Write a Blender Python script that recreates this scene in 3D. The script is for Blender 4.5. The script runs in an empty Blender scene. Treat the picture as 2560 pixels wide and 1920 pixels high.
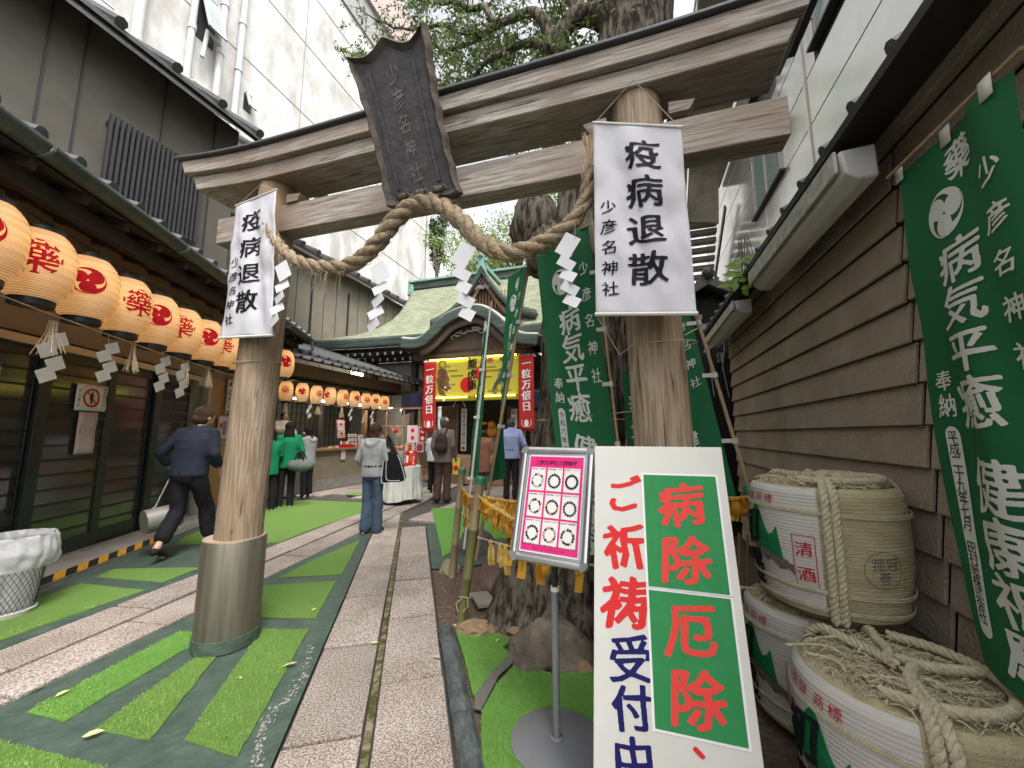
import bpy, bmesh, math, random
from mathutils import Vector, Matrix, noise
R=random.Random(7)
C=bpy.context.scene.collection
SC=bpy.context.scene
# ---------------- camera, sky, sun, exposure ----------------
PITCH=math.radians(7.4); EYE=1.4; FP=963.0
cam=bpy.data.objects.new('camera',bpy.data.cameras.new('camera')); C.objects.link(cam)
cam.location=(0,0,EYE); cam.rotation_euler=(math.pi/2+PITCH,0,0)
cam.data.sensor_width=36; cam.data.lens=36*FP/2560; cam.data.clip_start=.05; cam.data.clip_end=600
SC.camera=cam
world=bpy.data.worlds.new("World"); SC.world=world; world.use_nodes=True
nt=world.node_tree; nt.nodes.clear()
wo=nt.nodes.new('ShaderNodeOutputWorld'); bg=nt.nodes.new('ShaderNodeBackground')
sky=nt.nodes.new('ShaderNodeTexSky'); sky.sky_type='NISHITA'; sky.sun_disc=False
SUN_EL=math.radians(58); SUN_AZ=math.radians(150)
sky.sun_elevation=SUN_EL; sky.sun_rotation=SUN_AZ; sky.air_density=1.0; sky.dust_density=4.0; sky.ozone_density=1.0
hsv=nt.nodes.new('ShaderNodeHueSaturation'); hsv.inputs['Saturation'].default_value=.12
nt.links.new(sky.outputs[0],hsv.inputs['Color']); nt.links.new(hsv.outputs[0],bg.inputs[0]); nt.links.new(bg.outputs[0],wo.inputs[0])
bg.inputs[1].default_value=.15
sun=bpy.data.objects.new('sun',bpy.data.lights.new('sun','SUN')); C.objects.link(sun)
sun.data.energy=1.4; sun.data.angle=math.radians(25); sun.data.color=(1,.96,.9)
sd=Vector((math.sin(SUN_AZ)*math.cos(SUN_EL),math.cos(SUN_AZ)*math.cos(SUN_EL),math.sin(SUN_EL)))
sun.rotation_euler=sd.to_track_quat('Z','Y').to_euler(); sun.location=(0,0,30)
SC.view_settings.view_transform='Standard'; SC.view_settings.look='None'
SC.view_settings.gamma=1; SC.view_settings.use_curve_mapping=False
SC.view_settings.exposure=1.4
SC.render.engine='CYCLES'
SC.cycles.max_bounces=8; SC.cycles.diffuse_bounces=4; SC.cycles.transmission_bounces=6; SC.cycles.sample_clamp_indirect=6
# ---------------- frames: site directions measured from the photograph ----------------
TH=math.radians(17.7)     # torii, right-hand house, shrine
TL=math.radians(-10.5)    # wing with the big lanterns
TB=math.radians(-14.1)    # front path
TA=math.radians(7.6)      # crossing path
def ray(u,v):
    x=(u-1280)/FP;y=-(v-960)/FP
    return (x, math.cos(PITCH)-y*math.sin(PITCH), math.sin(PITCH)+y*math.cos(PITCH))
def toF(x,y,th): return (x*math.cos(th)-y*math.sin(th), x*math.sin(th)+y*math.cos(th))
def toW(a,b,th): return (a*math.cos(th)+b*math.sin(th), -a*math.sin(th)+b*math.cos(th))
def rayF(u,v,th): r=ray(u,v); a,b=toF(r[0],r[1],th); return a,b,r[2]
def PA(u,v,a,th=TH): r=rayF(u,v,th); t=a/r[0]; return (r[1]*t, EYE+r[2]*t)   # on plane a=const -> (b,z)
def PB(u,v,b,th=TH): r=rayF(u,v,th); t=b/r[1]; return (r[0]*t, EYE+r[2]*t)   # on plane b=const -> (a,z)
def PG(u,v,th=0,z=0): r=rayF(u,v,th); t=(z-EYE)/r[2]; return (r[0]*t, r[1]*t)
# ---------------- materials ----------------
MT={}
def mat(name,col,rough=.6,metal=0.,var=.12,vs=6.,bump=0.,bs=40.,spec=.5,stretch=(1,1,1),col2=None,thr=None,trans=0,emit=None,detail=4,sheen=0,coord='Object'):
    if name in MT: return MT[name]
    m=bpy.data.materials.new(name); m.use_nodes=True; n=m.node_tree; b=n.nodes['Principled BSDF']
    b.inputs['Roughness'].default_value=rough; b.inputs['Metallic'].default_value=metal
    b.inputs['Specular IOR Level'].default_value=spec
    tc=n.nodes.new('ShaderNodeTexCoord'); mp=n.nodes.new('ShaderNodeMapping'); mp.inputs['Scale'].default_value=stretch
    n.links.new(tc.outputs[coord],mp.inputs[0])
    nz=n.nodes.new('ShaderNodeTexNoise'); nz.inputs['Scale'].default_value=vs; nz.inputs['Detail'].default_value=detail; nz.inputs['Roughness'].default_value=.62
    n.links.new(mp.outputs[0],nz.inputs[0])
    cr=n.nodes.new('ShaderNodeValToRGB')
    c2=col2 if col2 else [min(1,c*(1+var)) for c in col]
    c1=[c*(1-var) for c in col] if not col2 else col
    lo,hi=thr if thr else (.3,.7)
    cr.color_ramp.elements[0].position=lo; cr.color_ramp.elements[1].position=hi
    cr.color_ramp.elements[0].color=(*c1,1); cr.color_ramp.elements[1].color=(*c2,1)
    n.links.new(nz.outputs['Fac'],cr.inputs[0]); n.links.new(cr.outputs[0],b.inputs['Base Color'])
    if bump:
        bn=n.nodes.new('ShaderNodeTexNoise'); bn.inputs['Scale'].default_value=bs; bn.inputs['Detail'].default_value=5
        n.links.new(mp.outputs[0],bn.inputs[0])
        bp=n.nodes.new('ShaderNodeBump'); bp.inputs['Strength'].default_value=bump; bp.inputs['Distance'].default_value=.01
        n.links.new(bn.outputs['Fac'],bp.inputs['Height']); n.links.new(bp.outputs[0],b.inputs['Normal'])
    if emit: b.inputs['Emission Color'].default_value=(*emit[0],1); b.inputs['Emission Strength'].default_value=emit[1]
    if trans:
        out=n.nodes['Material Output']; tr=n.nodes.new('ShaderNodeBsdfTranslucent'); mx=n.nodes.new('ShaderNodeMixShader'); mx.inputs[0].default_value=trans
        n.links.new(cr.outputs[0],tr.inputs[0]); n.links.new(b.outputs[0],mx.inputs[1]); n.links.new(tr.outputs[0],mx.inputs[2]); n.links.new(mx.outputs[0],out.inputs[0])
    MT[name]=m; return m
def wood(name,c1,c2,rough=.75,axis='z',s=3.,stain=None,bump=.5):
    if name in MT: return MT[name]
    m=bpy.data.materials.new(name); m.use_nodes=True; n=m.node_tree; b=n.nodes['Principled BSDF']; b.inputs['Roughness'].default_value=rough; b.inputs['Specular IOR Level'].default_value=.3
    tc=n.nodes.new('ShaderNodeTexCoord'); mp=n.nodes.new('ShaderNodeMapping')
    mp.inputs['Scale'].default_value={'z':(1,1,.06),'x':(.06,1,1),'y':(1,.06,1)}[axis]
    n.links.new(tc.outputs['Object'],mp.inputs[0])
    def nz(sc,d=6,dist=0.,src=None):
        q=n.nodes.new('ShaderNodeTexNoise'); q.inputs['Scale'].default_value=sc; q.inputs['Detail'].default_value=d; q.inputs['Distortion'].default_value=dist
        n.links.new((src or mp).outputs[0] if src is None else tc.outputs['Object'],q.inputs[0]); return q
    g=nz(s*14,8,.6); br=nz(1.3,3,0,1)
    cr=n.nodes.new('ShaderNodeValToRGB'); cr.color_ramp.elements[0].position=.40; cr.color_ramp.elements[1].position=.58
    cr.color_ramp.elements[0].color=(*c1,1); cr.color_ramp.elements[1].color=(*c2,1)
    n.links.new(g.outputs['Fac'],cr.inputs[0]); last=cr.outputs[0]
    if stain:
        mr=n.nodes.new('ShaderNodeMapRange'); mr.inputs[1].default_value=.42; mr.inputs[2].default_value=.68; n.links.new(br.outputs['Fac'],mr.inputs[0])
        mx=n.nodes.new('ShaderNodeMix'); mx.data_type='RGBA'; n.links.new(mr.outputs[0],mx.inputs[0]); n.links.new(last,mx.inputs[6]); mx.inputs[7].default_value=(*stain,1); last=mx.outputs[2]
    # cracks
    ck=nz(s*7,3,1.2); c3=n.nodes.new('ShaderNodeValToRGB'); c3.color_ramp.elements[0].position=.30; c3.color_ramp.elements[1].position=.36
    c3.color_ramp.elements[0].color=(.35,.32,.3,1); c3.color_ramp.elements[1].color=(1,1,1,1); n.links.new(ck.outputs['Fac'],c3.inputs[0])
    mu=n.nodes.new('ShaderNodeMix'); mu.data_type='RGBA'; mu.blend_type='MULTIPLY'; mu.inputs[0].default_value=1; n.links.new(last,mu.inputs[6]); n.links.new(c3.outputs[0],mu.inputs[7])
    n.links.new(mu.outputs[2],b.inputs['Base Color'])
    bp=n.nodes.new('ShaderNodeBump'); bp.inputs['Strength'].default_value=bump; bp.inputs['Distance'].default_value=.006
    n.links.new(g.outputs['Fac'],bp.inputs['Height']); n.links.new(bp.outputs[0],b.inputs['Normal'])
    MT[name]=m; return m
def speckle(name,base,dark,light,sc=160,rough=.85,bump=.6):
    if name in MT: return MT[name]
    m=bpy.data.materials.new(name); m.use_nodes=True; n=m.node_tree; b=n.nodes['Principled BSDF']; b.inputs['Roughness'].default_value=rough; b.inputs['Specular IOR Level'].default_value=.3
    tc=n.nodes.new('ShaderNodeTexCoord')
    a=n.nodes.new('ShaderNodeTexNoise'); a.inputs['Scale'].default_value=sc; a.inputs['Detail'].default_value=3; n.links.new(tc.outputs['Object'],a.inputs[0])
    w=n.nodes.new('ShaderNodeTexNoise'); w.inputs['Scale'].default_value=2.2; w.inputs['Detail'].default_value=5; n.links.new(tc.outputs['Object'],w.inputs[0])
    cr=n.nodes.new('ShaderNodeValToRGB'); e=cr.color_ramp.elements; e[0].position=.38; e[0].color=(*dark,1); e[1].position=.62; e[1].color=(*light,1); k=e.new(.48); k.color=(*base,1)
    n.links.new(a.outputs['Fac'],cr.inputs[0])
    c2=n.nodes.new('ShaderNodeValToRGB'); c2.color_ramp.elements[0].position=.3; c2.color_ramp.elements[1].position=.65; c2.color_ramp.elements[0].color=(.72,.68,.64,1); c2.color_ramp.elements[1].color=(1,1,1,1); n.links.new(w.outputs['Fac'],c2.inputs[0])
    oi=n.nodes.new('ShaderNodeObjectInfo'); mr=n.nodes.new('ShaderNodeMapRange'); mr.inputs[3].default_value=.84; mr.inputs[4].default_value=1.12; n.links.new(oi.outputs['Random'],mr.inputs[0])
    mu=n.nodes.new('ShaderNodeMix'); mu.data_type='RGBA'; mu.blend_type='MULTIPLY'; mu.inputs[0].default_value=1; n.links.new(cr.outputs[0],mu.inputs[6]); n.links.new(c2.outputs[0],mu.inputs[7])
    vm=n.nodes.new('ShaderNodeVectorMath'); vm.operation='SCALE'; n.links.new(mu.outputs[2],vm.inputs[0]); n.links.new(mr.outputs[0],vm.inputs[3])
    n.links.new(vm.outputs[0],b.inputs['Base Color'])
    bp=n.nodes.new('ShaderNodeBump'); bp.inputs['Strength'].default_value=bump; bp.inputs['Distance'].default_value=.004; n.links.new(a.outputs['Fac'],bp.inputs['Height']); n.links.new(bp.outputs[0],b.inputs['Normal'])
    MT[name]=m; return m
# ---------------- mesh building ----------------
ORG={}
FR={}
class MB:
    def __init__(s): s.v=[]; s.f=[]
    def add(s,vs,fs):
        o=len(s.v); s.v+= [tuple(p) for p in vs]; s.f+=[tuple(i+o for i in f) for f in fs]; return s
    def box(s,x0,x1,y0,y1,z0,z1):
        return s.add([(x,y,z) for z in(z0,z1) for y in(y0,y1) for x in(x0,x1)],[(0,2,3,1),(4,5,7,6),(0,1,5,4),(2,6,7,3),(0,4,6,2),(1,3,7,5)])
    def obox(s,c,ax,ay,az):
        c=Vector(c);ax=Vector(ax);ay=Vector(ay);az=Vector(az)
        vs=[c+ax*i+ay*j+az*k for k in(-1,1) for j in(-1,1) for i in(-1,1)]
        return s.add(vs,[(0,2,3,1),(4,5,7,6),(0,1,5,4),(2,6,7,3),(0,4,6,2),(1,3,7,5)])
    def beam(s,p,q,w,h,up=(0,0,1)):
        p=Vector(p);q=Vector(q);d=(q-p); L=d.length; d=d/L; u=Vector(up); sd=d.cross(u)
        if sd.length<1e-4: sd=d.cross(Vector((1,0,0)))
        sd.normalize(); u=sd.cross(d)
        return s.obox((p+q)/2,d*L/2,sd*w/2,u*h/2)
    def quad(s,*p): return s.add(p,[tuple(range(len(p)))])
    def sheet(s,pts,z,t=0): # polygon in plane z
        n=len(pts)
        if t==0: return s.add([(x,y,z) for x,y in pts],[tuple(range(n))])
        s.add([(x,y,z) for x,y in pts]+[(x,y,z-t) for x,y in pts],[tuple(range(n)),tuple(range(2*n-1,n-1,-1))]+[(i,i+n,(i+1)%n+n,(i+1)%n) for i in range(n)]); return s
    def extr(s,pts,off): # polygon 3D pts extruded by vector
        n=len(pts); off=Vector(off)
        return s.add([Vector(p) for p in pts]+[Vector(p)+off for p in pts],[tuple(range(n)),tuple(range(2*n-1,n-1,-1))]+[(i,i+n,(i+1)%n+n,(i+1)%n) for i in range(n)])
    def tube(s,path,r,n=10,cap=True,sx=1.):
        P=[Vector(p) for p in path]; m=len(P); rs=r if isinstance(r,(list,tuple)) else [r]*m
        T=[(P[min(i+1,m-1)]-P[max(i-1,0)]).normalized() for i in range(m)]
        u=T[0].cross(Vector((0,0,1)));  u=u if u.length>.05 else T[0].cross(Vector((1,0,0))); u.normalize()
        vs=[];fs=[]
        for i in range(m):
            u=(u-T[i]*u.dot(T[i])); u.normalize(); w=T[i].cross(u)
            for k in range(n):
                a=2*math.pi*k/n; vs.append(P[i]+(u*math.cos(a)*sx+w*math.sin(a))*rs[i])
        for i in range(m-1):
            for k in range(n): fs.append((i*n+k,i*n+(k+1)%n,(i+1)*n+(k+1)%n,(i+1)*n+k))
        if cap: fs.append(tuple(range(n-1,-1,-1))); fs.append(tuple((m-1)*n+k for k in range(n)))
        return s.add(vs,fs)
    def lathe(s,prof,c=(0,0,0),n=24,cap=True,fn=None):
        vs=[];fs=[];m=len(prof)
        for r,z in prof:
            for k in range(n):
                a=2*math.pi*k/n; rr=r*(fn(a,z) if fn else 1); vs.append((c[0]+rr*math.cos(a),c[1]+rr*math.sin(a),c[2]+z))
        for i in range(m-1):
            for k in range(n): fs.append((i*n+k,i*n+(k+1)%n,(i+1)*n+(k+1)%n,(i+1)*n+k))
        if cap: fs.append(tuple(range(n-1,-1,-1))); fs.append(tuple((m-1)*n+k for k in range(n)))
        return s.add(vs,fs)
    def grid(s,fn,nu,nv):
        vs=[fn(i/nu,j/nv) for j in range(nv+1) for i in range(nu+1)]
        return s.add(vs,[(j*(nu+1)+i,j*(nu+1)+i+1,(j+1)*(nu+1)+i+1,(j+1)*(nu+1)+i) for j in range(nv) for i in range(nu)])
    def ball(s,c,r,n=10,m=7):
        rx,ry,rz=(r,r,r) if not isinstance(r,(list,tuple)) else r
        vs=[(c[0],c[1],c[2]-rz)]
        for j in range(1,m):
            t=-math.pi/2+math.pi*j/m
            for k in range(n): a=2*math.pi*k/n; vs.append((c[0]+rx*math.cos(t)*math.cos(a),c[1]+ry*math.cos(t)*math.sin(a),c[2]+rz*math.sin(t)))
        vs.append((c[0],c[1],c[2]+rz)); fs=[]
        for k in range(n): fs.append((0,1+(k+1)%n,1+k)); fs.append((len(vs)-1,1+(m-2)*n+k,1+(m-2)*n+(k+1)%n))
        for j in range(m-2):
            for k in range(n): fs.append((1+j*n+k,1+j*n+(k+1)%n,1+(j+1)*n+(k+1)%n,1+(j+1)*n+k))
        return s.add(vs,fs)
    def build(s,name,m,parent=None,th=TH,label=None,cat=None,group=None,kind=None,bev=0,sharp=35,solid=0,org=None,smooth=True):
        me=bpy.data.meshes.new(name)
        if parent is not None: th=FR[parent.name]; o=ORG[parent.name]
        elif org: o=org
        else:
            xs=[p[0] for p in s.v]; ys=[p[1] for p in s.v]; o=((min(xs)+max(xs))/2,(min(ys)+max(ys))/2,min(p[2] for p in s.v))
        me.from_pydata([(p[0]-o[0],p[1]-o[1],p[2]-o[2]) for p in s.v],[],s.f); me.validate()
        ms=m if isinstance(m,(list,tuple)) else [m]
        for q in ms: me.materials.append(q)
        if smooth:
            me.polygons.foreach_set('use_smooth',[True]*len(me.polygons))
            try: me.set_sharp_from_angle(angle=math.radians(sharp))
            except Exception: pass
        ob=bpy.data.objects.new(name,me); C.objects.link(ob)
        if parent is not None: ob.parent=parent; ORG[ob.name]=o; FR[ob.name]=th
        else:
            w=toW(o[0],o[1],th); ob.location=(w[0],w[1],o[2]); ob.rotation_euler=(0,0,-th); ORG[ob.name]=o; FR[ob.name]=th
        if bev: b=ob.modifiers.new('bevel','BEVEL'); b.width=bev; b.segments=2; b.limit_method='ANGLE'
        if solid: b=ob.modifiers.new('solid','SOLIDIFY'); b.thickness=solid; b.offset=0
        tag(ob,label,cat,group,kind); return ob
def tag(o,label=None,cat=None,group=None,kind=None):
    if label: o['label']=label
    if cat: o['category']=cat
    if group: o['group']=group
    if kind: o['kind']=kind
    return o
def root(name,a,b,z,label,cat,group=None,th=TH,kind=None):
    o=bpy.data.objects.new(name,None); o.empty_display_size=.1; C.objects.link(o)
    w=toW(a,b,th); o.location=(w[0],w[1],z); o.rotation_euler=(0,0,-th); ORG[o.name]=(a,b,z); FR[o.name]=th
    return tag(o,label,cat,group,kind)
KIDS={}
def subtree(r): return [o for o in bpy.data.objects if o.parent==r]
def copy_tree(r,a,b,z,th=None,rz=0,label=None,group=None,scale=None,name=None):
    th=FR[r.name] if th is None else th
    n=r.copy(); C.objects.link(n); w=toW(a,b,th); n.location=(w[0],w[1],z); n.rotation_euler=(r.rotation_euler[0],r.rotation_euler[1],-th+rz)
    ORG[n.name]=(a,b,z); FR[n.name]=th
    if label: n['label']=label
    if group: n['group']=group
    if scale: n.scale=(scale,)*3 if not isinstance(scale,tuple) else scale
    for c in subtree(r):
        d=c.copy(); C.objects.link(d); d.parent=n
        for e in subtree(c): g=e.copy(); C.objects.link(g); g.parent=d
    return n
def strew(mb,pts,name): pass
# ---------------- lettering ----------------
GC={}
_tc=bpy.data.curves.new('lettering_source','FONT'); _to=bpy.data.objects.new('lettering_source',_tc); C.objects.link(_to)
def glyph(ch,off=.012,brush=1.):
    k=(ch,off,brush)
    if k in GC: return GC[k]
    _tc.body=ch; _tc.resolution_u=2; _tc.offset=off
    dg=bpy.context.evaluated_depsgraph_get(); ev=_to.evaluated_get(dg); m=ev.to_mesh()
    sd=(ord(ch)%17)*.7; V=[]
    for v in m.vertices:
        x=v.co.x-.5; y=v.co.y-.38
        if brush:
            y+=.09*x*brush; x+=brush*.018*math.sin(7*y+sd)+.012*brush*math.sin(17*y+sd); y+=brush*.016*math.sin(8*x+sd*2)
            x+=.05*y*brush*math.sin(sd)
        V.append((x,y))
    F=[tuple(p.vertices) for p in m.polygons]; ev.to_mesh_clear()
    GC[k]=(V,F); return GC[k]
import numpy as np
RG={}
def glyph_r(ch,bold,N,brush):
    k=(ch,bold,N,brush)
    if k in RG: return RG[k]
    V,F=glyph(ch,0.,brush); h=.62; S=2; n=N*S; img=np.zeros((n+1,n+1),bool); xs=np.linspace(-h,h,n+1)
    for f in F:
        for q in range(1,len(f)-1):
            (x0,y0),(x1,y1),(x2,y2)=V[f[0]],V[f[q]],V[f[q+1]]
            i0=max(0,int((min(x0,x1,x2)+h)/(2*h)*n)-1); i1=min(n,int((max(x0,x1,x2)+h)/(2*h)*n)+2)
            j0=max(0,int((min(y0,y1,y2)+h)/(2*h)*n)-1); j1=min(n,int((max(y0,y1,y2)+h)/(2*h)*n)+2)
            X,Y=np.meshgrid(xs[i0:i1+1],xs[j0:j1+1]); d=(x1-x0)*(y2-y0)-(x2-x0)*(y1-y0)
            if abs(d)<1e-12: continue
            a=((X-x0)*(y2-y0)-(x2-x0)*(Y-y0))/d; b=((x1-x0)*(Y-y0)-(X-x0)*(y1-y0))/d
            img[j0:j1+1,i0:i1+1]|=(a>=-1e-6)&(b>=-1e-6)&(a+b<=1+1e-6)
    px=2*h/n; rx=bold*1.15/px; ry=bold*.62/px; out=img.astype(float)
    m=int(max(rx,ry))+1
    for dj in range(-m,m+1):
        for di in range(-m,m+1):
            if rx>0 and ry>0 and (di/max(rx,.5))**2+(dj/max(ry,.5))**2<=1: out=np.maximum(out,np.roll(np.roll(img,dj,0),di,1))
    for _ in range(2): out=(out*2+np.roll(out,1,0)+np.roll(out,-1,0)+np.roll(out,1,1)+np.roll(out,-1,1))/6
    g=out[::S,::S]; N1=g.shape[0]; X=xs[::S]; ins=g>=.5; P=[];Q=[]
    thr=.5
    for j in range(N1-1):
        i=0
        while i<N1-1:
            c=(ins[j,i],ins[j,i+1],ins[j+1,i+1],ins[j+1,i])
            if not any(c): i+=1; continue
            if all(c):
                e=i+1
                while e<N1-1 and e-i<4 and ins[j,e+1] and ins[j+1,e+1]: e+=1
                o=len(P); P+=[(X[i],X[j]),(X[e],X[j]),(X[e],X[j+1]),(X[i],X[j+1])]; Q.append((o,o+1,o+2,o+3)); i=e; continue
            co=((i,j),(i+1,j),(i+1,j+1),(i,j+1)); o=len(P)
            for a in range(4):
                p,q=co[a],co[(a+1)%4]; vp,vq=g[p[1],p[0]],g[q[1],q[0]]
                if vp>=thr: P.append((X[p[0]],X[p[1]]))
                if (vp>=thr)!=(vq>=thr):
                    t=(thr-vp)/(vq-vp); P.append((X[p[0]]+(X[q[0]]-X[p[0]])*t,X[p[1]]+(X[q[1]]-X[p[1]])*t))
            if len(P)-o>=3: Q.append(tuple(range(o,len(P))))
            i+=1
    RG[k]=(P,Q); return RG[k]
def put(mb,ch,fn,cx,cy,s,off=.012,brush=1.,sx=1.,disc=False,sub=0):
    if s<.03: V,F=glyph(ch,0.,brush)
    else: V,F=glyph_r(ch,off,64 if s>.09 else 48 if s>.05 else 34,brush)
    P=[]
    for x,y in V:
        if disc:
            q=max(-.5,min(.5,x))*2; w=max(-.5,min(.5,y))*2
            x,y=q*math.sqrt(max(0,1-w*w/2))/2, w*math.sqrt(max(0,1-q*q/2))/2
        P.append(fn(cx+x*s*sx,cy+y*s))
    mb.add(P,F)
def vtext(mb,t,fn,cx,top,s,pitch=None,**k):
    p=pitch or s*1.08
    for i,ch in enumerate(t):
        if ch!=' ': put(mb,ch,fn,cx,top-p*(i+.5),s,**k)
def htext(mb,t,fn,left,cy,s,pitch=None,**k):
    p=pitch or s*1.02
    for i,ch in enumerate(t):
        if ch!=' ': put(mb,ch,fn,left+p*(i+.5),cy,s,**k)
def tomoe(mb,fn,cx,cy,r,n=16,rot=0.):
    for k in range(3):   # three commas chasing each other
        a0=2*math.pi*k/3+rot; hr=.45*r; hx,hy=cx+.49*r*math.cos(a0),cy+.49*r*math.sin(a0)
        P=[fn(hx,hy)]+[fn(hx+hr*math.cos(t*2*math.pi/n),hy+hr*math.sin(t*2*math.pi/n)) for t in range(n)]
        mb.add(P,[(0,1+i,1+(i+1)%n) for i in range(n)])
        Pt=[]
        for i in range(n+1):
            t=i/n; a=a0+.25+t*1.95; ro=r; ri=r*(.955-.50*(1-t)**2.0)
            Pt.append(fn(cx+ro*math.cos(a),cy+ro*math.sin(a))); Pt.append(fn(cx+ri*math.cos(a),cy+ri*math.sin(a)))
        mb.add(Pt,[(2*i,2*i+2,2*i+3,2*i+1) for i in range(n)])
        Q=[fn(hx,hy)]
        for i in range(7): a=a0-.05+.5*i/6; Q.append(fn(cx+r*(.86+.14*min(1,i/3))*math.cos(a),cy+r*(.86+.14*min(1,i/3))*math.sin(a)))
        mb.add(Q,[(0,i+1,i+2) for i in range(6)])
def ring(mb,fn,cx,cy,r0,r1,n=32):
    P=[]
    for i in range(n): a=2*math.pi*i/n; P+= [fn(cx+r0*math.cos(a),cy+r0*math.sin(a)),fn(cx+r1*math.cos(a),cy+r1*math.sin(a))]
    mb.add(P,[(2*i,2*i+1,(2*i+3)%(2*n),(2*i+2)%(2*n)) for i in range(n)])
def rect2(mb,fn,x0,x1,y0,y1,nx=1,ny=1):
    mb.grid(lambda s,t:fn(x0+(x1-x0)*s,y0+(y1-y0)*t),nx,ny)
def frame2(mb,fn,x0,x1,y0,y1,w):
    rect2(mb,fn,x0,x1,y0,y0+w); rect2(mb,fn,x0,x1,y1-w,y1); rect2(mb,fn,x0,x0+w,y0+w,y1-w); rect2(mb,fn,x1-w,x1,y0+w,y1-w)
def fill2(mb,fn,pts,n=None):
    mb.add([fn(x,y) for x,y in pts],[tuple(range(len(pts)))])
# =================== GROUND ===================
granite=speckle('granite',(.34,.29,.255),(.17,.135,.12),(.53,.475,.43),sc=105)
flagst=speckle('flagstone',(.27,.24,.21),(.15,.13,.12),(.38,.345,.31),sc=70,bump=.3)
tapem=mat('tape_green',(.036,.062,.046),.55,var=.25,vs=7,bump=.9,bs=24,col2=(.075,.112,.088),detail=8)
turfm=mat('turf',(.10,.20,.04),.95,var=.2,vs=260,bump=.9,bs=420,col2=(.22,.36,.10),spec=.1,detail=6)
turfm2=mat('turf_deep',(.09,.24,.04),.95,vs=240,bump=.9,bs=420,col2=(.20,.42,.10),spec=.1,detail=6)
soilm=mat('soil',(.07,.05,.038),.95,vs=30,bump=1.,bs=60,col2=(.16,.115,.085),spec=.1)
mossm=mat('moss_joint',(.075,.075,.02),.95,vs=14,bump=.8,bs=80,col2=(.25,.21,.15),thr=(.45,.62),spec=.1)
asph=mat('yard_dirt',(.07,.065,.055),.9,vs=9,bump=.4,bs=60)
def px(*p): return [PG(u,v) for u,v in p]
def meet(t1,a1,t2,a2):
    c1,s1,c2,s2=math.cos(t1),math.sin(t1),math.cos(t2),math.sin(t2); d=-c1*s2+s1*c2
    return ((-a1*s2+s1*a2)/d,(c1*a2-c2*a1)/d)
MB().sheet([(-90,-60),(90,-60),(90,120),(-90,120)],-.045).build('ground',asph,th=0,kind='structure')
# front path: two columns of granite slabs
path=root('path',0,0,-.02,None,None,th=TB,kind='structure')
def slab(x0,x1,y0,y1,par,z=0,m=granite,j=.011,pts=None):
    dz=R.uniform(-.004,.004); t1=R.uniform(-.003,.003)
    if pts: mb=MB().sheet(pts,z+dz,.04)
    else:
        mb=MB(); e=lambda:R.uniform(-.003,.003)
        q=[(x0+j+e(),y0+j+e()),(x1-j+e(),y0+j+e()),(x1-j+e(),y1-j+e()),(x0+j+e(),y1-j+e())]
        mb.add([(x,y,z+dz+t1*k) for k,(x,y) in zip((0,0,1,1),q)]+[(x,y,z-.04) for x,y in q],[(0,1,2,3),(7,6,5,4),(0,4,5,1),(1,5,6,2),(2,6,7,3),(3,7,4,0)])
    return mb.build('paving_slab',m,par,bev=.006,smooth=False)
def cutA(x0,x1,y0):   # slab of the front path cut along the crossing path edge
    out=[]
    for x in (x0,x1):
        # point on line TA a=-2.93 with TB a=x
        w=meet(TA,-2.915,TB,x); out.append(toF(w[0],w[1],TB)[1])
    return [(x0+.008,y0+.008),(x1-.008,y0+.008),(x1-.008,out[1]-.01),(x0+.008,out[0]-.01)]
lb=[-1.2,-.36,.46,1.29,2.12,2.95,3.77,4.58]; rb=[-1.6,-.8,.02,.85,1.68,2.49,3.29,4.08,4.84,5.58,6.3]
for i in range(len(lb)-1): slab(-.545,-.185,lb[i],lb[i+1],path)
slab(0,0,0,0,path,pts=cutA(-.545,-.185,lb[-1]))
xe=cutA(-.15,.215,0)
for i in range(len(rb)-1):
    if rb[i+1]<xe[3][1]: slab(-.15,.215,rb[i],rb[i+1],path)
    else:
        slab(0,0,0,0,path,pts=cutA(-.15,.215,rb[i])); break
MB().grid(lambda s,t:(-.185+.035*s,-1.5+9*t,-.012+.004*math.sin(t*140)),1,120).build('moss_joint',mossm,path,th=TB)
# crossing path
pathA=root('path',0,0,-.02,None,None,th=TA,kind='structure')
for x0,x1,o in ((-3.69,-3.31,.46),(-3.29,-2.93,.25)):
    b=o-1.6
    while b<12.2:
        slab(x0,x1,b,b+.81,pathA); b+=.81
# flagstone court in front of the shrine
court=root('courtyard_paving',0,0,-.03,None,None,th=TH,kind='structure')
for i in range(16):
    for j in range(12):
        a0=-8.6+i*.82; b0=5.49+j*.62+(.0 if i%2 else .3)
        w=toW(a0+.4,b0+.3,TH); aA=toF(w[0],w[1],TA)
        if -4.2<aA[0]<-2.45 and aA[1]<12: continue
        aB=toF(w[0],w[1],TB)
        if b0<7.3 and (aB[0]>1.2 or aA[0]<-3.7): continue
        if aB[1]<6.6 and aB[0]<.5: continue
        if b0>12.6: continue
        slab(a0,a0+.82,b0,b0+.62,court,z=-.012,m=granite if b0<7.6 else flagst)
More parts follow.
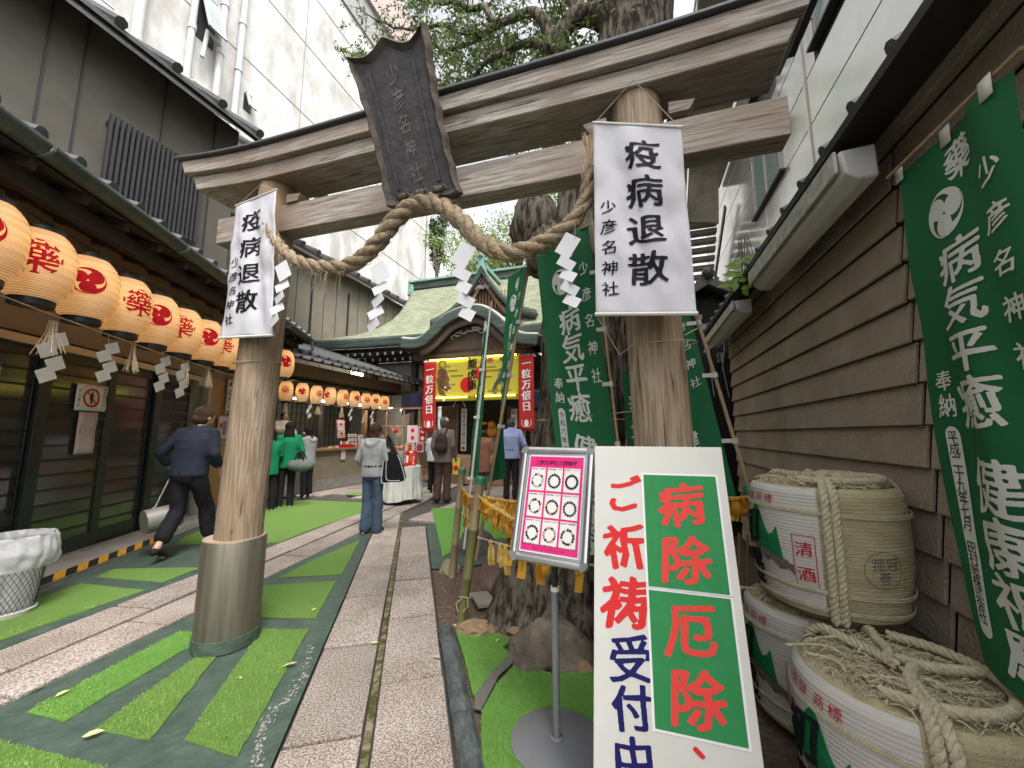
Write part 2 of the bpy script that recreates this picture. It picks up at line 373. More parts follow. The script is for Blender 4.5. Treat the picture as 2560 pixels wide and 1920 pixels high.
# tape-coloured base sheets under the turf
A0=-3.70;A1=-2.92;B0=-.549
M1=meet(TA,A1,TB,B0)
def onL(th,a,b): return toW(a,b,th)
MB().sheet([onL(TA,A1,-1.5),onL(TB,B0,-1.5),M1],-.006).build('turf_tape',tapem,th=0,kind='structure')
MB().sheet([onL(TL,-3.6,0),onL(TA,A0,-1.5),onL(TA,A0,7.2),onL(TL,-3.6,8.8)],-.006).build('turf_tape',tapem,th=0,kind='structure')
MB().sheet([onL(TB,.225,4.35),onL(TB,.36,4.3),onL(TB,2.3,4.6),onL(TB,3.2,8.5),onL(TB,.225,6.3)],-.006).build('turf_tape',tapem,th=0,kind='structure')
MB().sheet([onL(TB,.225,-1.5),onL(TB,6,-1.5),onL(TB,6,8.5),onL(TB,.225,4.33)],-.02).build('planting_bed',soilm,th=0,kind='structure')
R7=lambda x,y:(x/2.572,1275+y/2.572)
R8=lambda x,y:(850+x/2.572,1275+y/2.572)
Z=lambda x,y:(560+x*.2803,1150+y*.2803)
TURF=[ ('turf',[R7(*p) for p in((1150,782),(1250,785),(1245,870),(1180,900),(410,1360),(165,1300))]),
 ('turf',[R7(*p) for p in((1290,925),(1400,912),(1385,950),(965,1475),(605,1410))]),
 ('turf',[R7(*p) for p in((1605,880),(1690,765),(1985,770),(1530,1582),(1190,1478))]),
 ('turf',[R7(*p) for p in((-150,1450),(0,1488),(690,1660),(700,1900),(-400,1900))]),
 ('turf',[Z(*p) for p in((-60,1400),(820,1410),(1005,1075),(340,1120),(100,1260))]),
 ('turf',[Z(*p) for p in((500,1048),(1050,1020),(1210,715),(760,905))]),
 ('turf',[R7(*p) for p in((520,472),(930,515),(0,838),(-400,985),(-400,800))]),
 ('turf',[R7(*p) for p in((620,430),(730,378),(1300,368),(1040,465))]),
 ('turf',[R7(*p) for p in((1130,225),(1200,165),(1330,120),(1340,215))]),
 ('turf',[Z(*p) for p in((300,745),(500,735),(780,620),(1200,480),(1480,395),(1200,378),(800,360),(560,360),(250,480))]),
 ('turf',[Z(*p) for p in((1080,300),(1270,285),(1900,290),(1790,330),(1420,325),(1100,312))]),
 ('turf',[Z(*p) for p in((1850,430),(2190,430),(2600,480),(2600,700),(2190,700),(1950,870),(1930,760))]),
]
TT=[]
for k,(n,p) in enumerate(TURF):
    q=px(*p); TT.append(q)
    q2=[]
    for i_ in range(len(q)):
        (xa,ya),(xb,yb)=q[i_],q[(i_+1)%len(q)]; L_=math.hypot(xb-xa,yb-ya); nn=max(1,int(L_/.07))
        for j_ in range(nn): t_=j_/nn; e_=.005 if j_ else 0; q2.append((xa+(xb-xa)*t_+R.uniform(-e_,e_),ya+(yb-ya)*t_+R.uniform(-e_,e_)))
    o=MB().sheet(q2,.001,.006).build('turf_panel',turfm if k not in(0,11) else turfm2,th=0,kind='structure',smooth=False)
for p in ([(745,788),(890,822),(1000,792),(1105,832),(1045,890),(1135,955),(865,1200),(850,1180),(800,960)],
          [(1135,985),(1380,1060),(1640,1035),(1900,1100),(2600,1250),(2600,2100),(940,2100),(905,1400),(910,1300),(1010,1120)]):
    q=px(*[R8(*t) for t in p]); TT.append(q)
    MB().sheet(q,.006,.02).build('turf_panel',turfm2,th=0,kind='structure',smooth=False)
# tape-wrapped kerb roll along the path
kerbm=mat('wrapped_kerb',(.045,.055,.056),.32,vs=7,bump=1.,bs=18,col2=(.10,.118,.12))
kp=[PG(*R8(*p)) for p in((680,765),(735,1000),(770,1230),(815,1450),(870,1700),(950,2100))]
def kf(s,t):
    f=t*5; i=min(4,int(f)); f-=i; x=kp[i][0]*(1-f)+kp[i+1][0]*f; y=kp[i][1]*(1-f)+kp[i+1][1]*f
    w=.055; a=(s-.5)*2
    n=noise.noise(Vector((s*3,t*14,0)))*.014+noise.noise(Vector((s*9,t*50,3)))*.007-.018*abs(noise.noise(Vector((s*4+t*3,t*30,7))))
    return (x+a*w,y+.1*a*w,max(-.015,.03*(1-abs(a)**2.2)+n+(.0)))
MB().grid(kf,14,90).build('kerb_roll',kerbm,th=0,sharp=80,label='crumpled grey tape wrapped kerb roll at the path edge',cat='kerb')
tpm=mat('tape_grey',(.10,.10,.09),.6,vs=9,bump=.3,col2=(.15,.145,.13))
MB().sheet(px(*[R8(*p) for p in((1085,945),(1140,965),(1020,1080),(905,1305),(860,1290),(870,1205),(950,1080))]),.0125,.004).build('tape_strip',tpm,th=0,kind='structure')
m=MB()
for _ in range(260):
    t=R.random(); u=R7(1990,880); v=R7(1620,1640); uu=u[0]*(1-t)+v[0]*t+R.gauss(0,7)+18*math.sin(t*7); vv=u[1]*(1-t)+v[1]*t+R.gauss(0,6); x,y=PG(uu,vv); s_=R.uniform(.0015,.008)*(.4+R.random()); a=R.uniform(0,6)
    m.add([(x+s_*math.cos(a+k*1.5)*R.uniform(.5,1.2),y+s_*1.6*math.sin(a+k*1.5)*R.uniform(.5,1.2),-.0035) for k in range(4)],[(0,1,2,3)])
m.build('worn_flecks',mat('fleck',(.38,.36,.33),.8),th=0,kind='stuff',smooth=False,label='pale worn flecks on the dark green tape beside the stone path',cat='wear')
# grass blades on the near turf
def inpoly(x,y,P):
    c=False; j=len(P)-1
    for i in range(len(P)):
        if (P[i][1]>y)!=(P[j][1]>y) and x<(P[j][0]-P[i][0])*(y-P[i][1])/(P[j][1]-P[i][1])+P[i][0]: c=not c
        j=i
    return c
mb=MB()
for q in TT:
    xs=[p[0] for p in q]; ys=[p[1] for p in q]; x0,x1=max(min(xs),-3.6),min(max(xs),1.6); y0,y1=max(min(ys),1.1),min(max(ys),3.4)
    if x1<=x0 or y1<=y0: continue
    N=int((x1-x0)*(y1-y0)*26000)
    for _ in range(min(N,70000)):
        x=R.uniform(x0,x1); y=R.uniform(y0,y1)
        if R.random()<(y-1.4)/2.6 or not inpoly(x,y,q): continue
        a=R.uniform(0,6.28); w=.0016; h=R.uniform(.006,.015); l=h*.8
        dx,dy=math.cos(a),math.sin(a); tx=R.uniform(-l,l); ty=R.uniform(-l,l)
        mb.v+=[(x-dx*w,y-dy*w,.005),(x+dx*w,y+dy*w,.005),(x+tx,y+ty,.005+h)]; n=len(mb.v); mb.f.append((n-3,n-2,n-1))
mb.build('grass_blades',mat('turf_blade',(.15,.29,.05),.8,vs=3,col2=(.27,.42,.10),spec=.2),th=0,kind='stuff',smooth=False,label='short artificial grass fibres standing on the turf panels',cat='grass')
# fallen leaves
leafm=mat('fallen_leaf',(.38,.40,.16),.6,vs=20,col2=(.55,.52,.28)); leafd=mat('fallen_leaf_brown',(.10,.06,.03),.7)
LEAFL=['yellow leaf on the stone slab edge at the lower left','green tinged leaf lying on the left end of the first turf strip','curled pale leaf on the dark tape below the turf strips','long curled leaf on the edge of the right turf strip','small leaf on the turf square right of the pillar','pale leaf on the moss joint beside a slab corner','yellowish leaf on the slab nearest the tape wrapped kerb','dark green leaf on a slab joint of the front path','tiny leaf on the stone path near the soil bed','tiny dark leaf on the triangular turf piece','pale leaf at the tip of the front turf by the ochre rock','small leaf on the front turf near the largest rock','small pale leaf on the right turf strip middle','tiny leaf on the stone path behind the left pillar']
for i,(u,v,s) in enumerate(((88,1728,.035),(155,1740,.03),(232,1843,.04),(1588*0+724,1668,.045),(785,1528,.025),(936,1612,.03),(1090,1648,.03),(1032,1535,.02),(1062,1560,.02),(860,1396,.02),(1138,1570,.035),(1245,1605,.025),(600,1700,.02),(300,1560,.02))):
    x,y=PG(u,v); a=R.uniform(0,6.28); c,sn=math.cos(a),math.sin(a); m=MB()
    pr=[(-1,0,.05),(-.4,.38,.25),(.3,.34,.3),(1,0,.1),(.3,-.34,.15),(-.4,-.38,.1)]
    m.add([(x+s*(p*c-q*sn),y+s*(p*sn+q*c),.012+s*h) for p,q,h in pr]+[(x,y,.013)],[(k,(k+1)%6,6) for k in range(6)])
    m.build('fallen_leaf',leafm if i%4 else leafm,th=0,label=LEAFL[i],cat='leaf',group='fallen leaves on the ground')
# =================== TORII ===================
wp=wood('pillar_wood',(.19,.145,.10),(.38,.31,.23),axis='z',s=4.5,stain=(.25,.165,.10))
wbm=wood('beam_wood',(.22,.195,.17),(.42,.38,.33),axis='x',s=5,stain=(.24,.18,.135))
capm=mat('roof_cap',(.06,.062,.066),.5,vs=8,bump=.2)
steel=mat('brushed_steel',(.13,.118,.088),.5,.7,vs=3,stretch=(6,6,.3),col2=(.25,.23,.18),bump=.1,bs=60)
tor=root('torii_gate',-1.3,2.1,0,'weathered wooden shrine gate with two round pillars and carved name board','torii')
def pillar(a0,a1,b,r0,r1,h,sl):
    pr=[]
    mb=MB(); n=40
    def f(s,t):
        z=.02+t*(h-.02); k=t; a=2*math.pi*s; r=r0+(r1-r0)*t; return (a0+(a1-a0)*z/3.3+r*math.cos(a),b+r*math.sin(a),z)
    mb.grid(f,n,24)
    p=mb.build('pillar',wp,tor)
    m2=MB(); rs=.19
    MB().lathe([(rs-.006,0),(rs-.006,.008),(.10,.009)],(a0,b,sl+.003),48,cap=False).build('sleeve_rim',mat('rim_wood',(.36,.27,.20),.7),tor)
    m2.lathe([(rs,0),(rs,sl),(rs-.004,sl+.006),(r0-.03,sl+.007)],(a0,b,0),48,cap=False).build('metal_sleeve',steel,tor)
    m3=MB(); m3.lathe([(rs+.004,0),(rs+.006,.05),(rs+.005,.078),(rs+.001,.08)],(a0,b,.003),48,cap=False,fn=lambda a,z:1+.012*math.sin(7*a+z*80)).build('green_tape_band',tapem,tor)
pillar(-2.71,-2.57,2.1,.147,.132,3.32,.68)
pillar(.17,.07,2.1,.147,.132,3.28,.68)
def beam(a0,a1,b0,b1,z0,z1,rise,name,m,cut0=0,cut1=0,n=40,bulge=0):
    L=(a1-a0)/2; c=(a0+a1)/2; mb=MB()
    def rz(a): s=abs((a-c)/L); return rise*(1 if a<c else .55)*max(0,(s-.5)/.5)**2-.011*(a+2.4)
    sec=[]
    for i in range(n+1):
        t=i/n
        def x(zf): return a0+cut0*(1-zf)+(a1-cut1*(1-zf)-a0-cut0*(1-zf))*t
        sec.append([(x(0),b0,z0+rz(x(0))),(x(0),b1,z0+rz(x(0))),(x(1),b1,z1+rz(x(1))),(x(1),b0,z1+rz(x(1)))])
    vs=[p for s in sec for p in s]; fs=[]
    for i in range(n):
        for k in range(4): fs.append((4*i+k,4*i+(k+1)%4,4*i+4+(k+1)%4,4*i+4+k))
    fs+=[(3,2,1,0),(4*n,4*n+1,4*n+2,4*n+3)]
    mb.add(vs,fs); return mb.build(name,m,tor,bev=.006)
beam(-3.33,.83,1.95,2.25,3.275,3.39,.06,'lower_lintel',wbm,cut0=.06,cut1=.06)
beam(-3.42,.90,1.91,2.29,3.394,3.505,.075,'top_lintel',wbm,cut0=.05,cut1=.05)
beam(-3.46,.94,1.88,2.32,3.509,3.532,.08,'roof_cap',capm)
beam(-3.12,.78,2.035,2.165,2.885,3.095,0,'tie_beam',wbm)
# wedges
for a,s in ((-2.40,1),(-2.75-.05,-1),(.235,1),(-.09,-1)):
    MB().extr([(a,2.02,3.098),(a+.10*s,2.02,3.098),(a+.13*s,2.02,3.15),(a,2.02,3.165)],(0,.16,0)).build('wedge',wbm,tor)
def curve0(p): return p
# name board leaning forward
pm=mat('weathered_board',(.040,.038,.040),.7,vs=12,bump=.6,bs=30,col2=(.085,.08,.082)); pe=mat('board_edge',(.045,.04,.038),.8,vs=9,bump=.9,bs=24,col2=(.13,.105,.08)); pg=mat('board_letter',(.15,.15,.14),.6,bump=.3)
gb=root('name_board',-1.2,1.92,2.8,'dark carved wooden name board leaning out from the torii centre','sign')
top=Vector((-1.25,1.61,3.565)); bot=Vector((-1.165,1.90,2.80)); up=(top-bot); U=up.normalized(); Sx=Vector((1,0,0)); Nn=Sx.cross(U).normalized()  # toward camera
if Nn.y>0: Nn=-Nn
def gf(x,y,d=0): p=bot+U*(y*up.length)+Sx*x*(1+.05*y)+Nn*d; return tuple(p)
def edge(n,amp):
    P=[]
    for i in range(n): t=i/n; P.append((-.25+.022*math.sin(math.pi*t)+amp*abs(math.sin(t*16+1)),t))   # left going up
    for i in range(n): t=i/n; P.append((-.262+.52*t,1.02-.045*abs(math.sin(t*6.28))+.035*math.exp(-((t-.5)/.16)**2)+.05*max(0,t-.8)/.2))
    for i in range(n): t=1-i/n; P.append((.25-.022*math.sin(math.pi*t)-amp*abs(math.sin(t*17)),t))
    for i in range(n): t=1-i/n; P.append((-.25+.5*t,0-.02*abs(math.sin(t*12.5))))
    return P
P=edge(34,.011)
o=MB(); n=len(P)
inn=[(x*.84,.5+(y-.5)*.91) for x,y in P]
o.add([gf(x,y,-.03) for x,y in P]+[gf(x,y,.03) for x,y in P]+[gf(x*.95,.5+(y-.5)*.975,.040) for x,y in P]+[gf(x,y,.012) for x,y in inn],
   [(k+r*n,(k+1)%n+r*n,(k+1)%n+(r+1)*n,k+(r+1)*n) for r in range(3) for k in range(n)]+[tuple(range(n-1,-1,-1))])
o.build('carved_frame',pe,gb,sharp=50)
MB().add([gf(x,y,.0125) for x,y in inn],[tuple(range(n))]).build('board',pm,gb)
mb=MB()
for x in (-.135,.135):
    mb.extr([gf(x-.008,.10,.0125),gf(x+.008,.10,.0125),gf(x+.008,.88,.0125),gf(x-.008,.88,.0125)],Nn*.012)
mb.build('raised_moulding',pm,gb)
mb=MB(); H_=up.length
vtext(mb,'少彦名神社',lambda x,y:gf(x,y/H_,.0165),0,.91*H_,.112,pitch=.132,off=.0,brush=1.8,sx=.75); mb.build('lettering',pg,gb)
mb=MB()
for k,(x,s) in enumerate(((-.12,.065),(.0,.075),(.12,.065))):
    mb.ball(gf(x,.045,.030),(s*.62,.016,.020),12,6)
    for j in range(3): mb.tube(curve0([gf(x-.04+.03*j,.03,.035),gf(x-.02+.03*j,.06,.040),gf(x+.03*j,.035,.036)]),.006,5)
mb.build('cloud_carving',pe,gb)
# straw rope
ropem=mat('straw_rope',(.18,.135,.085),.9,vs=26,stretch=(1,1,1),bump=1.,bs=120,col2=(.44,.35,.24),spec=.15)
def curve(pts,n):
    P=[Vector(p) for p in pts]; out=[]
    m=len(P)-1
    for i in range(n+1):
        f=i/n*m; k=min(int(f),m-1); t=f-k
        p0=P[max(k-1,0)];p1=P[k];p2=P[k+1];p3=P[min(k+2,m)]
        out.append(.5*((2*p1)+(-p0+p2)*t+(2*p0-5*p1+4*p2-p3)*t*t+(-p0+3*p1-3*p2+p3)*t**3))
    return out
def rope_pt(u,v,b=1.9): a,z=PB(u,v,b); return (a,b,z)
rp=[rope_pt(668,560,1.93),rope_pt(695,610,1.92),rope_pt(745,652),rope_pt(810,668),rope_pt(880,660),rope_pt(940,612),rope_pt(990,548),rope_pt(1048,506),rope_pt(1105,516),rope_pt(1160,560),rope_pt(1210,610),rope_pt(1275,632),rope_pt(1350,610),rope_pt(1420,565),rope_pt(1462,505),rope_pt(1474,440,1.88),rope_pt(1476,415,1.88)]
rc=curve(rp,260); rr=root('straw_rope',rp[3][0],1.9,rp[3][2]-.1,'thick twisted straw rope looping between the torii pillars','rope')
def strand(path,k,ns,R0,rs,turn,n=10,taper=None,ph0=0):
    m=len(path); pts=[];rad=[]
    T=[(path[min(i+1,m-1)]-path[max(i-1,0)]).normalized() for i in range(m)]; L=0
    u=T[0].cross(Vector((0,1,0))).normalized()
    for i in range(m):
        u=(u-T[i]*u.dot(T[i])).normalized(); w=T[i].cross(u)
        if i: L+=(path[i]-path[i-1]).length
        a=ph0+2*math.pi*k/ns+L*turn; tf=taper(i/(m-1)) if taper else 1
        pts.append(path[i]+(u*math.cos(a)+w*math.sin(a))*R0*tf); rad.append(rs*tf)
    return pts,rad
tp=lambda t:(.62+.38*math.sin(math.pi*min(1,t*1.05)))*(1 if t<.93 else 1-(t-.93)*6)
for k in range(3):
    pts,rad=strand(rc,k,3,.025,.0305,21.,taper=tp)
    rad=[r*(1+.05*math.sin(i*1.9+k)) for i,r in enumerate(rad)]
    MB().tube(pts,rad,12).build('strand',ropem,rr)
mb=MB(); fibm=mat('straw_fibre',(.40,.28,.15),.9,col2=(.55,.42,.26))
for i in range(900):  # loose fibres on the rope skin
    j=R.randrange(2,len(rc)-3); t=tp(j/len(rc)); a=R.uniform(0,6.28); p=rc[j]; T_=(rc[j+1]-rc[j-1]).normalized(); u=T_.cross(Vector((0,1,0))).normalized(); w=T_.cross(u)
    d=(u*math.cos(a)+w*math.sin(a)); q=p+d*.052*t; e=q+T_*R.uniform(.02,.06)+d*R.uniform(.0,.014)+Vector((0,0,-R.uniform(0,.012)))
    mb.tube([q-d*.01,(q+e)/2+d*.004,e],.0009,3,cap=False)
for i in range(26):
    j=R.randrange(8,70); p=rc[j]; L=R.uniform(.06,.22); x=R.uniform(-.03,.03)
    mb.tube([p,p+Vector((x,-.04,-.06)),p+Vector((x*2,-.045,-L))],.0009,3,cap=False)
for i in range(46):
    p=rc[-1]; x=R.uniform(-.03,.03); mb.tube([p,p+Vector((x*.6,R.uniform(-.02,.02),.09)),p+Vector((x*1.4,R.uniform(-.03,.03),R.uniform(.14,.2)))],.003,4,cap=False)
for i in range(50):
    p=rc[0]; x=R.uniform(-.05,.05); mb.tube([p,p+Vector((x*.6-.02,-.01,.07)),p+Vector((x*1.4-.03,R.uniform(-.03,.03),R.uniform(.1,.22)))],.0016,4,cap=False)
mb.build('loose_straw',fibm,rr)
# paper streamers
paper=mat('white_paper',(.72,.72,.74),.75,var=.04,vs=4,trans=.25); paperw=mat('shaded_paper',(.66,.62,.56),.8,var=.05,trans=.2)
cord=mat('cord',(.42,.36,.27),.9,vs=60,bump=.6,bs=200)
def shide(x,b,ztop,h,w,lean,th,lab,m,group,flip=1):
    r=root('paper_streamer',x,b,ztop-h,lab,'paper streamer',group,th=th)
    a=math.radians(lean); ax=Vector((math.cos(a),0,math.sin(a))); ay=Vector((-math.sin(a),0,math.cos(a))); w=h*.235; hh=w*.62
    def pan(c,W,Hh,tw,name='paper_fold'):
        q=[c+ax*i*W/2+ay*j*Hh/2+Vector((0,tw*i*.012+.003*j,0)) for i,j in((-1,-1),(1,-1),(1,1),(-1,1))]
        MB().extr(q,(0,.0012,0)).build(name,m,r)
    p0=Vector((x,b,ztop)); cur=p0-ay*hh*1.1+ax*flip*w*.12; pan(cur,w,hh*2.2,.4); cur=cur-ay*hh*1.1
    for k in range(4):
        cur=cur-ax*(flip*w*.5)-ay*hh*.5; pan(cur+Vector((0,-.0016*(k%2),0)),w,hh,(-1)**k*.8); cur=cur-ay*hh*.5
    MB().tube([(x,b,ztop-.02),(x,b,ztop+.07)],.0012,4).build('thread',cord,r)
for i,(u,v,vb) in enumerate(((697,660,808),(936,662,822),(1176,612,795),(1438,590,762))):
    a,z=PB(u,v,1.86); a2,z2=PB(u,vb,1.86)
    lab=['white zigzag paper streamer hanging at the left end of the straw rope','white zigzag paper streamer hanging below the first dip of the straw rope','white zigzag paper streamer hanging between rope centre and green banner','white zigzag paper streamer hanging in front of the widest green banner'][i]
    fl=[1,1,-1,-1][i]; le=[28,30,-30,-32][i]
    shide(a,1.86,z,(z-z2),[.075,.10,.11,.11][i],le,TH,lab,paper,'paper streamers on the gate rope',fl)
# hanging cloth signs
cloth=mat('white_cloth',(.60,.59,.63),.8,var=.04,vs=3,bump=.15,bs=300,trans=.12); blackink=mat('black_ink',(.012,.011,.014),.6,spec=.12,var=0)
woodrod=mat('pale_rod',(.55,.45,.3),.6)
def hang(corner,b,name,label,txt_main,txt_sub,sub_s,main_s,main_x,sub_x,sub_top,main_top,pitch,sp,seed,loopz):
    (aTL,zTL),(aTR,zTR),(aBL,zBL),(aBR,zBR)=corner
    c=root('cloth_sign',(aTL+aTR)/2,b,zBL,label,'banner')
    def f(x,y,d=0):  # x,y in 0..1
        a=(aTL*(1-x)+aTR*x)*y+(aBL*(1-x)+aBR*x)*(1-y); z=(zTL*(1-x)+zTR*x)*y+(zBL*(1-x)+zBR*x)*(1-y)
        k=math.sin(math.pi*y)**.6
        dd=(.012*math.sin(x*9+seed+y*2)+.008*math.sin(x*17+y*6+seed)+.020*noise.noise(Vector((x*3,y*5,seed)))+.007*noise.noise(Vector((x*9+y*4,y*13,seed))))*k
        return (a,b-d-dd,z)
    W=math.hypot(aTR-aTL,0); Hh=zTL-zBL
    MB().grid(lambda s,t:f(s,t),28,44).build('cloth',cloth,c,solid=.0015,sharp=80)
    MB().tube([f(-.01,1,.002),f(1.01,1,.002)],.006,8).build('top_rod',mat('rod_white',(.6,.58,.55),.6),c)
    MB().tube([f(-.01,0,.002),f(.5,0,.002),f(1.01,0,.002)],.0095,8).build('bottom_rod',mat('rod_white',(.6,.58,.55),.6),c)
    mb=MB(); g=lambda x,y:f(x/W,y/Hh,.0045)
    vtext(mb,txt_main,g,main_x*W,main_top*Hh,main_s*W,pitch=pitch*Hh,off=.022,brush=1.3,sub=.22)
    vtext(mb,txt_sub,g,sub_x*W,sub_top*Hh,sub_s*W,pitch=sp*Hh,off=.018,brush=1.3,sub=.3)
    mb.build('lettering',blackink,c)
    t=f(.5,1); L=f(.02,1); Rr=f(.98,1)
    MB().tube([L,((L[0]+Rr[0])/2+.0,b+.02,zTL+loopz),Rr],.0022,5).build('hanging_string',cord,c)
    return c,f
b1=1.80
cr=[PB(u,v,b1) for u,v in((1483,307),(1703,318),(1490,786),(1742,784))]
rb_,rf=hang(cr,b1,'r','white cloth sign with black brush writing hung on the right torii pillar','疫病退散','少彦名神社',.19,.42,.56,.16,.60,.93,.20,.105,1.3,.20)
cr=[PB(u,v,1.9) for u,v in((590,515),(692,474),(549,845),(683,838))]
lb_,lf=hang(cr,1.9,'l','white cloth sign with black brush writing hung on the left torii pillar','疫病退散','少彦名神社',.19,.40,.46,.16,.60,.93,.195,.105,4.1,.14)
for (a,b,z) in ((.16,2.1,1.86),(-2.64,2.1,1.92)):
    mb=MB(); mb.tube([(a+.152*math.cos(t*.3),b+.152*math.sin(t*.3),z+.015*math.sin(t*.3)) for t in range(22)],.003,6); mb.build('tied_string',cord,tor)
a,z=PB(1742,784,1.8); MB().tube([(a,1.8,z),(.30,1.97,1.90),(.24,1.97,1.87)],.0022,5).build('tied_string',cord,tor)
a,z=PB(1490,786,1.8); MB().tube([(a,1.8,z),(-.06,1.9,1.78),(.02,2.0,1.86)],.0022,5).build('tied_string',cord,tor)
# =================== LEFT WING (dark sliding doors, lantern eave) ===================
aL=-3.93
beige=mat('beige_render',(.22,.175,.12),.85,vs=3,bump=.2,bs=90,var=.12); dbrown=mat('dark_brown_wood',(.045,.032,.024),.7,vs=5,stretch=(1,1,1),bump=.3,bs=60)
orange=mat('orange_plaster',(.40,.21,.085),.8,vs=2,var=.1,bump=.15,bs=100)
frame_g=mat('door_frame_dark',(.012,.018,.015),.35,var=.2); slatm=mat('door_slat',(.008,.009,.008),.4,var=.1)
glassm=mat('dark_glass',(.05,.046,.04),.12,spec=.8,var=.3,vs=1.5); alu=mat('aluminium',(.42,.42,.42),.35,.8,var=.08,bump=.1,bs=90)
tile=mat('roof_tile',(.045,.047,.05),.45,vs=9,var=.35,bump=.35,bs=50,col2=(.085,.088,.09)); gutt=mat('copper_gutter',(.05,.066,.058),.5,.3,vs=6,col2=(.10,.125,.11),bump=.2)
conc=mat('plinth_concrete',(.22,.205,.18),.85,vs=6,var=.2,bump=.4,bs=70)
reflm=mat('painted_reflection',(.30,.34,.29),.8,var=.1)
wing=root('side_building',aL,5.,0,'low shrine office wing with dark slatted sliding doors and tiled eave','building',th=TL)
MB().box(-7.5,aL-.12,-1.5,9.0,0,3.9).build('wall',beige,wing)
MB().box(aL-.12,aL-.02,-1.5,9.0,2.37,3.6).build('upper_wall',beige,wing)
MB().box(aL-.14,aL+.03,-1.5,7.15,2.26,2.34).build('door_head',alu,wing,bev=.004)
MB().box(aL-.2,aL-.02,-1.5,8.9,-.03,.085).add([], []).build('sill_base',conc,wing)
m=MB(); pr=[(-.02,.085),(-.02,.115),(.03,.115),(.035,.10),(.30,.085),(.33,.075),(.36,.02),(.36,-.03),(-.02,-.03)]
m.extr([(aL+x,-1.5,z) for x,z in pr],(0,8.9,0)).build('sill',conc,wing,sharp=20)
for x,z in ((.005,.116),(.02,.116)): MB().box(aL+x-.004,aL+x+.004,-1.5,7.3,z,z+.012).build('rail',alu,wing)
MB().box(aL+.37,aL+.385,-1.5,7.5,-.02,.018).build('floor_rail',alu,wing); MB().box(aL+.45,aL+.462,-1.5,7.5,-.02,.012).build('floor_rail',alu,wing)
yel=mat('hazard_yellow',(.55,.27,.02),.5,var=.2,vs=30); blk=mat('hazard_black',(.012,.012,.012),.5)
my=MB(); mk=MB(); b=1.5; k=0
while b<6.05:
    q=lambda bb,t:(aL+.331+.030*t,bb-.05*t,.0765-.056*t)
    (my if k%2 else mk).add([q(b,0),q(b+.125,0),q(b+.125,1),q(b,1)],[(0,1,2,3)]); b+=.125; k+=1
my.build('hazard_tape',yel,wing,smooth=False); mk.build('hazard_tape',blk,wing,smooth=False)
def door(b0,b1,off,st=(.09,.09),pane_reflection=None):
    d=[]; x=aL-.06+off
    m=MB(); z0,z1=.12,2.26
    m.box(x-.02,x+.02,b0,b0+st[0],z0,z1); m.box(x-.02,x+.02,b1-st[1],b1,z0,z1); m.box(x-.019,x+.019,b0+st[0],b1-st[1],z0,z0+.16); m.box(x-.019,x+.019,b0+st[0],b1-st[1],z1-.10,z1)
    dr=m.build('sliding_door',frame_g,wing,bev=.004)
    MB().box(x-.006,x,b0+st[0],b1-st[1],z0+.16,z1-.1).build('pane',glassm,dr)
    z=z0+.26; sl=None
    while z<z1-.12:
        if sl is None:
            sl=MB().box(x+.001,x+.017,b0+st[0],b1-st[1],z-.010,z+.010).build('slat',slatm,dr); z_=z
        else:
            e=sl.copy(); C.objects.link(e); e.parent=dr; e.location=(0,0,z-z_)
        z+=.150
    if pane_reflection: MB().box(x-.005+.006,x+.0012,b0+st[0]+.05,b1-st[1]-.28,.95,2.05).build('pane_reflection',reflm,dr)  # pale sheet over the glass, a bright reflection painted as flat colour
    return dr
door(3.35,4.70,0,(.09,.12),pane_reflection=1); door(4.60,5.50,.045,(.12,.09)); door(5.42,6.28,0,(.16,.12)); door(6.2,7.02,.045,(.12,.09)); door(2.0,3.4,.045)
MB().box(aL-.12,aL-.07,7.02,7.36,.1,2.4).build('jamb_panel',mat('grey_panel',(.17,.16,.145),.7),wing)
MB().box(aL-.12,aL+.04,7.36,7.44,.1,2.42).build('jamb',mat('pale_jamb',(.36,.33,.28),.6),wing,bev=.004)
MB().box(aL-.12,aL-.02,7.44,9.0,.1,2.37).build('side_wall',orange,wing)
# eave: soffit boards, beam, gutter, tiles
ga=aL+1.0
MB().add([(aL-.1,-1.5,3.64),(ga-.02,-1.5,3.40),(ga-.02,9.2,3.40),(aL-.1,9.2,3.64),(aL-.1,-1.5,3.69),(ga-.02,-1.5,3.45),(ga-.02,9.2,3.45),(aL-.1,9.2,3.69)],[(0,1,2,3),(7,6,5,4),(0,4,5,1),(2,6,7,3)]).build('soffit',dbrown,wing)
raf=None
for k in range(24):
    bb=-1.2+k*.44
    m=MB().beam((aL-.05,bb,3.60),(ga-.06,bb,3.365),.06,.07)
    m.build('rafter',dbrown,wing)
MB().box(aL+.70,aL+.80,-1.5,9.1,3.24,3.38).build('eave_beam',dbrown,wing,bev=.006)
gp=[(ga+.10*math.cos(t),3.50+.085*math.sin(t)) for t in [math.pi+i*math.pi/10 for i in range(11)]]
m=MB(); 
for k in range(7):
    b0=-1.5+k*1.55
    m2=MB().extr([(x,b0+.01,z) for x,z in gp]+[(x*1.0-.0,b0+.01,z+.006) for x,z in [(ga+.094*math.cos(t),3.503+.079*math.sin(t)) for t in [2*math.pi-i*math.pi/10 for i in range(11)]]],(0,1.53,0)); m2.build('gutter',gutt,wing,sharp=50)
    MB().tube([(ga+.104*math.cos(t),b0+.01,3.50+.09*math.sin(t)) for t in [math.pi+i*math.pi/10 for i in range(11)]],.010,5).build('gutter_bracket',gutt,wing)
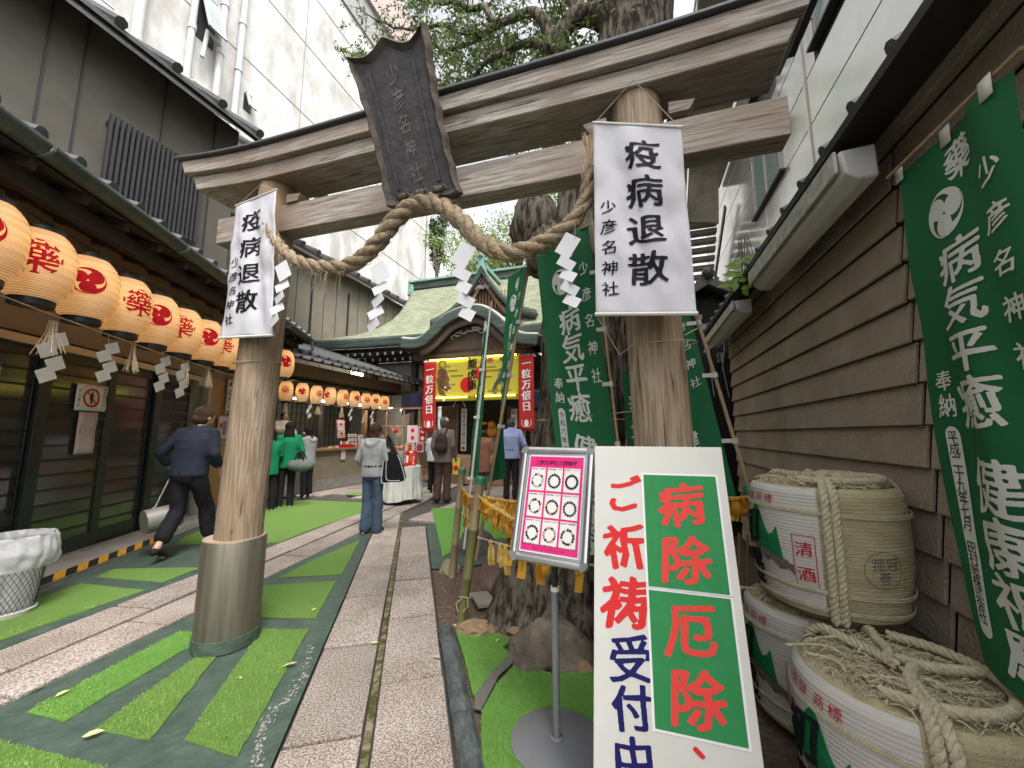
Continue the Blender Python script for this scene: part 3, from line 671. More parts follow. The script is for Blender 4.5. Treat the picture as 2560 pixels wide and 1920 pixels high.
MB().add([(ga+.02,-1.5,3.50),(aL-3.4,-1.5,4.55),(aL-3.4,9.2,4.55),(ga+.02,9.2,3.50),(ga+.02,-1.5,3.46),(aL-3.4,-1.5,4.5),(aL-3.4,9.2,4.5),(ga+.02,9.2,3.46)],[(3,2,1,0),(4,5,6,7),(0,4,7,3)]).build('roof',tile,wing)
for k in range(34):
    bb=-1.3+k*.315
    o=MB().tube([(ga+.045,bb,3.56),(aL-3.3,bb,4.58)],.05,8).build('tile_row',tile,wing) if k==0 else None
    if k==0: t0=o
    else:
        e=t0.copy(); C.objects.link(e); e.parent=wing; e.location=(0,.315*k,0)
MB().tube([(ga+.1,9.0,3.44),(ga+.1,9.05,3.25),(ga-.1,9.0,3.12),(ga-.35,8.9,3.0)],.035,10).build('drain_pipe',gutt,wing)
# papers on the orange wall
def paper_sign(name,lab,a,b0,b1,z0,z1,th,par_m,extra,cat='notice',wall='a'):
    r=root(name,a,(b0+b1)/2,z0,lab,cat,th=th)
    f=lambda x,y:(a+.002+.004*math.sin(y*9)*(.3+x),b0+(b1-b0)*x,z0+(z1-z0)*y)
    mb=MB().grid(f,5,6); mb.build('sheet',par_m,r,solid=.0012)
    g=lambda x,y:(f(x,y)[0]+.004,)+tuple(f(x,y)[1:])
    extra(r,g,(b1-b0),(z1-z0)); return r
redink=mat('red_ink',(.52,.018,.02),.55,spec=.12,var=.03); white=mat('white_board',(.72,.71,.68),.5,spec=.12,var=.04,vs=5)
pinkp=mat('pink_paper',(.62,.48,.50),.7,var=.03)
def ex1(r,g,w,h):
    G_=lambda x,y:g(x/w,y/h)
    m=MB(); ring(m,G_,w*.49,h*.5,.085,.108); m.add([G_(w*.49+.092*math.cos(2.35)+s*.008*math.cos(.78),h*.5+.092*math.sin(2.35)+s*.008*math.sin(.78)) for s in(-1,1)]+[G_(w*.49-.092*math.cos(2.35)+s*.008*math.cos(.78),h*.5-.092*math.sin(2.35)+s*.008*math.sin(.78)) for s in(1,-1)],[(0,1,2,3)]); 
    m.v=[(p[0]+.001,p[1],p[2]) for p in m.v]; m.build('prohibition_ring',redink,r)
    m=MB(); cx=w*.49; cy=h*.5
    fill2(m,G_,[(cx+.012*math.cos(t*.6),cy+.062+.012*math.sin(t*.6)) for t in range(10)])
    fill2(m,G_,[(cx-.022,cy+.045),(cx+.022,cy+.045),(cx+.022,cy-.015),(cx+.015,cy-.015),(cx+.013,cy-.07),(cx+.002,cy-.07),(cx,cy-.02),(cx-.002,cy-.07),(cx-.013,cy-.07),(cx-.015,cy-.015),(cx-.022,cy-.015)][::-1])
    vtext(m,'関係者以外',G_,w*.90,h*.96,.036,pitch=.046,off=.012); vtext(m,'立入禁止',G_,w*.10,h*.84,.042,pitch=.052,off=.012); m.build('lettering',blackink,r)
paper_sign('prohibition_notice','white no entry notice with red ring taped to the dark sliding door',aL+.012,4.98,5.38,1.66,1.955,TL,white,ex1)
def ex2(r,g,w,h):
    G_=lambda x,y:g(x/w,y/h); m=MB(); frame2(m,G_,.008,w-.008,.008,h-.008,.0018)
    for i,t in enumerate(['この格子戸より奥は、当神社の','敷地ですので関係者以外の','立入禁止になっております。','お参りにはご遠慮下さいますよう','おつき合いを宜しくお願い致します。','少彦名神社']):
        vtext(m,t,G_,w-.035-i*.033,h-.03-(.1 if i==5 else 0),.0175,pitch=.0215,off=.01,brush=.3)
    m.build('lettering',blackink,r)
paper_sign('paper_notice','pale pink text notice hanging below the no entry notice on the door',aL+.012,5.05,5.29,1.18,1.645,TL,pinkp,ex2)
def ex3(r,g,w,h):
    G_=lambda x,y:g(x/w,y/h); m=MB(); fill2(m,G_,[(w*.55,h*.2),(w*.85,h*.2),(w*.85,h*.8),(w*.55,h*.8)]); m.build('dark_picture',mat('indigo_print',(.04,.03,.10),.5,vs=20,col2=(.3,.2,.25)),r)
    m=MB(); ring(m,G_,w*.3,h*.6,.0,.05); m.build('red_print',redink,r)
paper_sign('framed_print','small framed print on the orange wall beside the walking woman',aL+.03,7.75,8.05,1.30,1.72,TL,pinkp,ex3,'picture')
def ex4(r,g,w,h):
    G_=lambda x,y:g(x/w,y/h); m=MB()
    for i in range(4): rect2(m,G_,w*.15,w*.85,h*(.05+.25*i),h*(.07+.25*i)); 
    vtext(m,'御祈祷料受付',G_,w*.5,h*.97,.10,pitch=.14,off=.01); m.build('lettering',blackink,r)
paper_sign('price_list','tall narrow white price list high on the orange wall behind the pillar',aL+.03,7.95,8.12,1.78,2.42,TL,white,ex4)
# =================== UPPER BUILDINGS BEHIND ===================
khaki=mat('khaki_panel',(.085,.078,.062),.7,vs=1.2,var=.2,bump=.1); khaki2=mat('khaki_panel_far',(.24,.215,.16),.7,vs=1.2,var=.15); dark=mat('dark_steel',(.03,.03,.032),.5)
ub=root('upper_building',-8.2,3,0,'dark two storey house above the lantern eave with barred window and tiled roof edge','building')
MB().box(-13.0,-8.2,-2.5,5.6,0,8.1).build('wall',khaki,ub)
for b in (-1.5,.2,1.5,2.7,3.1,4.2,5.1): MB().box(-8.2,-8.18,b,b+.02,3,8.05).build('wall_seam',dark,ub)
MB().add([(-8.25,-2.5,8.3),(-7.65,-2.5,7.72),(-7.65,5.9,7.72),(-8.25,5.9,8.3),(-8.25,-2.5,8.42),(-7.65,-2.5,7.84),(-7.65,5.9,7.84),(-8.25,5.9,8.42)],[(0,1,2,3),(7,6,5,4),(0,4,5,1),(2,6,7,3),(1,5,6,2)]).build('soffit',dark,ub)
MB().add([(-7.6,-2.5,7.78),(-12,-2.5,11),(-12,5.9,11),(-7.6,5.9,7.78),(-7.6,-2.5,7.86),(-12,-2.5,11.1),(-12,5.9,11.1),(-7.6,5.9,7.86)],[(0,1,2,3),(7,6,5,4),(0,4,7,3),(0,4,5,1),(2,6,7,3)]).build('roof',tile,ub)
t0=MB().tube([(-7.55,-2.4,7.9),(-11.9,-2.4,11.1)],.085,8).build('tile_row',tile,ub)
for k in range(1,11): e=t0.copy(); C.objects.link(e); e.parent=ub; e.location=(0,.8*k,0)
g=MB().box(-8.19,-8.10,3.46,4.86,5.18,5.24).box(-8.19,-8.10,3.46,4.86,6.50,6.56).build('window_grille',dark,ub)
b0=MB().box(-8.10,-8.04,3.45,3.49,5.1,6.66).build('bar',dark,g)
for k in range(1,20): e=b0.copy(); C.objects.link(e); e.parent=g; e.location=(0,k*.0735,0)
MB().box(-8.195,-8.18,3.5,4.84,5.24,6.5).build('pane',glassm,ub)
# second house further back
e1=PA(740,619,-10.6); e2=PA(1006,763,-10.6); ze=(e1[1]+e2[1])/2
hb=root('rear_house',-11,12,0,'khaki panelled house with tiled eave behind the shrine roof','building')
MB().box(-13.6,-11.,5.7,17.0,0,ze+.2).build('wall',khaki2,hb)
for k in range(18):
    b=6.2+k*.62
    if k%3==1: MB().box(-11.,-10.94,b,b+.05,4,ze-.5).build('batten',dark,hb)
    else: MB().box(-11.,-10.99,b,b+.02,3,ze).build('wall_seam',dark,hb)
MB().add([(-11.1,7.4,ze+.35),(-10.5,7.4,ze-.02),(-10.5,17,ze-.02),(-11.1,17,ze+.35),(-11.1,7.4,ze+.48),(-10.5,7.4,ze+.1),(-10.5,17,ze+.1),(-11.1,17,ze+.48)],[(0,1,2,3),(7,6,5,4),(0,4,5,1),(2,6,7,3),(1,5,6,2)]).build('eave',khaki2,hb)
MB().add([(-10.45,7.4,ze+.06),(-13,7.4,ze+1.3),(-13,17,ze+1.3),(-10.45,17,ze+.06),(-10.45,7.4,ze+.14),(-13,7.4,ze+1.4),(-13,17,ze+1.4),(-10.45,17,ze+.14)],[(0,1,2,3),(7,6,5,4),(0,4,7,3),(0,4,5,1),(2,6,7,3)]).build('roof',tile,hb)
t0=MB().tube([(-10.4,7.5,ze+.16),(-12.9,7.5,ze+1.4)],.08,8).build('tile_row',tile,hb)
for k in range(1,15): e=t0.copy(); C.objects.link(e); e.parent=hb; e.location=(0,.68*k,0)
# small gable stub above first house end
q=[PB(758,447,7.6),PB(812,490,7.6)]
MB().add([(q[0][0]-1.5,6.2,q[0][1]+.9),(q[1][0],6.2,q[1][1]),(q[1][0],9,q[1][1]),(q[0][0]-1.5,9,q[0][1]+.9)],[(0,1,2,3)]).build('porch_roof',tile,hb,solid=.15)
# tall concrete block
K=14/12.
cw=mat('old_concrete',(.40,.385,.36),.85,vs=.9,var=.1,bump=.3,bs=4,col2=(.62,.61,.59),thr=(.38,.58),detail=9,stretch=(1,1,.45)); cseam=mat('concrete_seam',(.30,.29,.28),.9); pvc=mat('pvc_pipe',(.50,.50,.50),.4,vs=2,var=.08); band=mat('roof_band',(.33,.33,.31),.8); pinkb=mat('top_band',(.50,.41,.38),.8)
tb=root('concrete_building',-14,12,0,'tall weathered pale concrete block with drain pipes and small windows','building')
bR=PA(1066,650,-14)[0]; zz=lambda z:1.4+(z-1.4)*K
MB().box(-22,-14,-12,bR,0,zz(21.0)).build('wall',cw,tb)
MB().box(-22,-13.9,-12,bR-.5,zz(21.0),zz(22.8)).build('parapet_band',band,tb)
MB().box(-22,-13.7,-12,bR-1.,zz(22.8),zz(26)).build('top_band',pinkb,tb)
for z in (7.5,10.6,13.9,16.9,19.4): MB().box(-14.,-13.985,-10,bR,zz(z),zz(z)+.05).build('wall_seam',cseam,tb)
for b in (12.1,): MB().box(-14.,-13.988,b,b+.04,6,zz(21)).build('wall_seam',cseam,tb)
for p,r in ((6.2,.14),(7.56,.10),(8.49,.11),(9.17,.11)):
    m=MB().tube([(-13.8,p,5),(-13.8,p,zz(21))],r,12); pp=m.build('drain_pipe',pvc,tb)
    for z in range(9,23,2): MB().lathe([(r*1.25,0),(r*1.25,.22)],(-13.8,p,z),12).build('pipe_collar',pvc,pp)
pbr=MB().tube([(-13.8,7.6,13.2),(-13.75,8.0,12.9),(-13.75,8.25,12.75),(-13.75,8.3,12.3)],.09,8); pbr.build('branch_pipe',pvc,tb)
MB().tube([(-13.75,8.45,15.3),(-13.75,8.0,15.4),(-13.75,7.92,14.3)],.07,8).build('branch_pipe',pvc,tb)
bR2=bR
MB().tube([(-13.85,bR-.15,4),(-13.85,bR-.15,zz(16))],.11,10).build('corner_pipe',pvc,tb)
for (b0,b1,z0,z1) in ((4.9,5.75,12.1,13.6),(7.75,8.35,15.1,16.9),(7.75,8.35,12.0,13.4),(9.6,9.9,13.9,14.6)):
    w=MB().box(-14.,-13.97,b0,b1,z0,z1).build('window_recess',dark,tb)
    fr=MB(); 
    for (x0,x1,y0,y1) in ((b0,b1,z0,z0+.07),(b0,b1,z1-.07,z1),(b0,b0+.07,z0,z1),(b1-.07,b1,z0,z1)): fr.box(-.03,.03,x0,x1,y0-z1,y1-z1)
    rot=Matrix.Rotation(math.radians(-20),4,'Y')
    fr.v=[tuple(Vector((-13.9,0,z1))+rot@Vector((p[0],p[1],p[2]))) if True else p for p in fr.v]
    fr.build('window_frame',pvc,w)
    gl=MB().box(-.005,.005,b0+.07,b1-.07,z0-z1+.07,-.07); gl.v=[tuple(Vector((-13.9,0,z1))+rot@Vector(p)) for p in gl.v]; gl.build('pane',mat('frosted_pane',(.30,.33,.33),.2,spec=.7),w)
# =================== BACKGROUND BUILDINGS right of the block ===================
tilew=mat('white_tile_wall',(.62,.61,.58),.6,var=.05,vs=2)
for (a0,a1,b,zt,lab,sp) in ((-17,-9.0,30,10.5,'pale tiled office block behind the shrine roof',1.1),(-6.,-1.2,34,30,'grey office tower with small square windows behind the big tree',2.)):
    bb=root('office_building',(a0+a1)/2,b,0,lab,'building'); MB().box(a0,a1,b,b+8,0,zt).build('wall',tilew,bb)
    z=2.
    m=MB()
    while z<zt: m.box(a0,a1,b-.03,b-.005,z,z+.04); z+=sp*.7
    a=a0+.5
    while a<a1: m.box(a,a+.04,b-.03,b-.004,0,zt); a+=sp
    m.build('wall_joints',cseam,bb)
    n=0; z=4.
    while z<zt-1.5:
        a=a0+.8
        while a<a1-1:
            MB().box(a,a+.9,b-.05,b-.035,z,z+1.1).build('window',mat('grey_glass',(.14,.16,.18),.15),bb); a+=2.1; n+=1
        z+=2.8
# =================== SHOP ROW ===================
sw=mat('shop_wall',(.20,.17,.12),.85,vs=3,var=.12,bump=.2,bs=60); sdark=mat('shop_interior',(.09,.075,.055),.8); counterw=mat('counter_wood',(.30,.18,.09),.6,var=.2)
plast=mat('grey_plaster',(.30,.29,.26),.85,var=.1)
sh=root('amulet_shop',-8.,9.5,0,'open amulet shop row with wooden counter under a tiled eave','building')
MB().box(-8.0,-7.6,6.6,12.4,.26,.98).build('counter_front',sw,sh); MB().box(-8.02,-7.58,6.6,12.4,0,.258).build('plinth',conc,sh)
MB().box(-8.25,-7.5,6.6,12.4,.982,1.04).build('counter_top',counterw,sh,bev=.005)
MB().box(-10.2,-10.1,6.,12.6,0,3.1).build('rear_wall',mat('shop_screen',(.34,.33,.27),.85,vs=1,var=.15),sh)
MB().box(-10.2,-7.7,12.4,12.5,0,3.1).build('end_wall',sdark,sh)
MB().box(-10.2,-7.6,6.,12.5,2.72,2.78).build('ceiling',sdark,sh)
m=None
for b in (6.6,8.15,9.95,12.2): 
    MB().box(-8.05,-7.93,b,b+.12,1.04,2.72).build('post',counterw if b>9 else dbrown,sh)
gr=MB()
for k in range(22): gr.box(-9.72,-9.70,8.4+k*.17,8.415+k*.17,1.0,2.6)
for k in range(6): gr.box(-9.722,-9.698,8.4,12.1,1.1+k*.3,1.115+k*.3)
gr.build('lattice_screen',dark,sh)
MB().box(-7.95,-7.6,6.,12.6,2.72,3.08).build('fascia_wall',sw,sh)
MB().add([(-7.95,5.9,3.30),(-6.75,5.9,2.98),(-6.75,12.6,2.98),(-7.95,12.6,3.30),(-7.95,5.9,3.36),(-6.75,5.9,3.04),(-6.75,12.6,3.04),(-7.95,12.6,3.36)],[(0,1,2,3),(7,6,5,4),(0,4,5,1),(2,6,7,3),(1,5,6,2)]).build('soffit',dbrown,sh)
MB().add([(-6.7,5.9,3.05),(-10.4,5.9,4.3),(-10.4,12.6,4.3),(-6.7,12.6,3.05)],[(0,1,2,3)]).build('roof',tile,sh,solid=.05)
ztip=PA(870,925,-6.7)[1]
t0=MB().tube([(-6.66,6.1,3.09),(-10.3,6.1,4.33)],.06,8).build('tile_row',tile,sh)
for k in range(1,22): e=t0.copy(); C.objects.link(e); e.parent=sh; e.location=(0,.3*k,0)
t0=MB().box(-6.70,-6.66,6.02,6.2,3.0,3.07).build('tile_end',mat('tile_shine',(.20,.20,.20),.35),sh)
for k in range(1,22): e=t0.copy(); C.objects.link(e); e.parent=sh; e.location=(0,.3*k,0)
lampm=mat('strip_lamp',(.8,.8,.8),.5,emit=((1,.93,.8),16))
for k in range(7):
    r=root('strip_lamp',-7.5,7.05+k*.72,2.20,['strip lamp glowing between the shop lanterns, nearest to the pillar','strip lamp glowing right after the second shop lantern','strip lamp glowing after the third shop lantern','strip lamp in the middle of the shop lantern row','strip lamp glowing after the fifth shop lantern','strip lamp glowing after the sixth shop lantern','strip lamp furthest along the shop lantern row'][k],'lamp')
    MB().box(-7.55,-7.45,6.95+k*.72,7.2+k*.72,2.20,2.24).build('tube',lampm,r); MB().box(-7.56,-7.44,6.93+k*.72,7.22+k*.72,2.242,2.27).box(-7.51,-7.49,7.05+k*.72,7.07+k*.72,2.27,2.72).build('fitting',dark,r)
# =================== SHRINE HALL ===================
copper=mat('copper_shingle',(.20,.22,.15),.75,vs=2.5,var=.15,stretch=(1,1,2.5),col2=(.35,.365,.25),bump=.2,bs=30)
# visible shingle courses
def add_courses(m,sc,axis='Z'):
    n=m.node_tree; b=n.nodes['Principled BSDF']; tc=n.nodes.new('ShaderNodeTexCoord'); w=n.nodes.new('ShaderNodeTexBrick'); mp=n.nodes.new('ShaderNodeMapping')
    sp=n.nodes.new('ShaderNodeSeparateXYZ'); cb=n.nodes.new('ShaderNodeCombineXYZ'); n.links.new(tc.outputs['Object'],sp.inputs[0]); n.links.new(sp.outputs[0],cb.inputs[0]); n.links.new(sp.outputs[2],cb.inputs[1]); n.links.new(cb.outputs[0],w.inputs[0])
    w.inputs['Scale'].default_value=sc; w.inputs['Mortar Size'].default_value=.035; w.inputs['Brick Width'].default_value=1.2; w.inputs['Row Height'].default_value=.32
    w.inputs['Color1'].default_value=(1,1,1,1); w.inputs['Color2'].default_value=(.86,.88,.84,1); w.inputs['Mortar'].default_value=(.42,.46,.40,1)
    src=b.inputs['Base Color'].links[0].from_socket; mx=n.nodes.new('ShaderNodeMix'); mx.data_type='RGBA'; mx.blend_type='MULTIPLY'; mx.inputs[0].default_value=1
    n.links.new(src,mx.inputs[6]); n.links.new(w.outputs[0],mx.inputs[7]); n.links.new(mx.outputs[2],b.inputs['Base Color'])
add_courses(copper,3.5)
fasc=mat('weathered_fascia',(.025,.036,.032),.75,vs=3,stretch=(.5,.5,6),bump=.6,bs=20,col2=(.085,.115,.10)); verd=mat('verdigris',(.20,.36,.30),.7,vs=5,var=.25); lead=mat('verge_copper',(.40,.40,.34),.7,vs=4,var=.15)
swood=mat('shrine_wood',(.085,.055,.04),.7,vs=4,var=.25,bump=.2); swood2=mat('shrine_wood_light',(.25,.15,.09),.65,vs=4,var=.25,bump=.2); wtip=mat('white_tip',(.62,.62,.60),.7)
hall=root('shrine_hall',-4.6,11.3,0,'small shrine hall with curved green copper roof and undulating front gable','shrine')
sil=[(775,853),(838,847),(900,837),(946,821),(980,802),(1000,782),(1013,763),(1024,742),(1033,722)]
ctr=-4.6; S=[]
for i,p in enumerate(sil):
    t=i/(len(sil)-1); bb=10.2+2.3*t; a,z=PB(p[0],p[1],bb); S.append((a,bb,z))
def Sf(t):
    f=t*(len(S)-1); i=min(int(f),len(S)-2); f-=i; return [S[i][k]*(1-f)+S[i+1][k]*f for k in range(3)]
def roofp(s,t):
    a,b,z=Sf(t); half=ctr-a; x=ctr-half+2*half*s; lift=.0
    return (x,b,z-(.10*(1-t)*(1-abs(2*s-1)**3)))
MB().grid(roofp,60,24).build('main_roof',copper,hall,solid=.04,sharp=80)
# eave fascia band following the front edge
EC=lambda s:roofp(s,0)
def kt(x): # kara gable profile as height offset
    u=abs(x-ctr-.05)/2.05
    return 0 if u>1 else .5*(1+math.cos(math.pi*u))
mb=MB()
mb.grid(lambda s,t:(EC(s)[0],10.16-.0+.02*t,EC(s)[2]-.02-.30*t),60,4); mb.build('eave_fascia',fasc,hall,solid=.12)
MB().grid(lambda s,t:(EC(s)[0],10.2+1.1*t,EC(s)[2]-.34+.1*t),60,3).build('eave_underside',swood,hall)
# ridge
rL=S[-1]
MB().box(rL[0],2*ctr-rL[0],12.35,12.65,rL[2]-.1,rL[2]+.16).build('ridge',fasc,hall,bev=.02); MB().box(rL[0]-.1,2*ctr-rL[0]+.1,12.28,12.72,rL[2]+.162,rL[2]+.24).build('ridge_cap',verd,hall,bev=.01)
MB().extr([(rL[0]-.12,12.3,rL[2]+.14),(rL[0]-.12,12.3,rL[2]-.35),(rL[0]+.12,12.3,rL[2]-.25),(rL[0]+.10,12.3,rL[2]+.1)],(0,.4,0)).build('ridge_end',verd,hall,bev=.02)
MB().grid(lambda s,t:(ctr+(rL[0]-ctr)*(1-2*s)*1.0 if False else (rL[0]+(2*(ctr-rL[0]))*s),12.5+2.3*t,rL[2]-2.2*t),10,4).build('rear_roof',copper,hall)
# kara-hafu (undulating gable)
kpx=[(1004,846),(1035,848),(1056,840),(1078,820),(1100,797),(1130,778),(1165,766),(1186,763),(1210,767),(1240,784),(1266,808),(1288,826),(1308,834),(1345,836)]
kc=curve([Vector((PB(u,v,9.75)[0],9.75,PB(u,v,9.75)[1])) for u,v in kpx],60)
def kfn(s): f=s*60; i=min(int(f),59); return kc[i].lerp(kc[i+1],f-i)
def kn(s):
    d=(kfn(min(1,s+.01))-kfn(max(0,s-.01))).normalized(); return Vector((-d.z,0,d.x))
MB().grid(lambda s,t:tuple(kfn(s)-kn(s)*(.30*t)),60,5).build('gable_fascia',fasc,hall,solid=.10,sharp=80)
MB().grid(lambda s,t:tuple(kfn(s)+Vector((0,.0+1.6*t,.02+.16*t))),60,4).build('gable_roof',lead,hall,solid=.03,sharp=80)
MB().grid(lambda s,t:tuple(kfn(s)+kn(s)*(.06)*math.sin(math.pi*t)+Vector((0,-.03+.22*t,.01))),60,5).build('gable_verge',lead,hall,sharp=80)
MB().grid(lambda s,t:tuple(kfn(.04+.92*s)-kn(.04+.92*s)*.3+Vector((0,1.4*t,-.03))),50,2).build('gable_underside',swood,hall)
MB().grid(lambda s,t:tuple(kfn(.10+.80*s)-kn(.1+.8*s)*(.30+.20*t)+Vector((0,.12,0))),50,2).build('gable_board',mat('gable_board',(.13,.10,.085),.7),hall,solid=.05)
mb=MB(); i0=kfn(.14);
P=[tuple(kfn(.13+.74*k/24)-kn(.13+.74*k/24)*.45+Vector((0,.35,0))) for k in range(25)]
mb.add(P+[(P[-1][0],P[-1][1],3.75),(P[0][0],P[0][1],3.75)],[tuple(range(27))]).build('gable_infill',swood,hall)
mb=MB()
for k in range(9):
    t=k/8; c=kfn(.3+.4*t)-kn(.3+.4*t)*.62; mb.tube([c+Vector((.10*math.cos(q*.9+k),.02*q*0+.25,.055*math.sin(q*.9+k))) for q in range(6)],.022,5)
mb.build('gable_carving',mat('pale_carving',(.33,.32,.30),.7),hall)
# upper triangular gable
gc=-4.42; gb_=10.75
gz=PB(1212,668,gb_)[1]
def gp_(s): # -1..1
    u=abs(s); return (gc+s*1.75, gz-1.62*u**.86*(1-.0*u)+.28*math.sin(math.pi*u)*-1)
def gfac(s,d): x,z=gp_(s); return (x,z-d)
MB().grid(lambda s,t:(gp_(2*s-1)[0],gb_+2.0*t,gp_(2*s-1)[1]+.0),40,3).build('upper_gable_roof',copper,hall,solid=.05)
MB().grid(lambda s,t:(gp_(2*s-1)[0],gb_-.03,gp_(2*s-1)[1]+.06-.26*t),40,2).build('upper_gable_verge',fasc,hall,solid=.12)
MB().grid(lambda s,t:(gp_(1.7*s-.85)[0]*.9+gc*.1,gb_+.12,gp_(1.7*s-.85)[1]-.22-.20*t),40,2).build('barge_board',swood2,hall,solid=.05)
P=[(gp_(-.8+1.6*k/16)[0],gb_+.3,gp_(-.8+1.6*k/16)[1]-.3) for k in range(17)]
MB().add(P,[tuple(range(17))]).build('upper_gable_wall',swood,hall)
mb=MB()
for k in range(14): mb.box(gc-.7+k*.105,gc-.67+k*.105,gb_+.22,gb_+.28,5.35,5.9)
mb.build('gable_lattice',swood2,hall)
mb=MB()
for k in range(9): mb.ball((gc-.32+.08*k,gb_+.08,6.08-.10*abs(math.sin(k*1.3))),(.075,.04,.07),7,5)
for k in range(5): mb.ball((gc-.16+.08*math.cos(k*1.26),gb_+.05,6.28+.08*math.sin(k*1.26)),(.06,.03,.06),7,5)
mb.build('pale_carving',mat('pale_carving',(.33,.32,.30),.7),hall)
mb=MB(); mb.extr([(gc-.16,gb_-.12,gz-.25),(gc-.10,gb_-.12,gz+.1),(gc-.13,gb_-.12,gz+.3),(gc,gb_-.12,gz+.42),(gc+.13,gb_-.12,gz+.3),(gc+.1,gb_-.12,gz+.1),(gc+.2,gb_-.12,gz-.3),(gc,gb_-.12,gz+.02)],(0,.14,0)); mb.box(gc-.1,gc+.1,gb_,gb_+1.8,gz+.02,gz+.16); mb.ball((gc,gb_-.1,gz+.36),(.1,.1,.1),8,6); mb.ball((gc-.15,gb_-.05,gz+.2),(.07,.07,.07),8,6); mb.ball((gc+.15,gb_-.05,gz+.2),(.07,.07,.07),8,6)
mb.build('ridge_ornament',verd,hall,bev=.01)
# rafters with white ends
r0=None
ras=[]
for k in range(40):
    s=.03+k*.0245
    x,_,z=EC(s)
    if -6.2<x<-2.9: continue
    if x>-1.2: break
    rr_=MB().beam((x,10.32,z-.50),(x,11.4,z-.36),.07,.09).build('rafter',swood,hall); MB().box(x-.035,x+.035,10.31,10.318,z-.55,z-.46).build('rafter_tip',wtip,rr_)
    rr_=MB().beam((x+.1,10.72,z-.62),(x+.1,11.4,z-.55),.07,.08).build('rafter',swood,hall); MB().box(x+.07,x+.13,10.708,10.718,z-.66,z-.58).build('rafter_tip',wtip,rr_)
for x,z in ((-5.95,3.98),(-3.05,3.98)): MB().box(x-.11,x+.11,9.95,10.3,z-.05,z+.14).build('beam_end',wtip,hall)
MB().box(-9.2,.3,10.95,11.1,3.82,4.0).build('wall_plate',swood,hall); MB().box(-6.4,-2.8,10.1,10.25,3.62,3.86).build('front_beam',swood,hall,bev=.01)
MB().box(-6.6,-2.7,10.12,10.24,3.90,4.02).build('front_beam',swood,hall)
for x in (-8.6,-7.0,-2.35,-1.0,.2): MB().box(x-.09,x+.09,11.1,11.28,0,3.85).build('hall_post',swood,hall)
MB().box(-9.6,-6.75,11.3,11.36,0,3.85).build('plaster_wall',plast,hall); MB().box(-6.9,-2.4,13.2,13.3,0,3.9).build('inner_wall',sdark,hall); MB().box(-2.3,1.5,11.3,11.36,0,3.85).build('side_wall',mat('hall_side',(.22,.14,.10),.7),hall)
MB().box(-9.2,.3,11.08,11.14,2.72,2.80).build('wall_rail',swood,hall); MB().box(-6.9,-2.4,11.2,13.2,.42,.5).build('hall_floor',swood2,hall)
for k in range(3): MB().box(-6.6,-2.6,10.6+.22*k,10.82+.22*k,0,.17+.14*k).build('step',swood2,hall,bev=.006)
MB().box(-7,-2.4,11.2,13.3,3.7,3.76).build('ceiling',swood,hall)
for x in (-6.5,-5.75,-3.5,-2.75): MB().box(x-.30,x+.30,11.35,11.40,.5,2.6).build('lattice_door',swood2,hall)
m=MB()
for x in (-6.5,-5.75,-3.5,-2.75):
    for k in range(6): m.box(x-.29+.1*k,x-.275+.1*k,11.335,11.348,.9,2.5)
    for k in range(10): m.box(x-.29,x+.29,11.337,11.346,.95+.16*k,.965+.16*k)
m.build('door_lattice',swood,hall,kind='stuff')
# =================== RIGHT-HAND HOUSE ===================
sid=mat('textured_siding',(.29,.235,.18),.9,vs=2.5,var=.12,bump=1.,bs=62,spec=.2,col2=(.40,.335,.265))
blackgap=mat('black_gap',(.012,.010,.009),.8); boxw=mat('white_gutter_box',(.62,.61,.59),.35,vs=3,var=.08,bump=.1); mould=mat('mouldy_white',(.30,.33,.26),.6,vs=12,col2=(.62,.63,.58),bump=.3)
hs=root('siding_house',1.3,3,0,'house with brown textured lap siding along the right side','house')
MB().box(1.24,4.,-1.5,5.62,0,3.0).build('wall_core',blackgap,hs)
zs=1.25-.19*6
for r_ in range(14):
    z=1.25-.1875*6+ .1875*r_
    for (b0,b1) in ((-1.5,2.155),(2.185,3.965),(3.975,5.62)):
        MB().add([(1.215,b0,z),(1.200,b0,z+.004),(1.226,b0,z+.1875),(1.24,b0,z+.1875),(1.215,b1,z),(1.200,b1,z+.004),(1.226,b1,z+.1875),(1.24,b1,z+.1875)],[(0,1,2,3),(7,6,5,4),(0,4,5,1),(1,5,6,2),(3,2,6,7),(0,3,7,4)]).build('siding_board',sid,hs,bev=.003,smooth=False)
MB().box(1.19,1.26,-1.5,5.62,2.78,2.90).build('frieze_board',sid,hs,bev=.004)
MB().box(1.05,1.26,-1.5,5.62,2.905,2.93).build('soffit',blackgap,hs)
MB().add([(.93,-1.5,2.73),(1.12,-1.5,2.80),(1.12,5.7,2.80),(.93,5.7,2.73),(.93,-1.5,2.775),(2.4,-1.5,3.45),(2.4,5.7,3.45),(.93,5.7,2.775),(1.2,-1.5,2.84),(1.2,5.7,2.84)],[(0,1,2,3),(7,6,5,4),(0,3,7,4),(1,8,9,2)]).build('roof',mat('black_roof',(.03,.028,.026),.7,bump=.4,bs=30),hs)
t0=MB().tube([(.925,-1.4,2.775),(2.3,-1.4,3.45)],.028,8).build('tile_row',tile,hs)
for k in range(1,27): e=t0.copy(); C.objects.link(e); e.parent=hs; e.location=(0,.27*k,0)
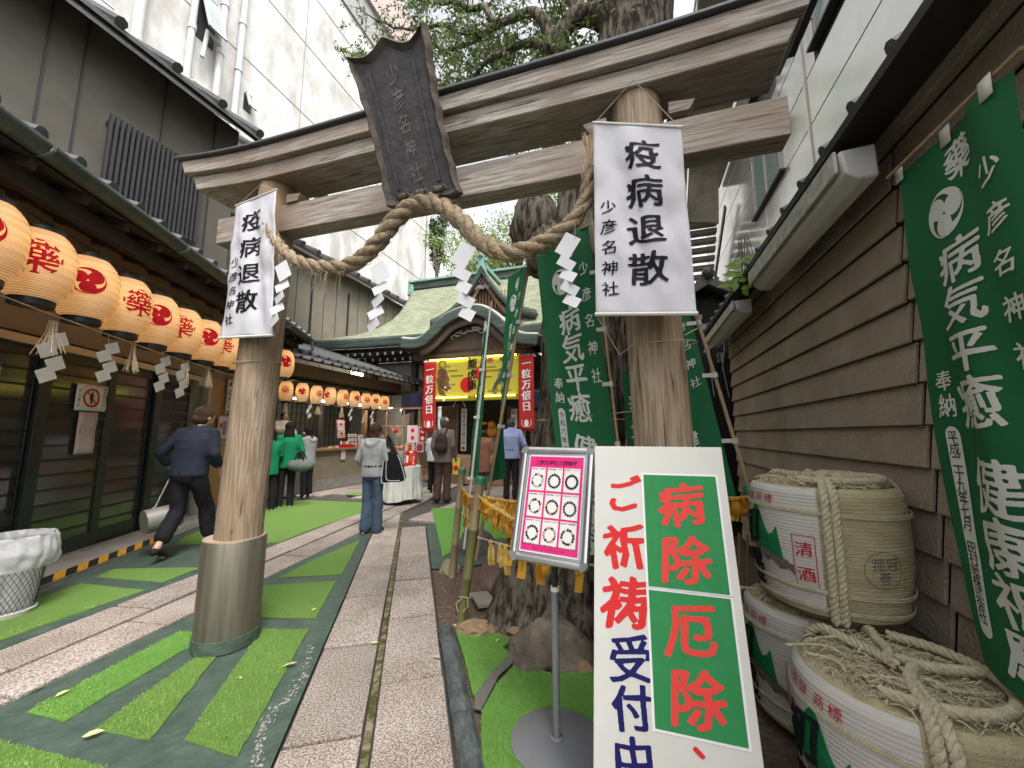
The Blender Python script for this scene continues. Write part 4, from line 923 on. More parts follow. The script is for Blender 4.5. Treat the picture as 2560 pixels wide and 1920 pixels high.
for (b0,b1,za,zb,d) in ((1.98,3.42,2.52,2.66,.10),(3.95,5.5,2.50,2.62,.09)):
    gbx=root('gutter_box',1.0,(b0+b1)/2,za,'long white plastic gutter box under the dark roof edge, nearer one' if b0<3 else 'short white plastic gutter box further along the dark roof edge','gutter')
    MB().extr([(1.07,b0,zb+.03),(1.07,b0,za+.01),(1.00,b0,za+.01),(.945,b0,za+.05),(.93,b0,zb+.02)],(0,b1-b0,0)).build('box',boxw,gbx,bev=.012)
    MB().box(.915,.928,b0+.02,b1,za+.065,zb+.03).build('stained_face',mould,gbx)
# corner post / downpipe at the top right
dp=root('downpipe',1.12,1.15,1.0,'grey brown downpipe on the siding behind the near green banner','pipe'); MB().tube([(1.14,1.02,.0),(1.14,1.02,3.0)],.045,12).build('pipe',sid,dp)
for z in (1.2,2.3): MB().lathe([(.053,0),(.053,.03)],(1.14,1.02,z),12).build('pipe_collar',dark,dp)
# =================== METAL PANEL BUILDING ===================
mp_=mat('metal_panel',(.47,.49,.46),.17,.6,vs=.5,var=.06,col2=(.66,.63,.57),bump=.05,bs=2); seam=mat('black_seam',(.02,.02,.022),.5); fr_=mat('window_frame_alu',(.40,.37,.33),.4,.5)
mbd=root('panel_building',3.4,8,0,'tall building clad in glossy pale metal panels with dark joints','building')
MB().box(3.26,9,-2,17.5,0,14).build('core',seam,mbd)
rows=[2.1,3.05,4.0,4.98,5.94,6.88,7.78,8.62,9.5,10.4,11.3,12.2,13.1]; vs_=[-2,1.2,4.3,7.56,7.66,10.1,13.2,17.5]
wins=[(8.85,10.9,6.95,9.0),(4.6,7.2,8.05,9.6),(8.9,10.9,9.9,11.6)]
for i in range(len(rows)-1):
    for j in range(len(vs_)-1):
        b0,b1,z0,z1=vs_[j]+.012,vs_[j+1]-.012,rows[i]+.012,rows[i+1]-.012
        if j==3: continue
        segs=[(b0,b1)]
        for (w0,w1,y0,y1) in wins:
            if z1>y0+.05 and z0<y1-.05:
                ns=[]
                for (p,q) in segs:
                    if q<=w0 or p>=w1: ns.append((p,q))
                    else:
                        if w0-p>.1: ns.append((p,w0))
                        if q-w1>.1: ns.append((w1,q))
                segs=ns
        for p,q in segs: MB().box(3.20,3.265,p,q,z0,z1).build('wall_panel',mp_,mbd,bev=.006,smooth=False)
MB().box(3.19,3.265,7.56,7.66,2,13).build('vertical_trim',fr_,mbd,bev=.01); MB().box(3.17,3.19,7.59,7.63,2,13).build('vertical_trim',mp_,mbd)
for (w0,w1,y0,y1) in wins:
    w=MB().box(3.24,3.262,w0,w1,y0,y1).build('window',fr_,mbd)
    MB().box(3.225,3.238,w0+.42,w1-.08,y0+.12,y1-.08).build('pane',mat('sea_glass',(.20,.28,.27),.08,spec=.8),w); MB().box(3.10,3.24,w0-.02,w1+.02,y0-.05,y0).build('window_sill',seam,w)
    MB().box(3.20,3.236,(w0+w1)/2+.1,(w0+w1)/2+.16,y0,y1).build('mullion',pvc,w)
# outside stairs
stm=mat('stair_steel',(.30,.27,.21),.6,vs=3,var=.2); st=root('outside_stairs',2.6,14.5,5,'open outside staircase fixed to the end of the panel building','staircase')
for k,v in enumerate((735,714,693,671,649,627,605,583,562)):
    bb=15.6-.28*k; a0,z=PB(1726+ (750-v)*-.02+ (0),v,bb); a1=PB(1781+(735-v)*.075,v-8,bb)[0]
    MB().box(a0,a1,bb-.02,bb+.26,z-.07,z+.06).build('tread',stm,st)
aS0=PB(1724,560,13)[0]; aS1=PB(1800,540,13)[0]; z1=PB(1760,540,13)[1]
MB().extr([(aS0,13.2,z1),(aS1,13.2,z1-.2),(aS1,12.8,z1+1.2),(aS0,12.8,z1+1.4)],(0,.1,0)).build('landing',stm,st)
MB().box(aS0-.1,3.15,11.5,14.2,z1+1.6,z1+1.75).build('landing',stm,st)
for k in range(8): MB().box(aS0,3.15,13-.3*k,13.28-.3*k,z1+1.9+.22*k,z1+1.98+.22*k).build('tread',stm,st)
MB().box(aS0-.1,3.15,8.5,11.4,z1+3.7,z1+3.85).build('landing',stm,st)
MB().beam((aS0-.06,15.8,PB(1726,740,15.7)[1]),(aS0-.06,13.,z1+.2),.05,.25).build('stringer',mp_,st); MB().beam((aS0-.06,13.,z1+.2),(aS0-.06,8.5,z1+4.4),.05,.3).build('stringer',mp_,st)
MB().beam((3.0,15.8,PB(1726,740,15.7)[1]),(3.0,13.,z1+.2),.05,.2).build('stringer',dark,st)
for k in range(4): MB().tube([(aS0-.06,15.8-k*.9,5.5+k*.9),(aS0-.06,15.8-k*.9,6.9+k*.9)],.02,6).build('baluster',mp_,st)
# little tiled shed behind
gs=root('meter_shed',1.15,6.3,0,'small dark shed with tiled gable roof and meter boxes behind the siding house','shed')
pk=PB(1765,705,6.2); MB().box(.55,1.75,6.3,7.2,0,pk[1]-.3).build('wall',blackgap,gs)
for s in (-1,1):
    MB().add([(pk[0],6.1,pk[1]),(pk[0]+s*.65,6.1,pk[1]-.34),(pk[0]+s*.65,7.4,pk[1]-.34),(pk[0],7.4,pk[1])],[(0,1,2,3)]).build('roof',tile,gs,solid=.05)
    MB().beam((pk[0],6.05,pk[1]-.04),(pk[0]+s*.62,6.05,pk[1]-.38),.05,.10).build('barge_board',swood2 if False else mat('old_timber',(.14,.125,.11),.8),gs)
    for k in range(3): MB().tube([(pk[0]+s*(.12+.2*k),6.05,pk[1]-.02-.105*k*1.0),(pk[0]+s*(.12+.2*k),7.3,pk[1]-.02-.105*k)],.035,6).build('tile_row',tile,gs)
MB().ball((pk[0],6.0,pk[1]+.06),(.09,.08,.09)).tube([(pk[0],6.05,pk[1]+.03),(pk[0],7.3,pk[1]+.03)],.05,8).build('ridge_tile',tile,gs)
for (u,v,w,h) in ((1760,820,.10,.10),(1793,812,.09,.10),(1800,895,.08,.14),(1748,795,.07,.08),(1830,900,.05,.4)):
    a,z=PB(u,v,6.25); MB().box(a-w/2,a+w/2,6.2,6.295,z-h/2,z+h/2).build('meter_box',mat('grey_box',(.30,.29,.26),.6),gs,bev=.005)
for k in range(6):
    a,z=PB(1770+12*k,840,6.2); MB().tube([(a,6.2,z),(a+.05*math.sin(k),6.17,z-.2),(a+.1*math.sin(k*2),6.2,z-.45),(a+.03,6.2,z-.9)],.006,5).build('cable',pvc if k%3==0 else dark,gs)
# young plant on the eave
pl=root('seedling_tree',1.0,3.75,2.75,'young broad leaved seedling growing out of the roof edge','plant')
lf=mat('young_leaf',(.19,.33,.04),.5,vs=9,var=.25,trans=.35,col2=(.24,.38,.06)); stemm=mat('green_stem',(.10,.09,.04),.7)
for (u,v) in ((1858,663),(1846,652),(1876,655),(1895,680)):
    e=PB(u,v,3.75*.99); e=(e[0]-.01,3.66,e[1]); p0=PB(1860,738,3.7); m=MB(); m.tube([(p0[0],3.7,p0[1]),((p0[0]+e[0])/2+.01,3.7,(p0[1]+e[1])/2),e],.004,5); m.build('stem',stemm,pl)
for (u,v,s,r_) in ((1845,655,.06,.3),(1880,650,.065,.0),(1868,652,.06,1.2),(1828,668,.06,2.8),(1836,678,.05,3),(1822,692,.065,3.1),(1843,690,.05,2.6),(1858,682,.05,.2),(1880,676,.06,.3),(1872,690,.05,3.5),(1835,702,.05,4.2),(1812,712,.07,3.4),(1834,722,.06,4.6),(1856,706,.05,.3),(1873,700,.045,5.8),(1900,664,.05,.1),(1890,690,.045,.6),(1862,725,.05,.2),(1862,735,.05,5)):
    a,z=PB(u,v,3.66); c,sn=math.cos(r_),math.sin(r_); y=3.64+R.uniform(-.05,.03); m=MB()
    pr=[(-1,0),(-.5,.5),(.1,.52),(.6,.25),(1.1,0),(.6,-.25),(.1,-.52),(-.5,-.5)]
    m.add([(a+s*.95*(p*c-q*sn),y-abs(q)*s*.3,z+s*.95*(p*sn*.7+q*c*.85)) for p,q in pr]+[(a,y-.004,z)],[(k,(k+1)%8,8) for k in range(8)]); m.build('leaf',lf,pl)
# =================== LANTERNS ===================
lantm=mat('lantern_paper',(.64,.52,.36),.85,var=.06,vs=8,trans=.55,col2=(.74,.63,.46),spec=.15,emit=((1.,.5,.2),.03)); lring=mat('lantern_ring',(.015,.015,.017),.45); crestr=mat('crest_red',(.42,.012,.02),.7,spec=.12,var=.03,trans=.35); inkl=mat('lantern_ink',(.02,.015,.015),.7,var=.0,trans=.1)
def rib_lines(m):
    n=m.node_tree; tc=n.nodes.new('ShaderNodeTexCoord'); sp=n.nodes.new('ShaderNodeSeparateXYZ'); n.links.new(tc.outputs['Object'],sp.inputs[0])
    mu=n.nodes.new('ShaderNodeMath'); mu.operation='MULTIPLY'; mu.inputs[1].default_value=6.2832/.0165; n.links.new(sp.outputs[2],mu.inputs[0]); sn=n.nodes.new('ShaderNodeMath'); sn.operation='SINE'; n.links.new(mu.outputs[0],sn.inputs[0])
    mr=n.nodes.new('ShaderNodeMapRange'); mr.inputs[1].default_value=-1; mr.inputs[2].default_value=-.2; mr.inputs[3].default_value=.50; mr.inputs[4].default_value=1.; n.links.new(sn.outputs[0],mr.inputs[0])
    cr=[q for q in n.nodes if q.type=='VALTORGB'][0]; vm=n.nodes.new('ShaderNodeVectorMath'); vm.operation='SCALE'; tg=[l.to_socket for l in cr.outputs[0].links]
    n.links.new(cr.outputs[0],vm.inputs[0]); n.links.new(mr.outputs[0],vm.inputs[3])
    for t in tg: n.links.new(vm.outputs[0],t)
rib_lines(lantm)
def lprof(Hh,Rr,n=48):
    P=[]
    for i in range(n*2+1):
        t=i/(n*2); z=t*Hh; u=abs(2*t-1); r=Rr*(1-.40*u**3.4) ; r+= (.0045 if i%2==0 else -.0035)*Rr/.21
        P.append((r,z))
    return P
def lrad(Hh,Rr,z): u=abs(2*z/Hh-1); return Rr*(1-.40*min(1,u)**3.4)+.006*Rr/.21
def lantern(kind,Hh,Rr,name='paper_lantern',turn=0,ink=None,nn=48,power=1.35):
    r=root(name,0,0,0,'x','lantern',th=0)
    MB().lathe(lprof(Hh,Rr,nn//2),(0,0,0),28,cap=False).build('paper_shade',lantm,r,sharp=180)
    MB().lathe([(Rr*.60,Hh-.004),(Rr*.62,Hh),(Rr*.62,Hh+.035*Hh/.6),(Rr*.55,Hh+.04*Hh/.6)],(0,0,0),24,cap=True).build('top_ring',lring,r)
    MB().lathe([(Rr*.55,-.06*Hh/.6),(Rr*.60,-.055*Hh/.6),(Rr*.62,0),(Rr*.58,.003)],(0,0,0),24,cap=False).build('bottom_ring',lring,r)
    MB().tube([(-Rr*.5,0,Hh+.03*Hh/.6),(-Rr*.3,0,Hh+.10*Hh/.6),(0,0,Hh+.12*Hh/.6),(Rr*.3,0,Hh+.10*Hh/.6),(Rr*.5,0,Hh+.03*Hh/.6)],.005,5).build('handle',lring,r)
    def wrap(phi0):
        def f(x,y):
            z=Hh*.5+y; rr=lrad(Hh,Rr,z); a=phi0+x/Rr; return (rr*math.cos(a),rr*math.sin(a),z)
        return f
    m=MB(); f=wrap(turn); f2=wrap(turn+math.pi); s=Rr*1.02
    def crest(m,f):
        put(m,'藥',f,0,Hh*.05,s*1.25,off=.016,brush=0,disc=True,sub=.2)
        for k in range(8): 
            a=k*math.pi/4; c=.66*s; m.add([f(c*math.cos(a+d)*(1 if q else .88),Hh*.05+c*math.sin(a+d)*(1 if q else .88)) for d,q in((-.12,0),(.12,0),(.2,1),(-.2,1))],[(0,1,2,3)])
    def tom(m,f): tomoe(m,f,0,Hh*.05,s*.56,rot=.6)
    if kind==0: crest(m,f); tom(m,f2)
    else: tom(m,f); crest(m,f2)
    m.build('crest',crestr,r,smooth=False)
    if ink:
        m=MB(); 
        for q in (turn-math.pi/2,turn+math.pi/2):
            vtext(m,ink,wrap(q),0,Hh*.30,Hh*.085,off=.014,brush=.3,sub=.3)
        m.build('lettering',inkl,r)
    lp=bpy.data.objects.new('bulb',bpy.data.lights.new('bulb','POINT')); C.objects.link(lp); lp.parent=r; lp.location=(0,0,Hh*.62); lp.data.energy=power; lp.data.color=(1,.60,.28); lp.data.shadow_soft_size=.035
    MB().lathe([(.0,.0),(.022,.01),(.03,.04),(.022,.07),(.0,.08)],(0,0,Hh*.74),12,cap=False).tube([(0,0,Hh*.80),(0,0,Hh+.03)],.006,5).build('lamp_socket',lring,r)
    return r
BL=[(3.12,2.74),(3.50,2.71),(3.93,2.69),(4.36,2.67),(4.79,2.65),(5.23,2.64),(5.71,2.64),(6.1,2.63),(6.5,2.64),(7.3,2.72),(8.3,2.80)]
labs=['big glowing paper lantern cut by the left edge of the picture','largest whole paper lantern with round red crest, nearest on the left','big paper lantern with red three comma mark, second whole one','big paper lantern with black vertical writing, third whole one','big paper lantern with red three comma mark next to the black lettered one','fifth whole big paper lantern under the left eave','sixth whole big paper lantern under the left eave','big paper lantern partly hidden by its neighbour near the white cloth sign','big paper lantern half behind the left torii pillar','big paper lantern hidden mostly behind the left torii pillar','big paper lantern showing red comma mark right of the left torii pillar']
L0=lantern(0,.54,.205,turn=math.radians(-40),ink='小野薬品工業㈱'); L1=lantern(1,.54,.205,turn=math.radians(-40),ink='小野薬品工業㈱')
for i,(b,z) in enumerate(BL):
    src=L1 if i%2==0 else L0
    ang=math.radians([0,0,0,-14,0,-10,0,-6,0,0,-5][i])
    if i==3: ang=math.radians(30)
    n=copy_tree(src,aL+.80,b,z-.28,th=TL,rz=ang+TL,label=labs[i],group='big lanterns under the left eave')
S0=lantern(0,.42,.135,name='small_lantern',turn=math.radians(-50),nn=32,power=.6); S1=lantern(1,.42,.135,name='small_lantern',turn=math.radians(-50),nn=32,power=.6)
sl=['small shop lantern with round red crest just right of the left pillar','small shop lantern with red three comma mark, second in the row','third small shop lantern with mark turned to its side','fourth small shop lantern with mark turned to its side','fifth small shop lantern with mark turned away','sixth small shop lantern with red mark at its right side','seventh small shop lantern overlapping its right neighbour','eighth small shop lantern between two overlapping ones','last small shop lantern at the shrine end of the row']
for i,b in enumerate((6.34,6.76,7.17,7.6,8.03,8.47,8.92,9.34,9.75)):
    n=copy_tree(S1 if i%2 else S0,-7.1,b,2.10+.012*(i%2),th=TH,rz=math.radians([0,5,35,-32,40,28,15,5,8][i]),label=sl[i],group='small lanterns along the amulet shop')
for r in (L0,L1,S0,S1):
    for c in subtree(r): bpy.data.objects.remove(c)
    bpy.data.objects.remove(r)
# cords carrying lanterns, straw tassels, streamers on the wing
cr_=root('lantern_cord',aL+.8,5,3.15,'thin cord and rail carrying the big lanterns under the left eave','cord',th=TL)
MB().tube([(aL+.8,b,z+.36) for b,z in [(-1,2.7)]+BL+[(8.8,2.9)]],.010,5).build('rail',dark,cr_)
MB().tube([(aL+.86,b,z-.36) for b,z in [(0,2.72)]+BL+[(8.8,2.9)]],.006,5).build('straw_cord',cord,cr_)
cs_=root('lantern_cord',-7.1,8,2.6,'thin cord carrying the small lanterns along the shop','cord')
MB().tube([(-7.1,5.9,2.58),(-7.1,8,2.60),(-7.1,10.1,2.58)],.008,5).build('rail',dark,cs_); MB().tube([(-7.05,5.9,2.12),(-7.05,8,2.08),(-7.05,10.1,2.10)],.006,5).build('straw_cord',cord,cs_)
strawp=mat('pale_straw',(.36,.28,.17),.9,col2=(.50,.40,.26),vs=40)
def tassel(a,b,z,h,w,th,lab,grp):
    r=root('straw_tassel',a,b,z-h,lab,'tassel',grp,th=th); m=MB()
    for k in range(26):
        x=R.uniform(-1,1); y=R.uniform(-1,1)
        m.tube([(a+x*w*.25,b+y*w*.25,z),(a+x*w*.3,b+y*w*.3,z-h*.3),(a+x*w,b+y*w,z-h*R.uniform(.85,1))],.0028,3,cap=False)
    m.build('straw',strawp,r)
for i,(b,lab) in enumerate(((3.62,'straw tassel below the largest lantern'),(4.45,'straw tassel hanging between the first and second paper streamer'),(5.3,'straw tassel hanging right of the second paper streamer'),(5.75,'straw tassel hanging left of the third paper streamer'),(6.5,'straw tassel hanging near the left pillar'))):
    z=2.66-.36; tassel(aL+.86,b,z,.30,.075,TL,lab,'straw tassels under the big lanterns')
for i,(u,v) in enumerate(((716,1005),(795,1010),(855,1020),(910,1035))):
    b,z=PA(u,v,-7.05); tassel(-7.05,b,z+.02,.28,.06,TH,['straw tassel under the first small lantern near the shop attendant','straw tassel right of the first shop streamer','straw tassel under the middle of the small lantern row','straw tassel near the last small lanterns'][i],'straw tassels along the shop row')
def shide_wing(i,u,v,v2,lab):
    b,z=PA(u,v,aL+.88,TL); b2,z2=PA(u,v2,aL+.88,TL); h=z-z2
    r=root('paper_streamer',aL+.88,b,z2,lab,'paper streamer','paper streamers under the big lanterns',th=TL)
    w=.175; cy=b; sh_=h/3.6; cz=z
    for k in range(4):
        d=(.045,-.05,.045,-.03)[k]; x=aL+.88+.012*(k%2)
        q=[(x,cy+d-w*.5,cz-sh_*.35-k*sh_*.82),(x+.01,cy+d+w*.18,cz+.02-k*sh_*.82),(x,cy+d+w*.55,cz-sh_*.62-k*sh_*.82),(x-.01,cy+d-w*.12,cz-sh_*1.1-k*sh_*.82)]
        MB().extr(q,(.0015,0,0)).build('paper_fold',paperw,r)
    MB().tube([(aL+.88,cy,cz-.02),(aL+.87,cy,cz+.06)],.002,4).build('thread',cord,r)
for i,(u,v,v2) in enumerate(((135,830,965),(272,855,962),(408,890,985),(458,905,1000))):
    shide_wing(i,u,v,v2,['white zigzag streamer below the second big lantern','white zigzag streamer below the black lettered lantern','left one of the two close zigzag streamers over the walking woman','right one of the two close zigzag streamers over the walking woman'][i])
for i,(u,v,v2) in enumerate(((773,1012,1045),(876,1022,1048),(930,1028,1040))):
    b,z=PA(u,v,-7.03); r=root('paper_streamer',-7.03,b,z-.3,['small zigzag streamer after the second shop lantern','small zigzag streamer under the fifth shop lantern','small zigzag streamer near the last shop lanterns'][i],'paper streamer','paper streamers along the shop'); w=.10
    for k in range(3):
        d=(.03,-.03,.03)[k]; MB().extr([(-7.03,b+d-w*.5,z-.04-k*.10),(-7.03,b+d+w*.3,z+.03-k*.10),(-7.03,b+d+w*.5,z-.05-k*.10),(-7.03,b+d-w*.3,z-.12-k*.10)],(.0015,0,0)).build('paper_fold',paperw,r)
# =================== BIG TREE ===================
bark=mat('camphor_bark',(.032,.024,.018),.95,vs=22,stretch=(1,1,.22),bump=1.,bs=30,col2=(.16,.138,.108),thr=(.42,.58),spec=.15,detail=8)
treeleaf=mat('camphor_leaf',(.035,.075,.018),.5,vs=3,var=.3,trans=.38,col2=(.15,.22,.045)); treeleaf2=mat('camphor_leaf_light',(.13,.21,.04),.5,vs=3,trans=.45,col2=(.26,.34,.08))
tr=root('camphor_tree',-.6,3.5,0,'huge old camphor tree with rough bark leaning behind the torii','tree')
TP=[(-.72,3.35,0,.50),(-.66,3.38,.35,.44),(-.56,3.45,.9,.40),(-.48,3.55,1.6,.37),(-.42,3.62,2.4,.37),(-.34,3.65,3.1,.40),(-.2,3.68,3.9,.42),(-.02,3.7,4.6,.41),(.12,3.75,5.4,.36),(.22,3.8,6.3,.33),(.35,3.9,7.6,.28),(.4,4.1,9,.2)]
def trunk_fn(s,t):
    f=t*(len(TP)-1); i=min(int(f),len(TP)-2); f-=i; p=[TP[i][k]*(1-f)+TP[i+1][k]*f for k in range(4)]
    a=2*math.pi*s; r=p[3]; z=p[2]
    fl=max(0,1-z/.6); r*=1+.20*fl*fl*(.6+.4*math.sin(5*a+1))+.05*math.sin(3*a+z)+.04*math.sin(7*a-z*2)
    n=noise.noise(Vector((math.cos(a)*1.5,math.sin(a)*1.5,z*.9)))*.10
    ridge=abs(noise.noise(Vector((math.cos(a)*7,math.sin(a)*7,z*1.6))))*.05+abs(noise.noise(Vector((math.cos(a)*16,math.sin(a)*16,z*5))))*.022
    r=r*(1+n)+ridge
    return (p[0]+r*math.cos(a),p[1]+r*math.sin(a),z-.05)
MB().grid(trunk_fn,150,300).build('trunk',bark,tr,sharp=180)
def limb(pts,r0,r1,name='limb',seed=0,n=12):
    c=curve(pts,len(pts)*6); m=MB(); k=len(c)
    c=[p+Vector((noise.noise(p*2+Vector((seed,0,0))),noise.noise(p*2+Vector((0,seed,0))),noise.noise(p*2)))*.06 for p in c]
    m.tube(c,[r0+(r1-r0)*i/(k-1)*(1) for i in range(k)],n); m.build(name,bark,tr,sharp=180); return c
def bp(u,v,b): a,z=PB(u,v,b); return (a,b,z)
# burl on the left and root flares
m=MB(); m.ball((-.86,3.5,3.45),(.26,.26,.34),20,14); m.ball((-.74,3.45,3.15),(.2,.22,.3),16,10)
m.v=[tuple(Vector(p)*1+Vector((1,1,1))*.05*noise.noise(Vector(p)*5)) for p in m.v]; m.build('burl',bark,tr,sharp=180)
for i,(x,y,x2,y2,h) in enumerate(((-.80,3.10,-.86,2.98,.28),(-.45,3.0,-.38,2.85,.26),(-1.05,3.6,-1.3,3.8,.40))):
    m=MB(); m.tube(curve([(x+.1,y+.1,h+.45),(x,y,h),(x*.5+x2*.5,y*.5+y2*.5,h*.35),(x2,y2,-.05)],14),[.16-.006*k for k in range(15)],14); m.v=[tuple(Vector(p)+Vector((1,1,.3))*.035*noise.noise(Vector(p)*6)) for p in m.v]; m.build('root_flare',bark,tr,sharp=180)
limbs=[]
limbs.append(limb([bp(1580,110,3.7),bp(1520,60,3.7),bp(1455,45,3.6),bp(1400,80,3.5),bp(1387,140,3.4)],.13,.07,seed=1))
limbs.append(limb([bp(1387,140,3.4),bp(1360,60,3.5),bp(1310,25,3.7),bp(1250,60,3.9),bp(1190,95,4.2),bp(1120,130,4.5),bp(1080,110,4.8)],.065,.02,seed=2))
limbs.append(limb([bp(1455,45,3.6),bp(1400,-60,3.8),bp(1300,-160,4.2),bp(1150,-250,4.6)],.09,.04,seed=3))
limbs.append(limb([bp(1387,140,3.4),bp(1340,105,3.3),bp(1290,110,3.3),bp(1230,150,3.4),bp(1180,190,3.6)],.05,.02,seed=4))
limbs.append(limb([bp(1530,10,3.8),bp(1480,-60,4.2),bp(1420,-180,5),bp(1350,-300,6)],.16,.06,seed=5))
limbs.append(limb([bp(1190,95,4.2),bp(1100,60,4.5),bp(1040,75,4.8),bp(960,60,5.1),bp(900,20,5.4)],.035,.01,seed=6,n=8))
limbs.append(limb([bp(1250,60,3.9),bp(1180,10,4.2),bp(1080,5,4.6),bp(980,-30,5),],.05,.015,seed=7,n=8))
limbs.append(limb([bp(1560,0,4.0),bp(1650,-120,4.6),bp(1800,-260,5.6)],.15,.05,seed=8))
limbs.append(limb([bp(1490,280,4.2),bp(1440,320,4.6),bp(1380,340,5.2),bp(1300,350,5.8)],.05,.012,seed=9,n=8))
lv=MB(); lv2=MB(); tw=MB()
def leaf_quad(mb,p,L,W):
    d=Vector((R.gauss(0,1),R.gauss(0,1),R.gauss(-.5,.8))).normalized(); s=d.cross(Vector((R.gauss(0,1),R.gauss(0,1),R.gauss(0,1)))).normalized()
    a=p; n=len(mb.v); mb.v+=[tuple(a),tuple(a+d*L*.45+s*W),tuple(a+d*L),tuple(a+d*L*.45-s*W)]; mb.f.append((n,n+1,n+2,n+3))
def cluster(c,rad,n,mbx,L=.075):
    for _ in range(n):
        p=Vector(c)+Vector((R.gauss(0,1),R.gauss(0,1),R.gauss(0,.7)))*rad*.5; leaf_quad(mbx,p,L*R.uniform(.7,1.2),L*.19)
def spray(c,dirv,Lt,mbx,nl=10,L=.075):
    c=Vector(c); e=c+dirv*Lt; mid=(c+e)/2+Vector((0,0,.05*Lt)); tw.tube([c,mid,e],[.006,.004,.002],4,cap=False)
    for k in range(nl):
        t=R.random(); p=c.lerp(mid,t*2) if t<.5 else mid.lerp(e,(t-.5)*2); leaf_quad(mbx,p+Vector((R.gauss(0,.03),R.gauss(0,.03),R.gauss(0,.03))),L*R.uniform(.7,1.25),L*.2)
# twiggy sprays hung where the picture shows the crown
def region(u0,u1,v0,v1,b0,b1,N,dens=None,nl=12,L=.075,light=.12):
    k=0
    while k<N:
        u=R.uniform(u0,u1); v=R.uniform(v0,v1)
        nv=noise.noise(Vector((u*.011,v*.011,1.7)))
        if nv<.0 and R.random()<.9: continue
        if dens and R.random()>dens(u,v): continue
        b=R.uniform(b0,b1); p=bp(u,v,b)
        d=Vector((R.gauss(-.3,1),R.gauss(0,.8),R.gauss(-.35,.6))).normalized(); spray(p,d,R.uniform(.15,.4)*b/4.5,lv2 if R.random()<light else lv,nl,L*b/4.6); k+=1
region(985,1490,-60,235,3.6,6.2,600,lambda u,v: max(0,min(1,1-(max(0,(v-(240-(u-1000)*.10)))/60)))*min(1,(u-960)/180+.35))
region(1240,1520,255,395,4.6,6.6,120,lambda u,v:1 if v<400-(1500-u)*.25 else .15,light=.4)
region(860,1060,40,150,5,6.2,46,lambda u,v:.5)
region(1400,1500,240,420,5,7,40,light=.7)
region(900,1900,-500,-60,4.2,7.5,420)
for L_ in limbs:
    for p in L_[::3]:
        for _ in range(3): spray(p,Vector((R.gauss(0,1),R.gauss(0,1),R.gauss(-.2,.6))).normalized(),R.uniform(.2,.5),lv,10)
lv.build('crown',treeleaf,tr,kind='stuff',smooth=False); lv2.build('crown_new_leaves',treeleaf2,tr,kind='stuff',smooth=False); tw.build('twigs',bark,tr,kind='stuff')
# distant trees
def bgtree(u,v,b,w,h,N,lab,m,L,vt):
    a,z=PB(u,v,b); r=root('background_tree',a,b,0,lab,'tree','trees behind the shrine'); 
    MB().tube([(a,b,0),(a+.1,b,z*.5),(a-.1,b,z)],[.25,.2,.1],8).build('trunk',bark,r); mm=MB()
    for k in range(12):
        x=R.uniform(-1,1); y=R.uniform(-1,1); zz_=R.uniform(-.8,.9); mm.tube([(a,b,z-h*.7),(a+x*w*.5,b+y*w*.3,z+zz_*h*.5)],[.07,.02],5)
    mm.build('limb',bark,r); mm=MB()
    cl=[Vector((a+R.uniform(-1,1)*w*.5,b+R.uniform(-1,1)*w*.4,z+R.uniform(-1,1)*h*.5)) for _ in range(26)]
    for _ in range(N):
        c=R.choice(cl); p=c+Vector((R.gauss(0,1),R.gauss(0,1),R.gauss(0,.7)))*w*.10; leaf_quad(mm,p,L*R.uniform(.6,1.3),L*.28)
    mm.build('crown',m,r,kind='stuff',smooth=False)
bgtree(1095,605,24,1.6,3.6,2600,'dark green narrow tree beside the concrete block corner',mat('dark_leaf',(.02,.05,.015),.6,trans=.2,col2=(.05,.10,.03)),.20,0)
bgtree(1190,660,21,5.,3.4,5200,'light green tree crown behind the shrine gable',treeleaf2,.17,0)
bgtree(1300,610,19,4.6,3.6,5200,'airy pale green tree between shrine gable and widest banner',treeleaf2,.15,0)
bgtree(1440,480,17,3.,5,3200,'pale green foliage behind the camphor trunk',treeleaf2,.15,0)
# =================== ROCKS, BED ===================
def rock(a,b,s,lab,m,seed,z=0,th=0,cat='rock',n=64,amp=.35):
    mb=MB(); mb.ball((0,0,0),1,n,n//2+4); V=[]
    for p in mb.v:
        q=Vector(p); k=1+amp*noise.noise(q*1.1+Vector((seed,0,0)))+amp*.5*noise.noise(q*2.6+Vector((0,seed,0)))+.06*noise.noise(q*8)-.13*abs(noise.noise(q*3.4+Vector((seed,seed,0))))+.03*noise.noise(q*19)
        # faceting
        for fd in ((.8,.3,.5),(-.5,.6,.6),(.1,-.9,.4),(-.8,-.4,.45),(.3,.1,.95)):
            f=Vector(fd).normalized(); dd=q.dot(f)*k
            if dd>.78+.1*math.sin(seed+fd[0]*9): k*= (.78+.1*math.sin(seed+fd[0]*9))/dd
        V.append((a+q.x*k*s[0],b+q.y*k*s[1],z+q.z*k*s[2]))
    mb.v=V; return mb.build('rock',m,th=th,label=lab,cat=cat,sharp=180)
rk=mat('brown_rock',(.08,.062,.048),.9,vs=6,bump=1.,bs=22,col2=(.20,.165,.13),thr=(.35,.65)); rk2=mat('ochre_rock',(.20,.13,.07),.9,vs=8,bump=.9,bs=30,col2=(.36,.25,.16)); rk3=mat('grey_rock',(.045,.043,.04),.85,vs=8,bump=.9,bs=24,col2=(.11,.10,.095)); rk4=mat('mossy_rock',(.20,.19,.10),.9,vs=14,bump=.6,bs=40,col2=(.33,.30,.20))
x,y=PG(1370,1665); rock(x+.05,y+.12,(.29,.21,.20),'largest brown rock on the turf beside the bracelet sign pole',rk,3.3,.05)
x,y=PG(1190,1580); rock(x,y+.02,(.145,.10,.075),'low ochre rock at the corner of the front turf',rk2,7.1,.01)
